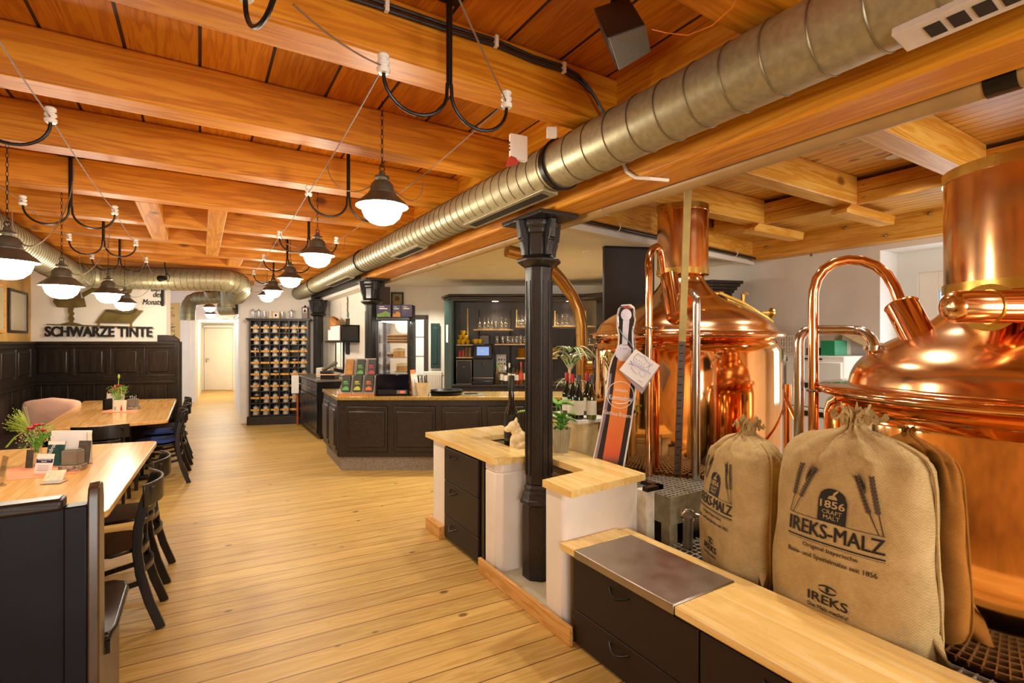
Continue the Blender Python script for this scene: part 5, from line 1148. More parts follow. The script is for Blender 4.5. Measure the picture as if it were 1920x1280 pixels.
mb = MB(F); mb.box(0, .10, 0, .028, .03, .165); part('case', mb, m_white, t, bevel=.006); mb = MB(F); mb.prism([(-.02, -.01), (.045, .012), (.03, .04), (.0, .045)], 0, .03, M=T(0, .03, 0)@RX(PI/2)); part('red_tip', mb, m_redp, t); mb = MB(F)
for k in range(3): mb.box(-.002, 0, .008, .018, .075+.018*k, .085+.018*k)
part('buttons', mb, m_blackpl, t)
F = frame(at(1033, 256, d=2.45), RIGHT); mb = MB(F); mb.box(-.02, .03, 0, .03, 0, .05); solo('junction_box', mb, m_white, 'little white junction box above the girder duct by the black clamp', 'box', bevel=.004)
t = thing('clip_spotlight', 'small black clip spotlight lighting the corner duct beside the end wall lettering', 'spotlight', at(308, 522, d=7.15))
mb = MB(); a, b_ = at(300, 522, d=7.1), at(310, 521, d=7.05); mb.tube([a, b_], [.045, .03], 14); part('head', mb, m_darkmetal, t); mb = MB(); mb.tube([a+(a-b_).normalized()*.002, a+(a-b_).normalized()*.006], .04, 14); part('lens', mb, M_emit('spot_lens', '#fff2cc', 14), t)
mb = MB(); mb.tube([b_, at(312, 512, d=7.05), at(309, 497, d=7.05), (at(309, 497, d=7.05).x, at(309, 497, d=7.05).y, 2.72)], .008, 8); mb.tube([b_, at(316, 528, d=7.05), at(318, 518, d=7.05), at(311, 510, d=7.05)], .005, 6); part('arm', mb, m_darkmetal, t)
cy = 1.895
t = thing('power_cable', 'pair of black cables clipped along the top of the near timber beam', 'cable', (.9, cy, 2.88))
for dz in (0, -.022):
    P = [at(x, y, y=cy)+Vector((0, 0, dz)) for x, y in ((560, -45), (690, -4), (725, 8), (830, 44), (930, 76), (1000, 106), (1055, 124))]+[at(1085, 142, y=1.88)+Vector((0, 0, dz)), at(1105, 165, y=1.87)+Vector((.02 if dz else 0, 0, dz)), at(1120, 190, y=1.86), at(1134, 215, y=1.86)]
    part('cable', MB().tube(P, .0075, 6), m_blackcab, t)
for x, y in ((725, 10), (930, 78), (1057, 127)):
    p = at(x, y, y=cy-.005); mb = MB(); mb.cbox(p, (.008, .012, .025)); part('clip', mb, m_white, t, bevel=.002)
P = [at(1168, 306, x=1.862), at(1175, 322, x=1.862), at(1192, 333, x=1.864), Vector((1.90, at(1200, 338, x=1.864).y-.03, 2.408)), Vector((2.0, at(1200, 338, x=1.864).y-.06, 2.408))]
solo('bent_conduit', MB().tube(P, .009, 8), m_white, 'short white bent conduit crossing under the girder beside the duct clamp', 'conduit')
# ================================================================ cast-iron columns
def column(label, x, y, z0):
    t = thing('iron_column', label, 'column', (x, y, z0)); c = (x, y, 0); a0 = PI/8
    mb = MB(); mb.lathe([(.113, z0), (.113, .50), (.110, .53)], 8, c=c, a0=a0); part('pedestal', mb, m_iron, t, bevel=.006)
    mb = MB(); mb.lathe([(.112, .53), (.128, .535), (.128, .555), (.118, .57), (.112, .60), (.098, .62), (.102, .64), (.09, .66)], 8, c=c, a0=a0); part('base_moulding', mb, m_iron, t, bevel=.004)
    mb = MB(); mb.lathe([(.09, .66), (.092, 2.06), (.10, 2.09)], 8, c=c, a0=a0); s_ = part('shaft', mb, m_iron, t, bevel=.006)
    mb = MB()
    for k in range(8): 
        M = T(x, y, 0) @ RZ(k*PI/4+PI/8+PI/8) ; r = .09*math.cos(PI/8)
        for yy in (-.022, .022): mb.box(r-.004, r+.006, yy-.004, yy+.004, .72, 2.0, M=M)
    part('fluting', mb, m_iron, s_)
    mb = MB(); mb.lathe([(.10, 2.09), (.118, 2.10), (.150, 2.125), (.150, 2.14), (.112, 2.155), (.102, 2.17)], 8, c=c, a0=a0); part('collar', mb, m_iron, t, bevel=.003)
    mb = MB(); mb.lathe([(.100, 2.165), (.104, 2.30), (.118, 2.315), (.118, 2.335), (.135, 2.36), (.135, 2.392)], 8, c=c, a0=a0); part('capital', mb, m_iron, t, bevel=.004)
    for k in range(4):
        M = T(x, y, 0) @ RZ(k*PI/2) ; pr = [(.095, 2.16), (.125, 2.16), (.13, 2.20), (.148, 2.25), (.142, 2.262), (.156, 2.275), (.162, 2.32), (.17, 2.392), (.095, 2.392)]
        mb = MB(); mb.prism(pr, -.022, .022, M=M @ Matrix(((1, 0, 0, 0), (0, 0, 1, 0), (0, 1, 0, 0), (0, 0, 0, 1)))); part('scroll_bracket', mb, m_iron, t, bevel=.005)
    mb = MB(); mb.box(x-.15, x+.15, y-.235, y+.235, 2.392, 2.419); part('top_plate', mb, m_iron, t, bevel=.004)
    return t
CX, CY = 1.925, 2.785
column('black octagonal cast-iron column standing in the notch of the low worktop', CX, CY, .045)
column('black octagonal cast-iron column behind the cake cabinet on the bar', 1.95, 6.72, 0)
column('black octagonal cast-iron column between the mug rack and the black wall shelf', 1.98, 10.48, 0)
# ================================================================ downlights, rail, wall lamp
for k, (px, py, z, lab) in enumerate(((920, 497, 2.60, 'round white downlight in the white bar ceiling left of the near column'), (1102, 472, 2.60, 'round white downlight in the white bar ceiling right of the near column'), (1678, 292, 2.985, 'round downlight in the boarded brewery ceiling'))):
    p = at(px, py, z=z); t = thing('downlight', lab, 'downlight', (p.x, p.y, z-.01)); mb = MB(); mb.lathe([(.06, 0), (.06, -.008), (.048, -.008)], 24, c=(p.x, p.y, z)); part('rim', mb, m_white, t); mb = MB(); mb.lathe([(0, -.006), (.048, -.006)], 24, c=(p.x, p.y, z), closed_caps=False); part('glow', mb, m_bulb, t)
def cbp(u, z=2.60, off=-.03): p = CB0+cbd*u+cbn*off; return Vector((p.x, p.y, z))
t = thing('curtain_rail', 'dark curtain rail with white hooks under the cross beam between bar and brewery', 'rail', cbp(2, 2.58))
part('rail', MB().tube([cbp(.1), cbp(4.1)], .016, 10), m_darkmetal, t)
for u in (.35, 1.05, 1.75, 2.45, 3.15, 3.9): part('hook', MB().tube([cbp(u, 2.65), cbp(u, 2.64, -.05), cbp(u, 2.60, -.055), cbp(u, 2.575, -.035), cbp(u, 2.578, -.01)], .005, 6), m_china, t)
mb = MB(); p0_, p1_ = CB0+cbn*.05, CB1+cbn*.05; mb.slab(p0_, p1_, .05, 2.545, 2.60, 1); struct('trim_8', mb, m_white)
p = at(1402, 434, pl=(CB0-cbn*.0, -cbn)); t = thing('wall_lamp', 'small black bell shaped wall lamp on the cross beam near the right wall', 'lamp', p)
ax = (-cbn).normalized(); mb = MB(); mb.tube([p, p+ax*.02], .03, 14); part('rosette', mb, m_darkmetal, t); h = p+ax*.03+cbd*.13; mb = MB(); mb.tube([p+ax*.015, p+ax*.04+cbd*.06, h+Vector((0, 0, .02))], .01, 8); part('arm', mb, m_darkmetal, t)
mb = MB(); mb.lathe([(.018, .03), (.045, .015), (.062, -.03), (.072, -.085), (.068, -.085), (.058, -.03), (.04, .005), (0, .02)], 24, c=h); part('shade', mb, m_darkmetal, t); mb = MB(); mb.ball(h+Vector((0, 0, -.05)), .035, 12, 8); part('bulb', mb, M_emit('wall_lamp_bulb', '#fff0d8', 5), t)
for px, py in ((1438, 463), (1521, 478), (1585, 427), (1661, 441), (1743, 400)):
    p = at(px, py, x=5.695); mb = MB(); mb.ball(p, .016, 8, 6); struct('bolt', mb, m_steelb, parent=wb)
for k in range(7):
    for z in (2.80, 2.90):
        mb = MB(); mb.ball((4.697, [-2.0, -1.18, -.36, .46, 1.28, 2.10, 2.92][k]-.05, z), .008, 6, 5); struct('bolt', mb, m_steelb, parent=bceil)
# ================================================================ low wall round the column, worktop, drawers
mb = MB(); mb.box(1.70, 2.239, 3.80, 4.06, 0, .769); struct('wall_low_far', mb, m_plaster, bevel=.02)
mb = MB(); mb.prism([(1.70, 3.12), (1.70, 2.985), (1.74, 2.945), (2.045, 2.935), (2.045, 2.41), (2.30, 2.41), (2.30, 4.06), (2.255, 4.06), (2.255, 3.12)], 0, .71); mb.prism([(1.70, 3.12), (1.70, 2.985), (1.74, 2.945), (2.045, 2.935), (2.045, 3.09), (1.95, 3.12)], .709, .769); mb.box(2.262, 2.3, 2.41, 4.06, .709, .769); struct('wall_low_middle', mb, m_plaster, bevel=.01)
mb = MB(); mb.box(1.69, 2.26, 2.21, 2.385, 0, .769); struct('wall_low_near', mb, m_plaster, bevel=.02)
mb = MB(); mb.box(1.66, 2.03, 2.385, 2.95, 0, .045); struct('floor_slab', mb, m_slab)
for k, (a, b) in enumerate(((2.10, 3.125), (3.795, 4.09))):
    mb = MB(); mb.box(1.645, 1.67 if k == 0 else 1.70, a, b, 0, .10); struct('baseboard_%d' % (k+1), mb, m_base, bevel=.004)
out = [(1.672, 4.155), (1.675, 2.985), (1.70, 2.95), (1.90, 2.885), (2.02, 2.885), (2.015, 2.418), (1.667, 2.376), (1.672, 2.118), (2.272, 2.165), (2.30, 3.0), (2.42, 3.6), (2.42, 4.12)]
hole = [(1.985, 3.72), (1.985, 3.135), (2.26, 3.135), (2.26, 3.72)]
poly = out+[out[0]]+[hole[0]]+hole[1:]+[hole[0]]
wt = thing('low_worktop', 'pale beech worktop in a U shape on the low white wall around the iron column', 'worktop', (2.0, 3.1, .77))
mb = MB()
for q in ([(1.672, 4.155), (1.675, 2.985), (1.70, 2.95), (1.985, 2.91), (1.985, 3.135), (1.985, 3.72), (1.985, 4.14)], [(1.985, 3.72), (2.42, 3.72), (2.42, 4.12), (1.985, 4.14)], [(2.26, 3.135), (2.312, 3.0), (2.42, 3.6), (2.42, 3.72), (2.26, 3.72)], [(1.985, 2.91), (2.02, 2.905), (2.30, 2.87), (2.312, 3.0), (2.26, 3.135), (1.985, 3.135)], [(2.015, 2.418), (2.28, 2.418), (2.30, 2.87), (2.02, 2.905)], [(1.667, 2.376), (1.672, 2.118), (2.272, 2.165), (2.28, 2.418), (2.015, 2.418)]): mb.prism(q, .77, .81)
part('worktop', mb, m_maple, wt)
mb = MB(); mb.box(1.986, 2.259, 3.136, 3.719, .712, .72); part('recess_tray', mb, m_darkmetal, wt)
def bow_handle(p, L=.11, out=.028):
    mb = MB(); mb.tube([Vector(p)+Vector((-out*math.sin(PI*k/10), L*(k/10-.5), -.022*math.sin(PI*k/10))) for k in range(11)], .006, 8); return mb
cb_ = thing('drawer_cabinet', 'dark brown three drawer cabinet set into the low white wall', 'cabinet', (1.9, 3.46, 0))
mb = MB(); mb.box(1.70, 2.235, 3.135, 3.79, .02, .765); part('carcass', mb, m_black, cb_)
for z0, z1 in ((.03, .20), (.205, .48), (.485, .75)):
    mb = MB(); mb.box(1.682, 1.70, 3.195, 3.775, z0, z1); d_ = part('drawer', mb, m_brownlac, cb_, bevel=.003); part('handle', bow_handle((1.682, 3.60, z1-.05), .12, .035), m_darkmetal, d_)
# long low counter by the aisle
lc = thing('low_counter', 'long low counter of dark brown drawers beside the aisle in front of the sacks', 'counter', (1.9, .6, 0))
mb = MB(); mb.box(1.70, 2.10, -2.6, 2.125, .02, .468); part('carcass', mb, m_black, lc)
for y0, y1, rows in ((1.325, 2.115, ((.015, .19), (.195, .455))), (.55, 1.315, ((.015, .455),)), (-.25, .54, ((.015, .455),)), (-1.05, -.26, ((.015, .455),))):
    for z0, z1 in rows:
        mb = MB(); mb.box(1.682, 1.70, y0, y1, z0, z1); d_ = part('drawer', mb, m_brownlac, lc, bevel=.003); part('handle', bow_handle((1.682, (y0+y1)/2+.05, z1-.04), .13), m_darkmetal, d_)
m_topY = m_maple
mb = MB(); mb.box(1.665, 2.07, 2.085, 2.205, .47, .51); part('wood_top_end', mb, m_topY, lc, bevel=.005)
mb = MB(); mb.box(1.663, 2.072, 1.432, 2.083, .468, .512); part('steel_top', mb, m_steelb, lc, bevel=.005, label='brushed steel insert of the worktop')
mb = MB(); mb.box(1.665, 2.07, -2.6, 1.43, .47, .51); part('wood_top', mb, m_topY, lc, bevel=.008)
mb = MB(); mb.box(2.074, 2.16, -2.6, 2.205, .455, .495); part('back_ledge', mb, m_topY, lc, bevel=.004)
# ================================================================ steel platforms
def grating(mb, x0, x1, y0, y1, z, p=.034, hole=None):
    x = x0
    def clip(fix, a, b, along):
        segs = [(a, b)]
        if hole:
            hx_, hy_, hr = hole; dd = fix-(hx_ if along == 'y' else hy_)
            if abs(dd) < hr:
                h = math.sqrt(hr*hr-dd*dd); c = hy_ if along == 'y' else hx_; segs = [(a, min(b, c-h)), (max(a, c+h), b)]
        return [(s, e) for s, e in segs if e-s > .005]
    k = 0
    while x <= x1+1e-6:
        for s, e in clip(x, y0, y1, 'y'): mb.box(x-.003, x+.003, s, e, z-.028, z)
        x += p
    y = y0
    while y <= y1+1e-6:
        for s, e in clip(y, x0, x1, 'x'): mb.box(s, e, y-.0028, y+.0028, z-.016, z-.001)
        y += p
ZL, ZU = .36, .64
T1, R1 = Vector((3.507, 2.92, 0)), .761
T2, R2 = Vector((3.35, .736, 0)), .854
c0 = at(1256, 933, z=ZU)
up = thing('upper_platform', 'raised steel grating platform in front of the left copper kettle', 'platform', (c0.x+.3, c0.y+.2, 0))
px0, py0 = c0.x, c0.y
mb = MB(); grating(mb, px0, px0+1.7, py0, 3.65, ZU, .036, (T1.x, T1.y, R1+.035)); part('grating', mb, m_grat, up, kind='stuff')
m_beige = M_plain('worn_beige_paint', '#9c8d6c', .55, .1, var=.3, nscale=14)
mb = MB(); mb.box(px0-.006, px0+1.7, py0-.006, py0, ZU-.17, ZU+.003); mb.box(px0-.006, px0, py0, 3.65, ZU-.17, ZU+.003); part('skirt', mb, m_beige, up)
mb = MB(); mb.box(px0, px0+.07, py0, py0+.07, ZL-.3, ZU-.172); part('leg', mb, m_beige, up, bevel=.003); mb = MB(); mb.box(px0, px0+.07, py0+.35, py0+.42, ZL-.3, ZU-.172); part('leg', mb, m_beige, up, bevel=.003)
mb = MB(); mb.box(px0+1.6, px0+1.67, py0, py0+.07, 0, ZU-.172); part('leg', mb, m_beige, up)
mb = MB(); mb.box(px0+.1, px0+1.6, py0+.12, py0+.14, .0, ZU-.18); part('dark_skirting', mb, m_darkmetal, up)
mb = MB(); mb.box(2.72, 2.80, py0+.05, py0+.10, ZL, .58); part('strut', mb, m_steelb, up); 
tc2 = at(1290, 968, d=3.05)
t = thing('pipe_clamp', 'stainless pipe clamp ring under the edge of the raised platform', 'clamp', tc2)
M = Matrix.Translation(tc2) @ RZ(-YAW) ; mb = MB(); mb.torus((0, 0, 0), .038, .009, 24, 8, M=M@RX(PI/2)@RY(.0)); part('ring', mb, m_steel, t); mb = MB(); mb.tube([tc2+RIGHT*.04+Vector((0, 0, .01)), tc2+RIGHT*.075+Vector((0, 0, .0))], .014, 10); part('screw', mb, m_steel, t); mb = MB(); mb.tube([tc2, tc2-Vector((0, 0, .20))], .03, 14); part('pipe', mb, m_steelb, t)
lp = thing('lower_platform', 'low steel grating deck behind the long counter under the sacks', 'platform', (3.2, .5, 0))
mb = MB(); grating(mb, 2.17, 4.5, -1.4, c0.y-.02, ZL, .042, (T2.x, T2.y, R2+.02)); part('grating', mb, m_grat, lp, kind='stuff')
mb = MB(); mb.box(2.17, 4.5, -1.4, c0.y-.02, ZL-.08, ZL-.03); part('tray', mb, m_darkmetal, lp)
for x in (2.2, 4.4):
    for y in (-1.3, 1.9): mb = MB(); mb.box(x, x+.06, y, y+.06, 0, ZL-.08); part('leg', mb, m_beige, lp)
t = thing('corner_post', 'worn white painted post with a dark cap at the end of the low wall', 'post', (2.36, 2.27, .4))
a, b = at(1191, 960, x=2.30), at(1214, 960, x=2.30)
mb = MB(); mb.box(2.275, 2.345, 2.16, 2.25, 0, .70); part('post', mb, M_plain('worn_white_paint', '#d9cfb8', .6, var=.15, nscale=20, bump=.2), t, bevel=.004)
mb = MB(); mb.box(2.272, 2.41, 2.15, 2.19, .70, .725); mb.box(2.37, 2.41, 2.15, 2.30, .70, .725); part('cap', mb, m_darkmetal, t)
# ================================================================ copper kettles
def kettle(t, C, R, zb, prof_rim, dome, neck, rc, zc0, zc1):
    c = (C.x, C.y, 0)
    zr = prof_rim
    mb = MB(); mb.lathe([(R-.004, zb), (R, zb+.02), (R, zr-.14), (R-.015, zr-.09), (R-.05, zr-.055), (R-.065, zr-.04)], 96, c=c, closed_caps=False); part('body', mb, m_copper, t, sharp=60)
    mb = MB(); mb.lathe([(R-.065, zr-.045), (R+.01, zr-.04), (R+.03, zr-.025), (R+.03, zr-.01), (R+.015, zr+.004), (dome[0][0]+.01, zr+.012)], 96, c=c, closed_caps=False); part('rim', mb, m_copper3, t, sharp=60)
    P = [(dome[0][0]+.012, zr+.010)]
    d = [Vector((x, z)) for x, z in dome+neck]
    for i in range(len(d)-1):                       # smooth the dome profile
        p0, p1, p2, p3 = d[max(i-1, 0)], d[i], d[i+1], d[min(i+2, len(d)-1)]
        for k in range(6):
            u = k/6; P.append(tuple(.5*((2*p1)+(p2-p0)*u+(2*p0-5*p1+4*p2-p3)*u*u+(3*p1-p0-3*p2+p3)*u**3)))
    P.append(tuple(d[-1])); mb = MB(); mb.lathe(P, 96, c=c, closed_caps=False); part('dome', mb, m_copper2, t, sharp=60)
    mb = MB(); mb.lathe([(rc*.55, zc0+.012), (rc, zc0+.01), (rc, zc1-.01)], 64, c=c, closed_caps=False); ch = part('chimney', mb, m_copper2, t, sharp=60)
    for z in (zc0, zc1-.05): mb = MB(); mb.lathe([(rc, z), (rc+.006, z), (rc+.006, z+.05), (rc, z+.05)], 64, c=c, closed_caps=False); part('brass_band', mb, m_brass, ch, sharp=60)
    mb = MB(); mb.lathe([(R+.015, zb-.02), (R+.015, zb+.012), (R-.01, zb+.012)], 64, c=c, closed_caps=False); part('base_ring', mb, m_steelb, t)
kt1 = thing('brew_kettle', 'far copper brew kettle with domed lid and chimney, behind the bottle shaped board', 'kettle', (T1.x, T1.y, ZU))
kettle(kt1, T1, R1, ZU-.05, 1.665, [(.725, 1.685), (.69, 1.745), (.62, 1.803), (.53, 1.853), (.417, 1.905), (.31, 1.96)], [(.235, 2.03), (.185, 2.10), (.165, 2.18)], .207, 2.16, 2.742)
kt2 = thing('brew_kettle', 'near copper brew kettle cut by the edge of the photo, behind the big sack', 'kettle', (T2.x, T2.y, ZL))
kettle(kt2, T2, R2, ZL-.06, 1.365, [(.74, 1.382), (.725, 1.44), (.69, 1.50), (.62, 1.565), (.53, 1.62), (.435, 1.672), (.36, 1.735)], [(.32, 1.79), (.315, 1.85)], .335, 1.83, 2.435)
for z0, z1 in ((0, ZU-.05),): mb = MB(); mb.lathe([(R1*.8, 0), (R1*.8, ZU-.05)], 48, c=(T1.x, T1.y, 0)); part('foot', mb, m_darkmetal, kt1)
mb = MB(); mb.lathe([(R2*.8, 0), (R2*.8, ZL-.09)], 48, c=(T2.x, T2.y, 0)); part('foot', mb, m_darkmetal, kt2)
def arcp(p0, p1, p2, n=10):
    p0, p1, p2 = Vector(p0), Vector(p1), Vector(p2); return [p0*(1-u)**2+p1*2*u*(1-u)+p2*u*u for u in [k/n for k in range(n+1)]]
# near kettle: gooseneck, cup, steel pipe, valve, cross pipe
gp0 = at(1525, 700, d=2.82); gx = gp0; zt = lambda py, d: EYE+(640-py)*d/950
top = [Vector((gx.x, gx.y, ZL)), Vector((gx.x, gx.y, zt(560, 2.82)))]
e1 = at(1690, 572, d=2.60)
pts = [at(*q) if len(q) == 2 else at(q[0], q[1], d=q[2]) for q in ((1526, 545, 2.82), (1532, 523, 2.81), (1545, 505, 2.79), (1565, 492, 2.77), (1590, 487, 2.74), (1617, 489, 2.71), (1642, 498, 2.68), (1663, 515, 2.65), (1677, 538, 2.62), (1685, 558, 2.60), (1692, 582, 2.58))]
part('gooseneck_pipe', MB().tube(top+pts, .026, 18), m_copper3, kt2)
cu0, cu1 = at(1690, 572, d=2.585), at(1738, 662, d=2.44)
mb = MB(); mb.tube([cu0, cu1], .072, 32, caps=False); mb.torus((0, 0, 0), .072, .004, 32, 6, M=Matrix.Translation(cu0) @ (cu1-cu0).to_track_quat('Z', 'Y').to_matrix().to_4x4()); part('spout_cup', mb, m_copper3, kt2)
S = 2.88
sp = [Vector((at(1498, 700, d=S).x, at(1498, 700, d=S).y, ZL)), at(1498, 660, d=S)]+arcp(at(1498, 645, d=S), at(1499, 619, d=S), at(1522, 618, d=S))+[at(1580, 618, d=2.80)]+arcp(at(1602, 619, d=2.77), at(1632, 619, d=2.68), at(1640, 652, d=2.64))
part('steel_pipe', MB().tube(sp, .026, 18), m_steel, kt2)
q = at(1640, 652, d=2.64); mb = MB(); mb.tube([q+Vector((0, 0, .012)), q-Vector((0, 0, .014))], .046, 24); mb.tube([q-RIGHT*.055, q+RIGHT*.055], .012, 8); part('pipe_clamp', mb, m_steel, kt2); part('nozzle', MB().tube([q-Vector((0, 0, .014)), q-Vector((0, 0, .13))], .034, 20), m_copper3, kt2)
mb = MB(); q2 = at(1632, 668, d=2.66); mb.tube([q2, q2-Vector((0, 0, .08))], .008, 8); part('gauge', mb, m_brass, kt2)
q = at(1666, 657, d=2.56); mb = MB(); mb.lathe([(0, .02), (.03, .02), (.034, .012), (.034, 0), (.012, -.01), (.022, -.03), (.022, -.05), (.012, -.06), (.014, -.12)], 18, c=q); mb.tube([q-Vector((0, 0, .035)), q-Vector((0, 0, .035))+RIGHT*.055], .012, 8); part('valve', mb, m_steel, kt2)
part('valve_cable', MB().tube([q+RIGHT*.05-Vector((0, 0, .035)), q+RIGHT*.085-Vector((0, 0, .02)), q+RIGHT*.08+Vector((0, 0, .02)), q+RIGHT*.06+Vector((0, 0, .035)), q+RIGHT*.10+Vector((0, 0, .06)), cu0*.5+cu1*.5-RIGHT*.05], .005, 6), m_blackcab, kt2)
for k in (0, 1):
    part('sensor_cable', MB().tube([at(1738, 622+8*k, d=2.45), at(1765, 618+8*k, d=2.42), at(1785, 604+7*k, d=2.40), at(1800, 588+4*k, d=2.38), at(1812, 578, d=2.4)], .005, 6), m_blackcab, kt2)
x0, x1 = at(1790, 575, d=2.06), at(2300, 575, d=2.06)
dirx = (x1-x0).normalized(); mb = MB(); mb.tube([x0-dirx*.035, x0-dirx*.033, x0-dirx*.02, x0, x0+dirx*.14], [.0, .03, .055, .066, .066], 28); cp = part('steam_pipe', mb, m_copper2, kt2, sharp=50)
mb = MB(); mb.tube([x0+dirx*.145, x1], .068, 28); part('pipe_section', mb, m_copper3, cp); mb = MB(); mb.torus((0, 0, 0), .068, .005, 28, 6, M=Matrix.Translation(x0+dirx*.142) @ dirx.to_track_quat('Z', 'Y').to_matrix().to_4x4()); part('pipe_joint', mb, m_brass, cp)
fl = (x0+dirx*.10); tow = Vector((T2.x-fl.x, T2.y-fl.y, 0)).normalized(); fl2 = fl+tow*.09; mb = MB(); mb.tube([fl2, fl2+tow*.012], .098, 32); part('flange', mb, m_brass, cp)
mb = MB(); mb.tube([fl, fl+tow*.35], .055, 20); part('pipe_stub', mb, m_copper3, cp)
for z in (2.41,): mb = MB(); mb.ball((T2.x-.338*math.cos(.9), T2.y-.338*math.sin(.9)*-.2, z), .006, 6, 5); part('rivet', mb, m_brass, kt2)
q = at(1535, 732, d=2.80); mb = MB(); mb.tube([q-RIGHT*.04, q+RIGHT*.12], .009, 8); mb.torus((0, 0, 0), .03, .008, 18, 6, M=Matrix.Translation(at(1526, 732, d=2.82))); part('pipe_bracket', mb, m_steel, kt2)
# far kettle: gooseneck, cup, steel pipe, manway, fittings
D1 = 3.62
b1 = at(1217, 700, d=D1); pts = [Vector((b1.x, b1.y, ZU-.02)), Vector((b1.x, b1.y, EYE+(640-520)*D1/950))]+[at(x, y, d=d) for x, y, d in ((1216, 495, 3.62), (1218, 478, 3.66), (1224, 466, 3.72), (1231, 462, 3.78), (1237, 468, 3.84), (1240, 485, 3.9), (1243, 510, 3.95), (1246, 528, 3.98))]
part('gooseneck_pipe', MB().tube(pts, .026, 16), m_copper3, kt1)
mb = MB(); mb.tube([at(1254, 516, d=3.82), at(1266, 590, d=3.72)], .066, 28, caps=False); part('spout_cup', mb, m_copper3, kt1)
q = at(1217, 615, d=D1); mb = MB(); mb.tube([q-RIGHT*.05, q+RIGHT*.06], .01, 8); mb.torus((0, 0, 0), .032, .008, 18, 6, M=Matrix.Translation(q)); part('pipe_bracket', mb, m_steel, kt1)
D2 = 3.5; b2 = at(1306, 700, d=D2); pts = [Vector((b2.x, b2.y, ZU-.03)), at(1306, 570, d=D2)]+arcp(at(1306, 565, d=D2), at(1305, 546, d=D2+.02), at(1290, 548, d=D2+.15))+[at(1278, 551, d=D2+.4)]
part('steel_pipe', MB().tube(pts, .026, 16), m_steel, kt1)
hatch = []
def dome1(a, r):      # point on the far dome surface at plan angle a, radius r
    pr = [(.725, 1.685), (.69, 1.745), (.62, 1.803), (.53, 1.853), (.417, 1.905), (.31, 1.96), (.235, 2.03)]
    for (ra, za), (rb, zb) in zip(pr[:-1], pr[1:]):
        if rb <= r <= ra: z = za+(zb-za)*(ra-r)/(ra-rb); break
    return Vector((T1.x+r*math.cos(a), T1.y+r*math.sin(a), z+.012))
ah = math.atan2(-SN, CS)-.08; rad = []
da = .36
mb = MB(); loop = [dome1(ah-da*.55, .36), dome1(ah-da*.75, .52), dome1(ah-da*.62, .69), dome1(ah, .70), dome1(ah+da*.62, .69), dome1(ah+da*.75, .52), dome1(ah+da*.55, .36), dome1(ah, .34)]
mb.tube(loop, .016, 8, closed=True); mw = part('manway_frame', mb, m_brass, kt1)
mb = MB(); cc = sum(loop, Vector())/8+Vector((0, 0, .02)); mb.add(loop+[cc], [(i, (i+1) % 8, 8) for i in range(8)]); part('manway_lid', mb, m_copper2, mw)
mb = MB(); mb.strip([dome1(ah, .30)+Vector((0, 0, .03)), dome1(ah, .5)+Vector((0, 0, .045)), dome1(ah, .70)+Vector((0, 0, .05))], .02, .05, up=(0, 0, 1)); part('manway_bar', mb, m_brass, mw)
q = dome1(ah, .50)+Vector((0, 0, .05)); mb = MB(); mb.tube([q, q+Vector((0, 0, .07))], [.012, .018], 10); mb.tube([q+Vector((0, 0, .075))-FWD*.05, q+Vector((0, 0, .075))+RIGHT*.04], .012, 8); part('manway_handle', mb, m_brass, mw)
q = dome1(ah, .68)+Vector((0, 0, .075)); mb = MB(); mb.tube([q-RIGHT*.03, q+RIGHT*.05], .016, 10); mb.tube([q+RIGHT*.05, q+RIGHT*.065], .045, 16); part('manway_wheel', mb, m_brass, mw)
q = dome1(ah-.0, .29)+Vector((0, 0, .02)); mb = MB(); mb.tube([q-RIGHT*.05, q+RIGHT*.05], .014, 8); part('hinge', mb, m_brass, mw)
q = at(1319, 580, d=3.78); mb = MB(); mb.tube([q, q-Vector((0, 0, .05))], .022, 14); part('sight_plug', mb, m_brass, kt1)
# dip stick hanging before the kettle
t = thing('dip_stick', 'long brass measuring strip with a dark notched lower half hanging before the far kettle', 'measuring stick', at(1271, 890, d=3.35))
u0, u1, u2 = at(1290, 356, d=3.30), at(1279, 640, d=3.32), at(1270, 888, d=3.34)
part('brass_strip', MB().strip([u0, u1], .045, .012, up=RIGHT), M_plain('aged_brass_strip', '#9a834c', .4, .6, var=.15), t)
part('dark_strip', MB().strip([u1, u2], .043, .016, up=RIGHT), M_plain('brown_leather_strip', '#5a4636', .5, var=.3, nscale=25), t)
mb = MB()
for k in range(17):
    p = u1+(u2-u1)*(k+.5)/17-FWD*.009; mb.cbox(p, (.0225, .003, .003), None)
part('notches', mb, m_ink, t)
# ================================================================ malt sacks
def M_burlap():
    t = NT('burlap'); co = t.co()
    w = []
    for ax, sc in ((1, 260), (2, 260)):
        sp = t.N('ShaderNodeSeparateXYZ'); t.L(co, sp.inputs[0]); w.append(t.math('SINE', t.math('MULTIPLY_ADD', sp.outputs[ax], sc*2.2, t.math('MULTIPLY', t.noise(co, 30, 2), 3.0))))
    weave = t.math('MULTIPLY', w[0], w[1]); n = t.noise(co, 9, 5, .6); fib = t.noise(t.mapping(co, (20, 20, 160)), 3, 3)
    f = t.math('ADD', t.math('MULTIPLY', weave, .06), t.math('ADD', t.math('MULTIPLY', n, .5), t.math('MULTIPLY', fib, .4)))
    t.set(Base_Color=t.ramp(f, [(.2, srgb('#8f7444')), (.5, srgb('#b99d68')), (.8, srgb('#cfb98c'))]), Roughness=.95)
    t.bump(t.math('ADD', weave, t.math('MULTIPLY', fib, 2)), .35, .0015); return t.m
m_burlap = M_burlap()
SH, SWD, SDP = .86, .295, .150      # body height, half width, half depth
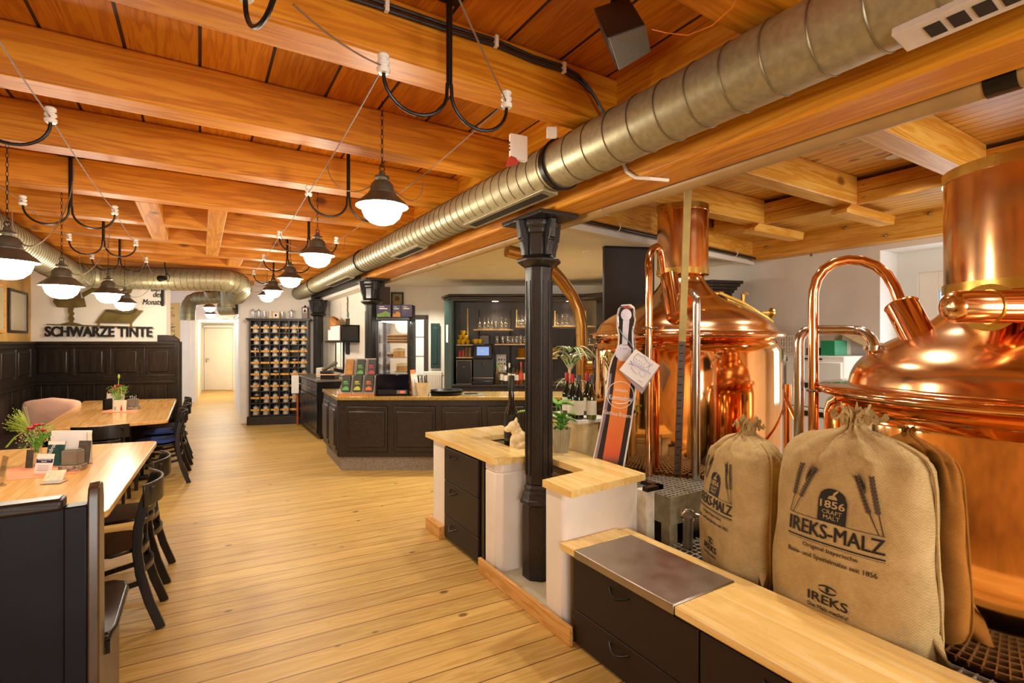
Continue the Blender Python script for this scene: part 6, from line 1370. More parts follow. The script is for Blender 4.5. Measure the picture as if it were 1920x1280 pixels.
KN = [(0, .96, .80), (.05, 1.03, .95), (.15, 1.05, 1.08), (.35, 1.02, 1.10), (.6, .98, 1.05), (.78, .955, 1.0), (.86, .92, .92), (.92, .82, .80), (.96, .62, .62), (.985, .38, .44), (1.0, .2, .32), (1.02, .13, .24), (1.05, .12, .22), (1.085, .16, .28), (1.12, .19, .33)]
def sk(v):
    for (a, w0, d0), (b, w1, d1) in zip(KN[:-1], KN[1:]):
        if v <= b: u = (v-a)/(b-a); return w0+(w1-w0)*u, d0+(d1-d0)*u
    return KN[-1][1], KN[-1][2]
def sack_pt(a, v, fold=True):
    w, d = sk(v); e = .72 if v < .9 else .95; ca, sa = math.cos(a), math.sin(a)
    fz = 0
    if fold:
        k = max(0, (v-.6)/.42); w *= 1+.09*k*k*math.sin(11*a+2*math.sin(3*a)); d *= 1+.17*k*k*math.sin(11*a+1+2*math.sin(3*a))
        d *= 1+.02*math.sin(5*v*3+3*a)*(1-k); w *= 1+.012*math.sin(17*v+2*a)
        if v > 1.06: fz = .022*math.sin(9*a+1)+.015*math.sin(5*a)
    X = -math.copysign(abs(ca)**e, ca)*SDP*d; Y = math.copysign(abs(sa)**e, sa)*SWD*w
    return Vector((X+.045*v*v, Y, SH*v+fz))
def sack_front(y, z):  # x of the printed face at local y, z
    v = z/SH; w, d = sk(v); k = min(.97, abs(y)/(SWD*w)); sa = k**(1/.72); ca = math.sqrt(max(0, 1-sa*sa))
    lo, hi = 0, PI/2
    a = math.asin(min(1, sa)); p = sack_pt(a if y >= 0 else 2*PI-a, v)
    return p.x-.004
def sack(label):
    t = thing('malt_sack', label, 'sack', (0, 0, 0), 0, 'printed burlap malt sacks on the grating')
    mb = MB(); nv = 75
    mb.grid(lambda u, v: sack_pt(2*PI*u, 1.095*v**1.0, True), 160, nv, cu=True)
    mb.add([sack_pt(2*PI*k/40, 0) for k in range(40)], [tuple(range(40))]); b = part('cloth', mb, m_burlap, t, sharp=80, world=False)
    mb = MB()
    for s in (PI/2, 1.5*PI): mb.tube([sack_pt(s, v/30*.97, False)+Vector((0, .006 if s < PI else -.006, 0)) for v in range(31)], .0065, 6)
    part('seam_cord', mb, m_burlap, t, world=False)
    mb = MB(); mb.tube([sack_pt(2*PI*k/24, 1.035)*1.0 for k in range(25)], .005, 6); part('tie', mb, M_plain('jute_twine', '#a98a56', .9), t, world=False)
    for k in range(5):
        a = 2*PI*k/5+.4; mb = MB(); base = sack_pt(a, 1.06); mb.grid(lambda u, v: base+Vector((-math.cos(a)*(.010+.020*v), math.sin(a)*(.014+.026*v), .030*v-.012*v*v))+Vector((0, (u-.5)*.055*(.5+v), .02*math.sin(6*u+k)+.012*math.cos(9*v+3*u))), 9, 7); part('ruffle', mb, m_burlap, t, world=False, sharp=80)
    mb = MB(); mb.grid(lambda u, v: Vector((-.03+.025*math.sin(5*u+2*v), -SWD*.97-.115*v*(1-.75*u), .005+.20*u*(1-.25*v))), 9, 7); part('corner_flap', mb, m_burlap, t, world=False, sharp=80)
    def wrap(p): return Vector((sack_front(-p.x, p.y)-p.z, -p.x, p.y))
    def txt(s, x0, x1, z0, h, mat, name='lettering', bold=0, lift=0):
        q = MB(); textfit(q, s, None, x1-x0, h, .0004, bold=bold); m2 = MB(); m2.add([wrap(Vector((x0+p.x, z0+p.y, p.z+lift))) for p in q.v], q.f); return m2
    def flat(poly, lift=0, sub=14):
        m2 = MB(); n = len(poly); P = []
        for i in range(n):
            a, b = Vector(poly[i]), Vector(poly[(i+1) % n]); L = max(1, int((b-a).length/.02))
            for k in range(L): P.append(a+(b-a)*k/L)
        m2.add([wrap(Vector((p.x, p.y, .0006+lift))) for p in P], [tuple(range(len(P)))]); return m2
    def bar(x0, x1, z0, z1):
        m2 = MB(); n = max(2, int((x1-x0)/.015)); vs = []
        for k in range(n+1):
            x = x0+(x1-x0)*k/n; vs += [wrap(Vector((x, z0, .0006))), wrap(Vector((x, z1, .0006)))]
        m2.add(vs, [(2*k, 2*k+2, 2*k+3, 2*k+1) for k in range(n)]); return m2
    def add(m, mat=m_ink, name='print', par=None): return part(name, m, mat, par or t, world=False, sharp=None)
    J = lambda *ms: (lambda r: ([r.add(m.v, m.f) for m in ms], r)[1])(MB())
    # emblem
    n = 14; arch = [(-.055, .50), (.055, .50), (.055, .585)]+[(.055*math.cos(PI*k/n), .585+.05*math.sin(PI*k/n)) for k in range(1, n)]+[(-.055, .585)]
    qm = MB(); N = 11; cols_ = []
    for i in range(N+1):
        x = -.055+.11*i/N; zt_ = .585+.05*math.sqrt(max(0, 1-(x/.055)**2)); cols_.append((x, .50, zt_))
    vs = [];
    for x, a, b_ in cols_: vs += [wrap(Vector((x, a+(b_-a)*j/6, .0006))) for j in range(7)]
    qm.add(vs, [(i*7+j, (i+1)*7+j, (i+1)*7+j+1, i*7+j+1) for i in range(N) for j in range(6)]); em = add(qm, name='emblem')
    add(J(txt('1856', -.048, .048, .556, .030, m_burlap, lift=.0012, bold=.02), txt('CRAFT', -.038, .038, .532, .016, m_burlap, lift=.0012), txt('MALT', -.032, .032, .511, .016, m_burlap, lift=.0012)), m_burlap, 'emblem_lettering', em)
    add(J(flat([(-.02, .592), (.018, .592), (.016, .602), (.006, .610), (-.014, .604)], .0012), flat([(-.002, .606), (.008, .610), (.022, .628), (.016, .631), (.004, .620)], .0012)), m_burlap, 'emblem_quill', em)
    add(bar(-.175, .185, .498, .5005)); add(J(*[txt('IREKS-MALZ', -.175+q, .185+q, .428+q*.5, .058, m_ink) for q in (-.0012, .0012)]), name='lettering'); add(bar(-.18, .188, .408, .414)); add(bar(-.18, .188, .401, .4025))
    add(txt('Original bayerische', -.11, .10, .370, .022, m_ink), name='lettering'); add(txt('Basis- und Spezialmalze seit 1856', -.175, .165, .330, .024, m_ink), name='lettering')
    add(txt('IREKS', -.085, .07, .165, .036, m_ink, bold=.01), name='lettering'); add(txt('Das Malz macht\'s!', -.085, .072, .138, .016, m_ink), name='lettering')
    eye = []
    for s in (0, 1):
        m2 = MB(); vs = []
        for k in range(15):
            a = PI*(.06+.88*k/14)+(PI if s else 0); x, z = .036*math.cos(a), .014*math.sin(a); th = .0015+.002*math.sin(PI*k/14); vs += [wrap(Vector((-.008+x, .226+z-th, .0006))), wrap(Vector((-.008+x, .226+z+th, .0006)))]
        m2.add(vs, [(2*k, 2*k+2, 2*k+3, 2*k+1) for k in range(14)]); eye.append(m2)
    add(J(eye[0], eye[1], flat([(-.008, .212), (.0, .226), (-.008, .243), (-.016, .226)])), name='logo')
    m_inkl = M_plain('grey_print', '#4a3d2c', .8)
    for sx, ox in ((1, .13), (-1, -.155)):
        ms = []; rndb = random.Random(3)
        for st in (0, 1):
            tx, tz = sx*(.075+.055*st), .70+.01*st; bx_, bz = sx*(.165+.014*st), .50
            for k in range(11):
                u = k/10; x, z = tx+(bx_-tx)*(.05+.55*u), tz+(bz-tz)*(.05+.6*u)
                for s2 in (-1, 1): ms.append(flat([(x, z), (x+s2*.009, z+.006), (x+s2*.008, z+.018), (x+s2*.001, z+.011)]))
            ms.append(flat([(tx, tz), (tx+.003, tz), (bx_+.004, bz), (bx_, bz)]))
        for k in range(16):
            a = -.5+k/15*1.1; x0_, z0_ = sx*.115, .645; ms.append(flat([(x0_, z0_), (x0_+.0014, z0_), (x0_+.07*math.sin(a)-.045*sx, z0_+.10-.03*abs(a))]))
        add(J(*ms), m_inkl, 'barley_print')
    return t
s1 = sack('big burlap malt sack in front with its whole printed face showing')
s1.location = (2.335, 1.075, ZL+.002)
s2 = dup(s1, (2.42, 1.645, ZL+.002), -.45, 'smaller burlap malt sack behind the big sack, its print turned away'); s2.scale = (.98, .84, .87)
# ================================================================ things on the low worktop
ZW_ = .81
o = at(943, 834, z=.72); 
bottle(Vector((2.10, 3.42, .721)), .61, .058, M_plain('black_bottle_glass', '#0a0807', .06, coat=.6), 'large dark wine bottle standing in the worktop recess behind the cream animal figurine', 'bottle', None, m_blackpl, M_plain('black_wine_label', '#0e0b09', .5), .36)
F = frame(at(907, 826, z=.721), RIGHT); mb = MB(F); mb.box(0, .07, 0, .012, 0, .045, M=RX(-.2)); mb.box(0, .07, 0, .05, 0, .006); solo('sign_clip', mb, m_darkmetal, 'small black sign clip lying in the left corner of the worktop recess', 'clip')
# figurine: sitting dog looking at the bottle
fo = Vector((2.06, 3.24, .7215)); FF = Matrix.Translation(fo) @ RZ(2.5) @ Matrix.Scale(1.2, 4)      # local +x is where it looks
mb = MB(FF)
for c, r in (((-.02, 0, .06), (.062, .058, .062)), ((.0, 0, .115), (.050, .046, .06)), ((.018, 0, .165), (.036, .034, .036)), ((.035, 0, .195), (.040, .040, .036)), ((.072, 0, .178), (.028, .026, .020)), ((.055, 0, .185), (.030, .030, .022)), ((.040, .040, .09), (.018, .016, .06)), ((.040, -.040, .09), (.018, .016, .06)), ((.058, .04, .025), (.020, .015, .012)), ((.058, -.04, .025), (.020, .015, .012)), ((.018, .058, .03), (.045, .022, .028)), ((.018, -.058, .03), (.045, .022, .028)), ((.055, .062, .012), (.028, .016, .012)), ((.055, -.062, .012), (.028, .016, .012)), ((.022, .034, .228), (.010, .012, .022)), ((.022, -.034, .228), (.010, .012, .022)), ((.025, 0, .013), (.06, .04, .012)), ((-.075, 0, .02), (.03, .012, .012))): mb.ball(c, r, 14, 10)
dog = solo('dog_figurine', mb, M_plain('cream_resin', '#e2cda0', .55, var=.22, nscale=35, bump=.2), 'cream sitting dog figurine with pricked ears in front of the large dark bottle', 'figurine')
md = dog.modifiers.new('skin', 'REMESH'); md.mode = 'VOXEL'; md.voxel_size = .005; md.use_smooth_shade = True; sm = dog.modifiers.new('soft', 'SMOOTH'); sm.factor = .5; sm.iterations = 3
# potted leafy plant
po = at(1052, 846, z=ZW_+.001); po = Vector((2.13, 2.62, ZW_+.001)) if False else po
t = thing('potted_plant', 'broad leaved green plant in a ribbed grey pot on the worktop right of the column', 'plant', po)
def rib(u, v):
    a = 2*PI*u; r = (.052+.016*v)*(1+.035*math.sin(22*a+.8*math.sin(6*v))); return po+Vector((r*math.cos(a), r*math.sin(a), .17*v+.006*(v > .95)*math.sin(9*a)))
mb = MB(); mb.grid(rib, 132, 10, cu=True); mb.lathe([(.05, .0), (0, .0)], 24, c=po, closed_caps=False); part('pot', mb, M_plain('grey_green_pot', '#a39a7e', .6, var=.15), t); mb = MB(); mb.lathe([(0, .15), (.064, .15)], 20, c=po, closed_caps=False); part('soil', mb, M_plain('soil', '#3a2a1c', .95), t)
m_leafv = M_plain('pale_leaf_vein', '#c4dba0', .5)
rnd = random.Random(21)
def oval_leaf(tip_c, dirv, L, Wd, up):
    d = dirv.normalized(); s = d.cross(up).normalized(); n = s.cross(d); fr, vn = [], []
    for i in range(9):
        u = i/8; w = Wd*math.sin(PI*min(1, u*.96+.04))**.8*(1-.25*u)
        row = [tip_c+d*L*(u-.5)+s*w*k+n*(-.18*L*(u-.5)**2*2+.08*L*abs(k)) for k in (-1, -.5, 0, .5, 1)]; fr.append(row)
    m = MB(); m.add([p for r in fr for p in r], [(i*5+j, i*5+j+1, i*5+j+6, i*5+j+5) for i in range(8) for j in range(4)])
    vm = MB()
    for i in range(1, 8):
        for k in (-1, 1):
            a = tip_c+d*L*(i/8-.5)+n*(.004-.18*L*(i/8-.5)**2*2); b = a+s*Wd*.8*k*math.sin(PI*i/8)**.8+d*L*.07+n*.08*L*.8; e = d*.0028; vm.add([a-e, a+e, b+e, b-e], [(0, 1, 2, 3)])
    return m, vm
for k in range(13):
    a = k*2.4; r = .02+.055*rnd.random(); h = .20+.15*rnd.random()+.05*(k % 3 == 0); c = po+Vector((math.cos(a)*r*1.3, math.sin(a)*r*1.3, h)); dv = Vector((math.cos(a), math.sin(a), rnd.uniform(-.2, .4)))
    m, vm = oval_leaf(c, dv, .135, .05, Vector((0, 0, 1))); l_ = part('leaf', m, m_green, t, sharp=80); part('leaf_veins', vm, m_leafv, l_, sharp=None); m2 = MB(); m2.tube([po+Vector((math.cos(a)*.02, math.sin(a)*.02, .14)), po+Vector((math.cos(a)*.03, math.sin(a)*.03, .2)), c-dv.normalized()*.055], .003, 5); part('stem', m2, m_green, t)
for k, (x, y) in enumerate(((985, 772), (1000, 786))):
    c = at(x, y, d=3.45); m, vm = oval_leaf(c, -RIGHT+Vector((0, 0, -.25*k)), .11, .04, Vector((0, 0, 1))); l_ = part('leaf', m, m_green, t, sharp=80); part('leaf_veins', vm, m_leafv, l_, sharp=None); m2 = MB(); m2.tube([po+Vector((0, 0, .15)), (po+c)/2+Vector((0, 0, .12)), c+RIGHT*.05], .003, 5); part('stem', m2, m_green, t)
# wine stand with bottles and dracaena
ws = thing('wine_stand', 'pale wine stand with a white top between the low wall and the far kettle', 'stand', (2.47, 3.05, 0))
ZS = 1.03
mb = MB(); mb.box(2.32, 2.64, 2.86, 3.34, ZS-.03, ZS); part('top', mb, m_white, ws, bevel=.004); mb = MB(); mb.box(2.33, 2.36, 2.87, 3.33, ZU+.001, ZS-.03); mb.box(2.361, 2.52, 2.87, 2.89, ZU+.001, ZS-.03); part('side_panel', mb, M_plain('cream_laminate', '#d9bf8a', .5), ws); mb = MB(); mb.box(2.6, 2.63, 2.87, 3.33, ZU+.001, ZS-.03); part('side_panel', mb, m_shelfw, ws)
m_wg = M_plain('dark_green_glass', '#141a0c', .08, coat=.5); m_wgl = M_glass('olive_bottle_glass', '#8f9a30', .02, .25); m_rcap = M_plain('red_capsule', '#a01c16', .35); m_gcap = M_plain('grey_capsule', '#4a4a48', .35, .4); m_rose = M_plain('rose_wine', '#b4522c', .1, coat=.4)
for k, (px, py, m, cm, lm, lab) in enumerate(((1073, 783, m_wg, m_rcap, m_creaml, 'dark wine bottle with a bright red capsule at the left front of the wine stand'), (1063, 776, m_wg, m_rcap, m_creaml, 'dark wine bottle with a red capsule half hidden by the column on the wine stand'), (1085, 785, m_wg, m_gcap, m_creaml, 'green wine bottle with a grey capsule in the middle of the wine stand'), (1101, 777, m_wg, m_rcap, m_creaml, 'dark wine bottle with a red capsule at the rear right of the wine stand'), (1109, 785, m_wgl, m_gcap, m_creaml, 'olive glass wine bottle with a grey capsule at the right front of the wine stand'))):
    p = at(px, py, z=ZS+.001); bottle(p, .325, .037, m, lab, 'bottle', 'wine bottles on the wine stand', cm, lm, .34, lab_z=(.1, .42))
p = at(1094, 776, z=ZS+.001); mb = MB(); mb.lathe([(.03, 0), (.032, .004), (.004, .01), (.004, .09), (.02, .11), (.032, .15), (.03, .20)], 20, c=p, closed_caps=False); t = thing('wine_glass', 'stemmed glass holding a cork between the bottles on the wine stand', 'wine glass', p); part('glass', mb, m_glass, t); mb = MB(); mb.tube([p+Vector((0, 0, .13)), p+Vector((0, 0, .25))], .013, 10); part('cork', mb, m_shelfw, t)
dp = at(1066, 770, z=ZS+.001); t = thing('dracaena_plant', 'tall striped dracaena with arching white edged leaves behind the wine bottles', 'plant', dp)
mb = MB(); mb.lathe([(0, 0), (.05, 0), (.065, .10), (.058, .10), (.045, .01), (0, .01)], 20, c=dp); part('pot', mb, M_plain('dark_pot', '#3c3328', .5), t)
m_dg = M_plain('dracaena_green', '#4f7f34', .4, var=.2); m_dw = M_plain('dracaena_cream', '#eee9c6', .4); rnd = random.Random(8)
part('stem', MB().tube([dp+Vector((0, 0, .05)), dp+Vector((.01, 0, .3)), dp+Vector((.015, .0, .46))], .012, 8), m_shelfw, t)
def blade(base, az, L, droop, W):
    d = Vector((math.cos(az), math.sin(az), 0)); pts = []
    for i in range(9):
        u = i/8; pts.append(base+d*L*(u*.75)*(1+.1*u)+Vector((0, 0, L*(.85*u-droop*u*u))))
    def band(k0, k1, lift):
        vs = []
        for i, p in enumerate(pts):
            u = i/8; w = W*(math.sin(PI*(u*.9+.1))**.7)*(1-.3*u) if i < 8 else .0008; s = Vector((-d.y, d.x, 0)); nrm = Vector((0, 0, 1))*lift
            for k in (k0, k1): vs.append(p+s*w*k+Vector((0, 0, .3*w*abs(k)))+nrm)
        m = MB(); m.add(vs, [(2*i, 2*i+2, 2*i+3, 2*i+1) for i in range(8)]); return m
    lf = part('leaf', band(-.6, .6, .0), m_dg, t, sharp=80)
    mm = band(-1, -.58, 0); m3 = band(.58, 1, 0); mm.add(m3.v, m3.f); part('leaf_margin', mm, m_dw, lf, sharp=80)
for k in range(32): blade(dp+Vector((.015, 0, .33+.05*(k % 4))), k*2.399+.3, (.22+.08*rnd.random()), .35+.75*(k % 4)/3, .021)
for k in range(16): blade(dp+Vector((.01, 0, .17+.03*(k % 3))), k*2.399+1.0, .17+.06*rnd.random(), .5+.6*(k % 3)/2, .015)
# ================================================================ bottle shaped advertising board
bd0 = at(1140, 870, d=3.42); bd1 = at(1175, 570, d=3.52); upv = (bd1-bd0).normalized()
nb = RIGHT.cross(upv).normalized(); nb = nb if nb.dot(CAM-bd0) > 0 else -nb
xr = upv.cross(nb).normalized(); BM = Matrix((xr, upv, nb)).transposed().to_4x4(); BM.translation = bd0; BI = BM.inverted(); Bpl = (bd0, nb)
def bp(pts): return [(lambda q: (q.x, q.y))(BI @ at(x, y, pl=Bpl)) for x, y in pts]
ad = thing('bottle_board', 'tall flat advertising board shaped like a swing-top beer bottle leaning before the far kettle', 'sign board', at(1140, 900, pl=Bpl))
outl = [(1103, 905), (1108, 880), (1118, 835), (1128, 788), (1135, 745), (1139, 712), (1142, 690), (1147, 673), (1155, 658), (1159, 645), (1160, 628), (1157, 612), (1157, 590), (1160, 578), (1166, 571), (1183, 570), (1190, 576), (1192, 600), (1188, 620), (1188, 640), (1190, 660), (1194, 682), (1195, 712), (1192, 745), (1184, 800), (1172, 868), (1166, 905)]
mb = MB(BM); mb.prism(bp(outl), -.02, 0); part('board', mb, M_plain('board_white_edge', '#e8e2d8', .5), ad)
cxm = lambda k: [(1150+(x-1150)*k+(6*(1-k)), 740+(y-740)*(.5+.5*k)) for x, y in outl]
inn = [(x+(2.2 if x < 1165 else -3.4), y+(2.5 if y < 600 else 0)) for x, y in outl]
mb = MB(BM); mb.prism(bp(inn), 0, .0012); pr_ = part('bottle_print', mb, M_plain('dark_bottle_print', '#33251f', .6, spec=.2), ad)
def bprint(name, pts, lift, m): mb = MB(BM); mb.prism(bp(pts), lift, lift+.0006); return part(name, mb, m, pr_)
def M_beerprint():
    t = NT('beer_print'); co = t.co(); sp = t.N('ShaderNodeSeparateXYZ'); t.L(co, sp.inputs[0])
    t.set(Base_Color=t.ramp(t.math('MULTIPLY_ADD', sp.outputs[2], 2.0, .0), [(.0, srgb('#5a4638')), (.22, srgb('#6a4a38')), (.34, srgb('#d5541c')), (.62, srgb('#e5701c')), (1.0, srgb('#ea8a2c'))]), Roughness=.6); return t.m
bprint('beer_print', [(1122, 905), (1134, 835), (1145, 770), (1151, 720), (1158, 672), (1181, 672), (1183, 715), (1176, 770), (1164, 840), (1152, 905)], .0012, M_beerprint())
bprint('sheen_print', [(1104, 905), (1116, 850), (1129, 790), (1138, 735), (1143, 700), (1147, 700), (1142, 745), (1134, 790), (1121, 850), (1110, 905)], .0012, M_plain('mauve_sheen_print', '#8a7478', .6))
m_lbl = M_plain('pale_label_print', '#dcd8e0', .5); m_mau = M_plain('mauve_print', '#7a6a8a', .6)
def circ(cx_, cy_, rx, ry, n=24, rot=0): return [(cx_+rx*math.cos(2*PI*k/n+rot), cy_+ry*math.sin(2*PI*k/n+rot)) for k in range(n)]
bprint('neck_label', circ(1174, 590, 10, 11), .0018, m_lbl); bprint('neck_label', [(1168, 600), (1180, 600), (1176, 648), (1166, 648)], .0018, m_lbl); bprint('medallion', circ(1169, 661, 16, 17, 8, .39), .0018, m_lbl); bprint('red_cap', [(1168, 578), (1172, 574), (1182, 574), (1185, 579)], .0018, m_redp)
def btext(s, x0, x1, yb, h, m, lift=.003, shear=0, par=None, dx=0):
    a, b = BI @ at(x0, yb, pl=Bpl), BI @ at(x1, yb+dx, pl=Bpl); ang = math.atan2(b.y-a.y, b.x-a.x); mb = MB(); textfit(mb, s, BM @ T(a.x, a.y, lift) @ RZ(ang), math.hypot(b.x-a.x, b.y-a.y), h, .0004, shear=shear); return part('lettering', mb, m, par or pr_)
btext('1 Ltr.', 1163, 1177, 655, .014, m_mau); btext('Kulmbacher', 1153, 1177, 733, .022, m_paper, shear=.2, dx=3); btext('Kommunbräu', 1141, 1184, 748, .034, m_paper, shear=.2, dx=5); btext('Gasthaus-Brauerei', 1132, 1184, 775, .028, m_paper, dx=9)
mb = MB(BM); ring = bp(circ(1163, 740, 25, 25, 40)); mb.tube([(x, y, .002) for x, y in ring], .0022, 5, closed=True); part('logo_ring', mb, m_paper, pr_)
mb = MB(BM); sw = bp([(1146, 752), (1160, 757), (1172, 756), (1184, 749)]); mb.tube([(x, y, .002) for x, y in sw], [.001, .004, .003, .001], 5); part('logo_swash', mb, m_paper, pr_)
for s in (0, 1):
    pts = [(1160, 612), (1159, 590), (1163, 577), (1176, 573)] if s == 0 else [(1187, 612), (1190, 592), (1187, 579), (1176, 573)]
    mb = MB(BM); mb.tube([(x, y, .008) for x, y in bp(pts)], .003, 6); part('wire_bail', mb, m_steel, ad)
mb = MB(BM); mb.tube([(x, y, .012) for x, y in bp([(1161, 618), (1168, 630), (1180, 642), (1188, 655), (1191, 663), (1190, 640), (1186, 615)])], .0028, 6); part('string', mb, M_plain('blue_white_string', '#7fa0a8', .8, var=.4, nscale=120), ad)
tg = thing('hang_tag', 'folded white tag with a violet house drawing hanging from the bottle shaped board', 'tag', at(1200, 700, d=3.38))
TP = (at(1200, 700, d=3.36), -FWD)
def tq(pts): return [at(x, y, pl=TP) for x, y in pts]
f4 = tq([(1192, 654), (1237, 685), (1206, 727), (1161, 693)]); mb = MB(); mb.add(f4+[p+FWD*.002 for p in f4], [(0, 1, 2, 3), (7, 6, 5, 4), (0, 4, 5, 1), (1, 5, 6, 2), (2, 6, 7, 3), (3, 7, 4, 0)]); part('front_leaf', mb, m_paper, tg)
f5 = [f4[0]+FWD*.003, f4[1]+FWD*.03+Vector((0, 0, -.02)), f4[2]+FWD*.035+Vector((0, 0, -.045)), f4[3]+FWD*.004]; mb = MB(); mb.add(f5+[p+FWD*.002 for p in f5], [(0, 1, 2, 3), (7, 6, 5, 4), (0, 4, 5, 1), (1, 5, 6, 2), (2, 6, 7, 3), (3, 7, 4, 0)]); part('back_leaf', mb, M_plain('grey_lilac_card', '#b3a6ac', .7), tg)
m_vio = M_plain('violet_drawing', '#8d88c8', .7); mb = MB()
def ln(pts, r=.0012): mb.tube([p-FWD*.0015 for p in tq(pts)], r, 4)
ln([(1188, 670), (1196, 662), (1203, 668), (1208, 668), (1213, 677), (1218, 681), (1216, 696), (1188, 680), (1188, 670)]); ln([(1178, 681), (1195, 687), (1206, 694), (1220, 700)], .002); ln([(1183, 688), (1188, 696), (1196, 701)]); ln([(1198, 696), (1201, 704), (1208, 706), (1210, 700)]); ln([(1212, 688), (1224, 682)]); ln([(1186, 683), (1182, 676)], .003); ln([(1196, 712), (1204, 716)])
for i in range(4):
    for j in range(2): ln([(1192+5*i, 672+3*i+6*j), (1194+5*i, 673.5+3*i+6*j)], .0016)
part('drawing', mb, m_vio, tg)
# ================================================================ freezers and clutter by the right wall
FX = 5.2; fy1 = at(1583, 668, x=FX).y; fy0 = at(1383, 661, x=FX).y; ZF = 1.46
for k, (a, b, lab) in enumerate(((fy1, (fy0+fy1)/2-.01, 'white upright freezer with dark grips by the right wall nearest the near kettle'), ((fy0+fy1)/2+.01, fy0, 'white upright freezer by the right wall half hidden by the far kettle'))):
    t = thing('freezer', lab, 'freezer', (FX+.35, (a+b)/2, 0)); mb = MB(); mb.box(FX, RW-.01, a, b, .05, ZF); part('cabinet', mb, m_whitecool, t, bevel=.01); mb = MB(); mb.box(FX-.04, FX, a+.01, b-.01, .95, ZF-.06); d_ = part('door', mb, m_whitecool, t, bevel=.008); mb = MB(); mb.box(FX-.045, FX-.038, a+.12, b-.10, 1.14, 1.19); part('grip', mb, m_blackpl, d_)
    mb = MB(); mb.box(FX-.04, FX, a+.01, b-.01, .06, .94); d_ = part('door', mb, m_whitecool, t, bevel=.008); mb = MB(); mb.box(FX-.045, FX-.038, a+.12, b-.10, .86, .91); part('grip', mb, m_blackpl, d_); mb = MB(); mb.box(FX-.012, FX, a+.2, a+.4, ZF-.04, ZF-.025); part('control_strip', mb, m_blackpl, t)
    mb = MB(); mb.box(FX, RW-.02, a, b, 0, .05); part('plinth', mb, m_blackpl, t)
def fat(px, x=FX+.2): return at(px, 650, x=x).y
t = thing('wire_basket', 'white wire basket on top of the freezers', 'basket', (FX+.2, fat(1495), ZF)); y0, y1 = fat(1528), fat(1468); mb = MB()
for z in (.02, .08, .14, .20):
    mb.tube([(FX+.05, y0, ZF+z), (FX+.05, y1, ZF+z), (FX+.40, y1, ZF+z), (FX+.40, y0, ZF+z)], .003, 4, closed=True)
n = 12
for k in range(n+1):
    y = y0+(y1-y0)*k/n; mb.tube([(FX+.05, y, ZF+.2), (FX+.05, y, ZF+.01), (FX+.40, y, ZF+.01), (FX+.40, y, ZF+.2)], .002, 4)
part('wires', mb, m_china, t)
mb = MB(); mb.box(FX+.03, FX+.3, fat(1548)+.0, fat(1532)+.02, ZF, ZF+.075); solo('book_stack', mb, M_plain('brown_books', '#4a3a2c', .6, var=.3), 'low dark stack of books on the freezer beside the wire basket', 'books', bevel=.004)
mb = MB(); mb.box(FX+.06, FX+.3, fat(1579), fat(1552), ZF, ZF+.15); solo('green_carton', mb, M_plain('green_carton', '#1f8a5a', .5), 'bright green carton on the near end of the freezers', 'carton', bevel=.004)
mb = MB(); mb.prism([(fat(1565), 0), (fat(1549), 0), (fat(1549), .24), (fat(1565), .24)], 0, .18, M=Matrix(((0, 0, 1, FX+.35), (1, 0, 0, 0), (0, 1, 0, ZF), (0, 0, 0, 1)))); solo('cream_carton', mb, M_plain('cream_carton', '#d8cfb4', .6), 'cream carton standing behind the green carton on the freezers', 'carton', bevel=.004)
mb = MB(); mb.box(-.25, .25, -.15, .15, 0, .006, M=T(FX+.45, fat(1590), ZF+.17)@RX(.5)); solo('card_flap', mb, M_plain('brown_card', '#a68a5a', .7), 'brown cardboard sheet slanting over the cartons on the freezers', 'cardboard')
q = at(1477, 760, d=4.3); mb = MB(); mb.tube([(q.x, q.y, 0), (q.x, q.y, EYE-80*4.3/950)], .03, 14); solo('copper_standpipe', mb, m_copper3, 'short copper standpipe between the two kettles', 'pipe'); a, b = at(1468, 735, d=4.2), at(1512, 830, d=3.7); b = b+(b-a)*.7
mb = MB(); mb.tube([a, b], .016, 10); solo('copper_rod', mb, m_copper3, 'slanting copper rod between the two kettles', 'pipe')
LAMPS = [(x, y, z) for (x, y), z in zip(right+left, zr+zl)]+[(.3, 13.2, 2.3)]
SPOTS = []
PTS = [(3.4, 11, 2.4, 90), (.5, 17, 2.0, 80)]
for px, py, e in ((920, 497, 160), (1102, 472, 160)):
    p = at(px, py, z=2.6); SPOTS.append((p.x, p.y, 2.59, e))
SPOTS += [(3.6, 5.6, 2.59, 160), (5.0, 5.2, 2.59, 160), (3.2, 8.0, 2.59, 160)]  # extra spots without fixtures, added to brighten the bar
for px in (928, 1000, 1070):
    q = KF @ Vector((kx(px), .15, zt_bb)); SPOTS.append((q.x, q.y, q.z, 60))
p = at(1678, 292, z=2.98); SPOTS += [(p.x, p.y, 2.97, 95)]+[(x, y, 2.97, 95) for x, y in ((4.4, .9), (4.4, -.75), (3.0, 1.75), (3.0, -.75), (2.7, 2.55))]  # the brewery downlight, then added fill spots that have no fixture
q = CF @ Vector((CW/2, CD/2, .90)); PTS.append((q.x, q.y, q.z, 5))
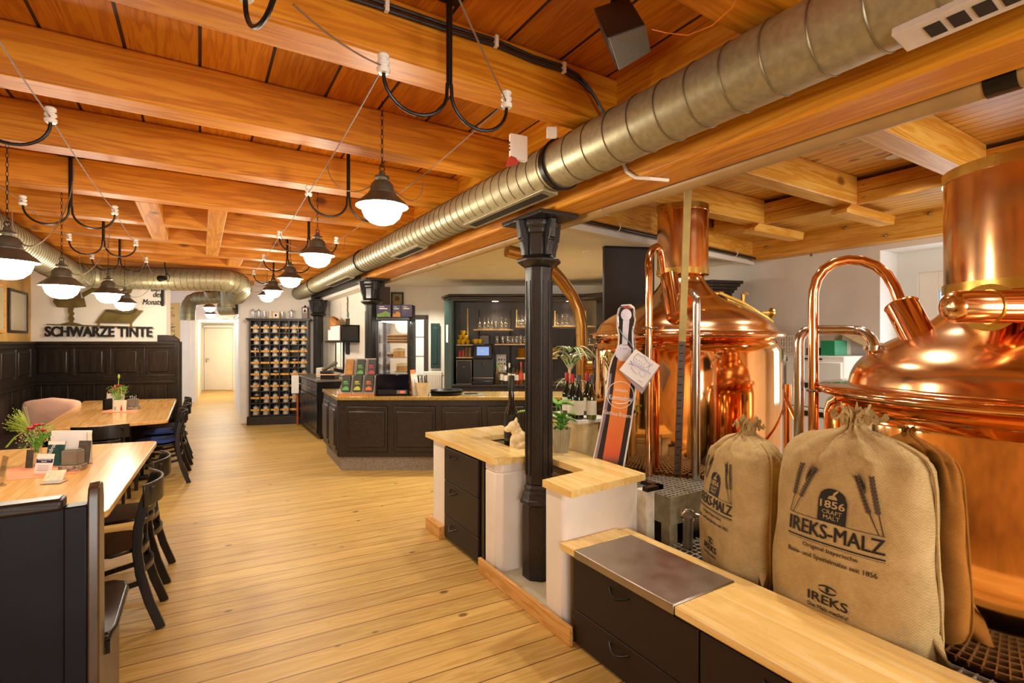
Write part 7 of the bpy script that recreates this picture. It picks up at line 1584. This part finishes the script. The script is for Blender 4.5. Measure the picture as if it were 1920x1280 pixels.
# ================================================================ camera, lights, view
cam = bpy.data.cameras.new('camera'); co_ = bpy.data.objects.new('camera', cam); COL.objects.link(co_)
cam.sensor_width = 36; cam.sensor_fit = 'HORIZONTAL'; cam.lens = FPX/1920*36; cam.clip_start = .05; cam.clip_end = 100
co_.matrix_world = Matrix.LocRotScale(CAM, Euler((PI/2, 0, -YAW)), None); SC.camera = co_
def lamp(name, kind, loc, energy, col=(1, .85, .66), size=.1, rot=None, **kw):
    l = bpy.data.lights.new(name, kind); l.energy = energy; l.color = col
    if kind == 'AREA': l.size = size; l.shape = kw.pop('shape', 'SQUARE')
    elif kind != 'SUN': l.shadow_soft_size = size
    for k, v in kw.items(): setattr(l, k, v)
    o = bpy.data.objects.new(name, l); COL.objects.link(o); o.location = loc
    if rot: o.rotation_euler = rot
    return o
W = bpy.data.worlds.new('sky'); SC.world = W; W.use_nodes = True
wn = W.node_tree; bg = wn.nodes['Background']; bg.inputs[1].default_value = 1.6; bg.inputs[0].default_value = (.72, .84, 1, 1)
for xa, xb in ((-1.9, .2), (2.4, 4.6)):
    lamp('front_window_fill', 'AREA', ((xa+xb)/2, -3.18, 1.6), 150, (1, .96, .9), xb-xa-.1, (PI/2, 0, 0), shape='RECTANGLE', size_y=1.5)  # fill lamps added just inside the unseen front windows
lamp('daylight_door', 'AREA', (RW+.36, D0.y-.5, 1.55), 14, (.85, .92, 1), .7, (PI/2, 0, PI/2), shape='RECTANGLE', size_y=1.2)
for (x, y, z) in LAMPS:
    lamp('pendant_bulb', 'POINT', (x, y, z-.13), 40, (1, .88, .7), .09)
for (x, y, z, e) in SPOTS:
    lamp('downlight_and_fill_spot', 'SPOT', (x, y, z-.03), e, (1, .91, .76), .05, (0, 0, 0), spot_size=math.radians(125), spot_blend=.9)
for (x, y, z, e) in PTS:
    lamp('room_bulb', 'POINT', (x, y, z), e, (1, .92, .8), .12)
SC.cycles.use_denoising = True; SC.cycles.max_bounces = 10; SC.cycles.diffuse_bounces = 5; SC.cycles.glossy_bounces = 6; SC.cycles.transparent_max_bounces = 24; SC.cycles.transmission_bounces = 6
SC.cycles.sample_clamp_indirect = 6; SC.cycles.caustics_reflective = False; SC.cycles.caustics_refractive = False
SC.view_settings.view_transform = 'Standard'; SC.view_settings.look = 'None'; SC.view_settings.gamma = 1; SC.view_settings.use_curve_mapping = False
SC.view_settings.exposure = -0.15
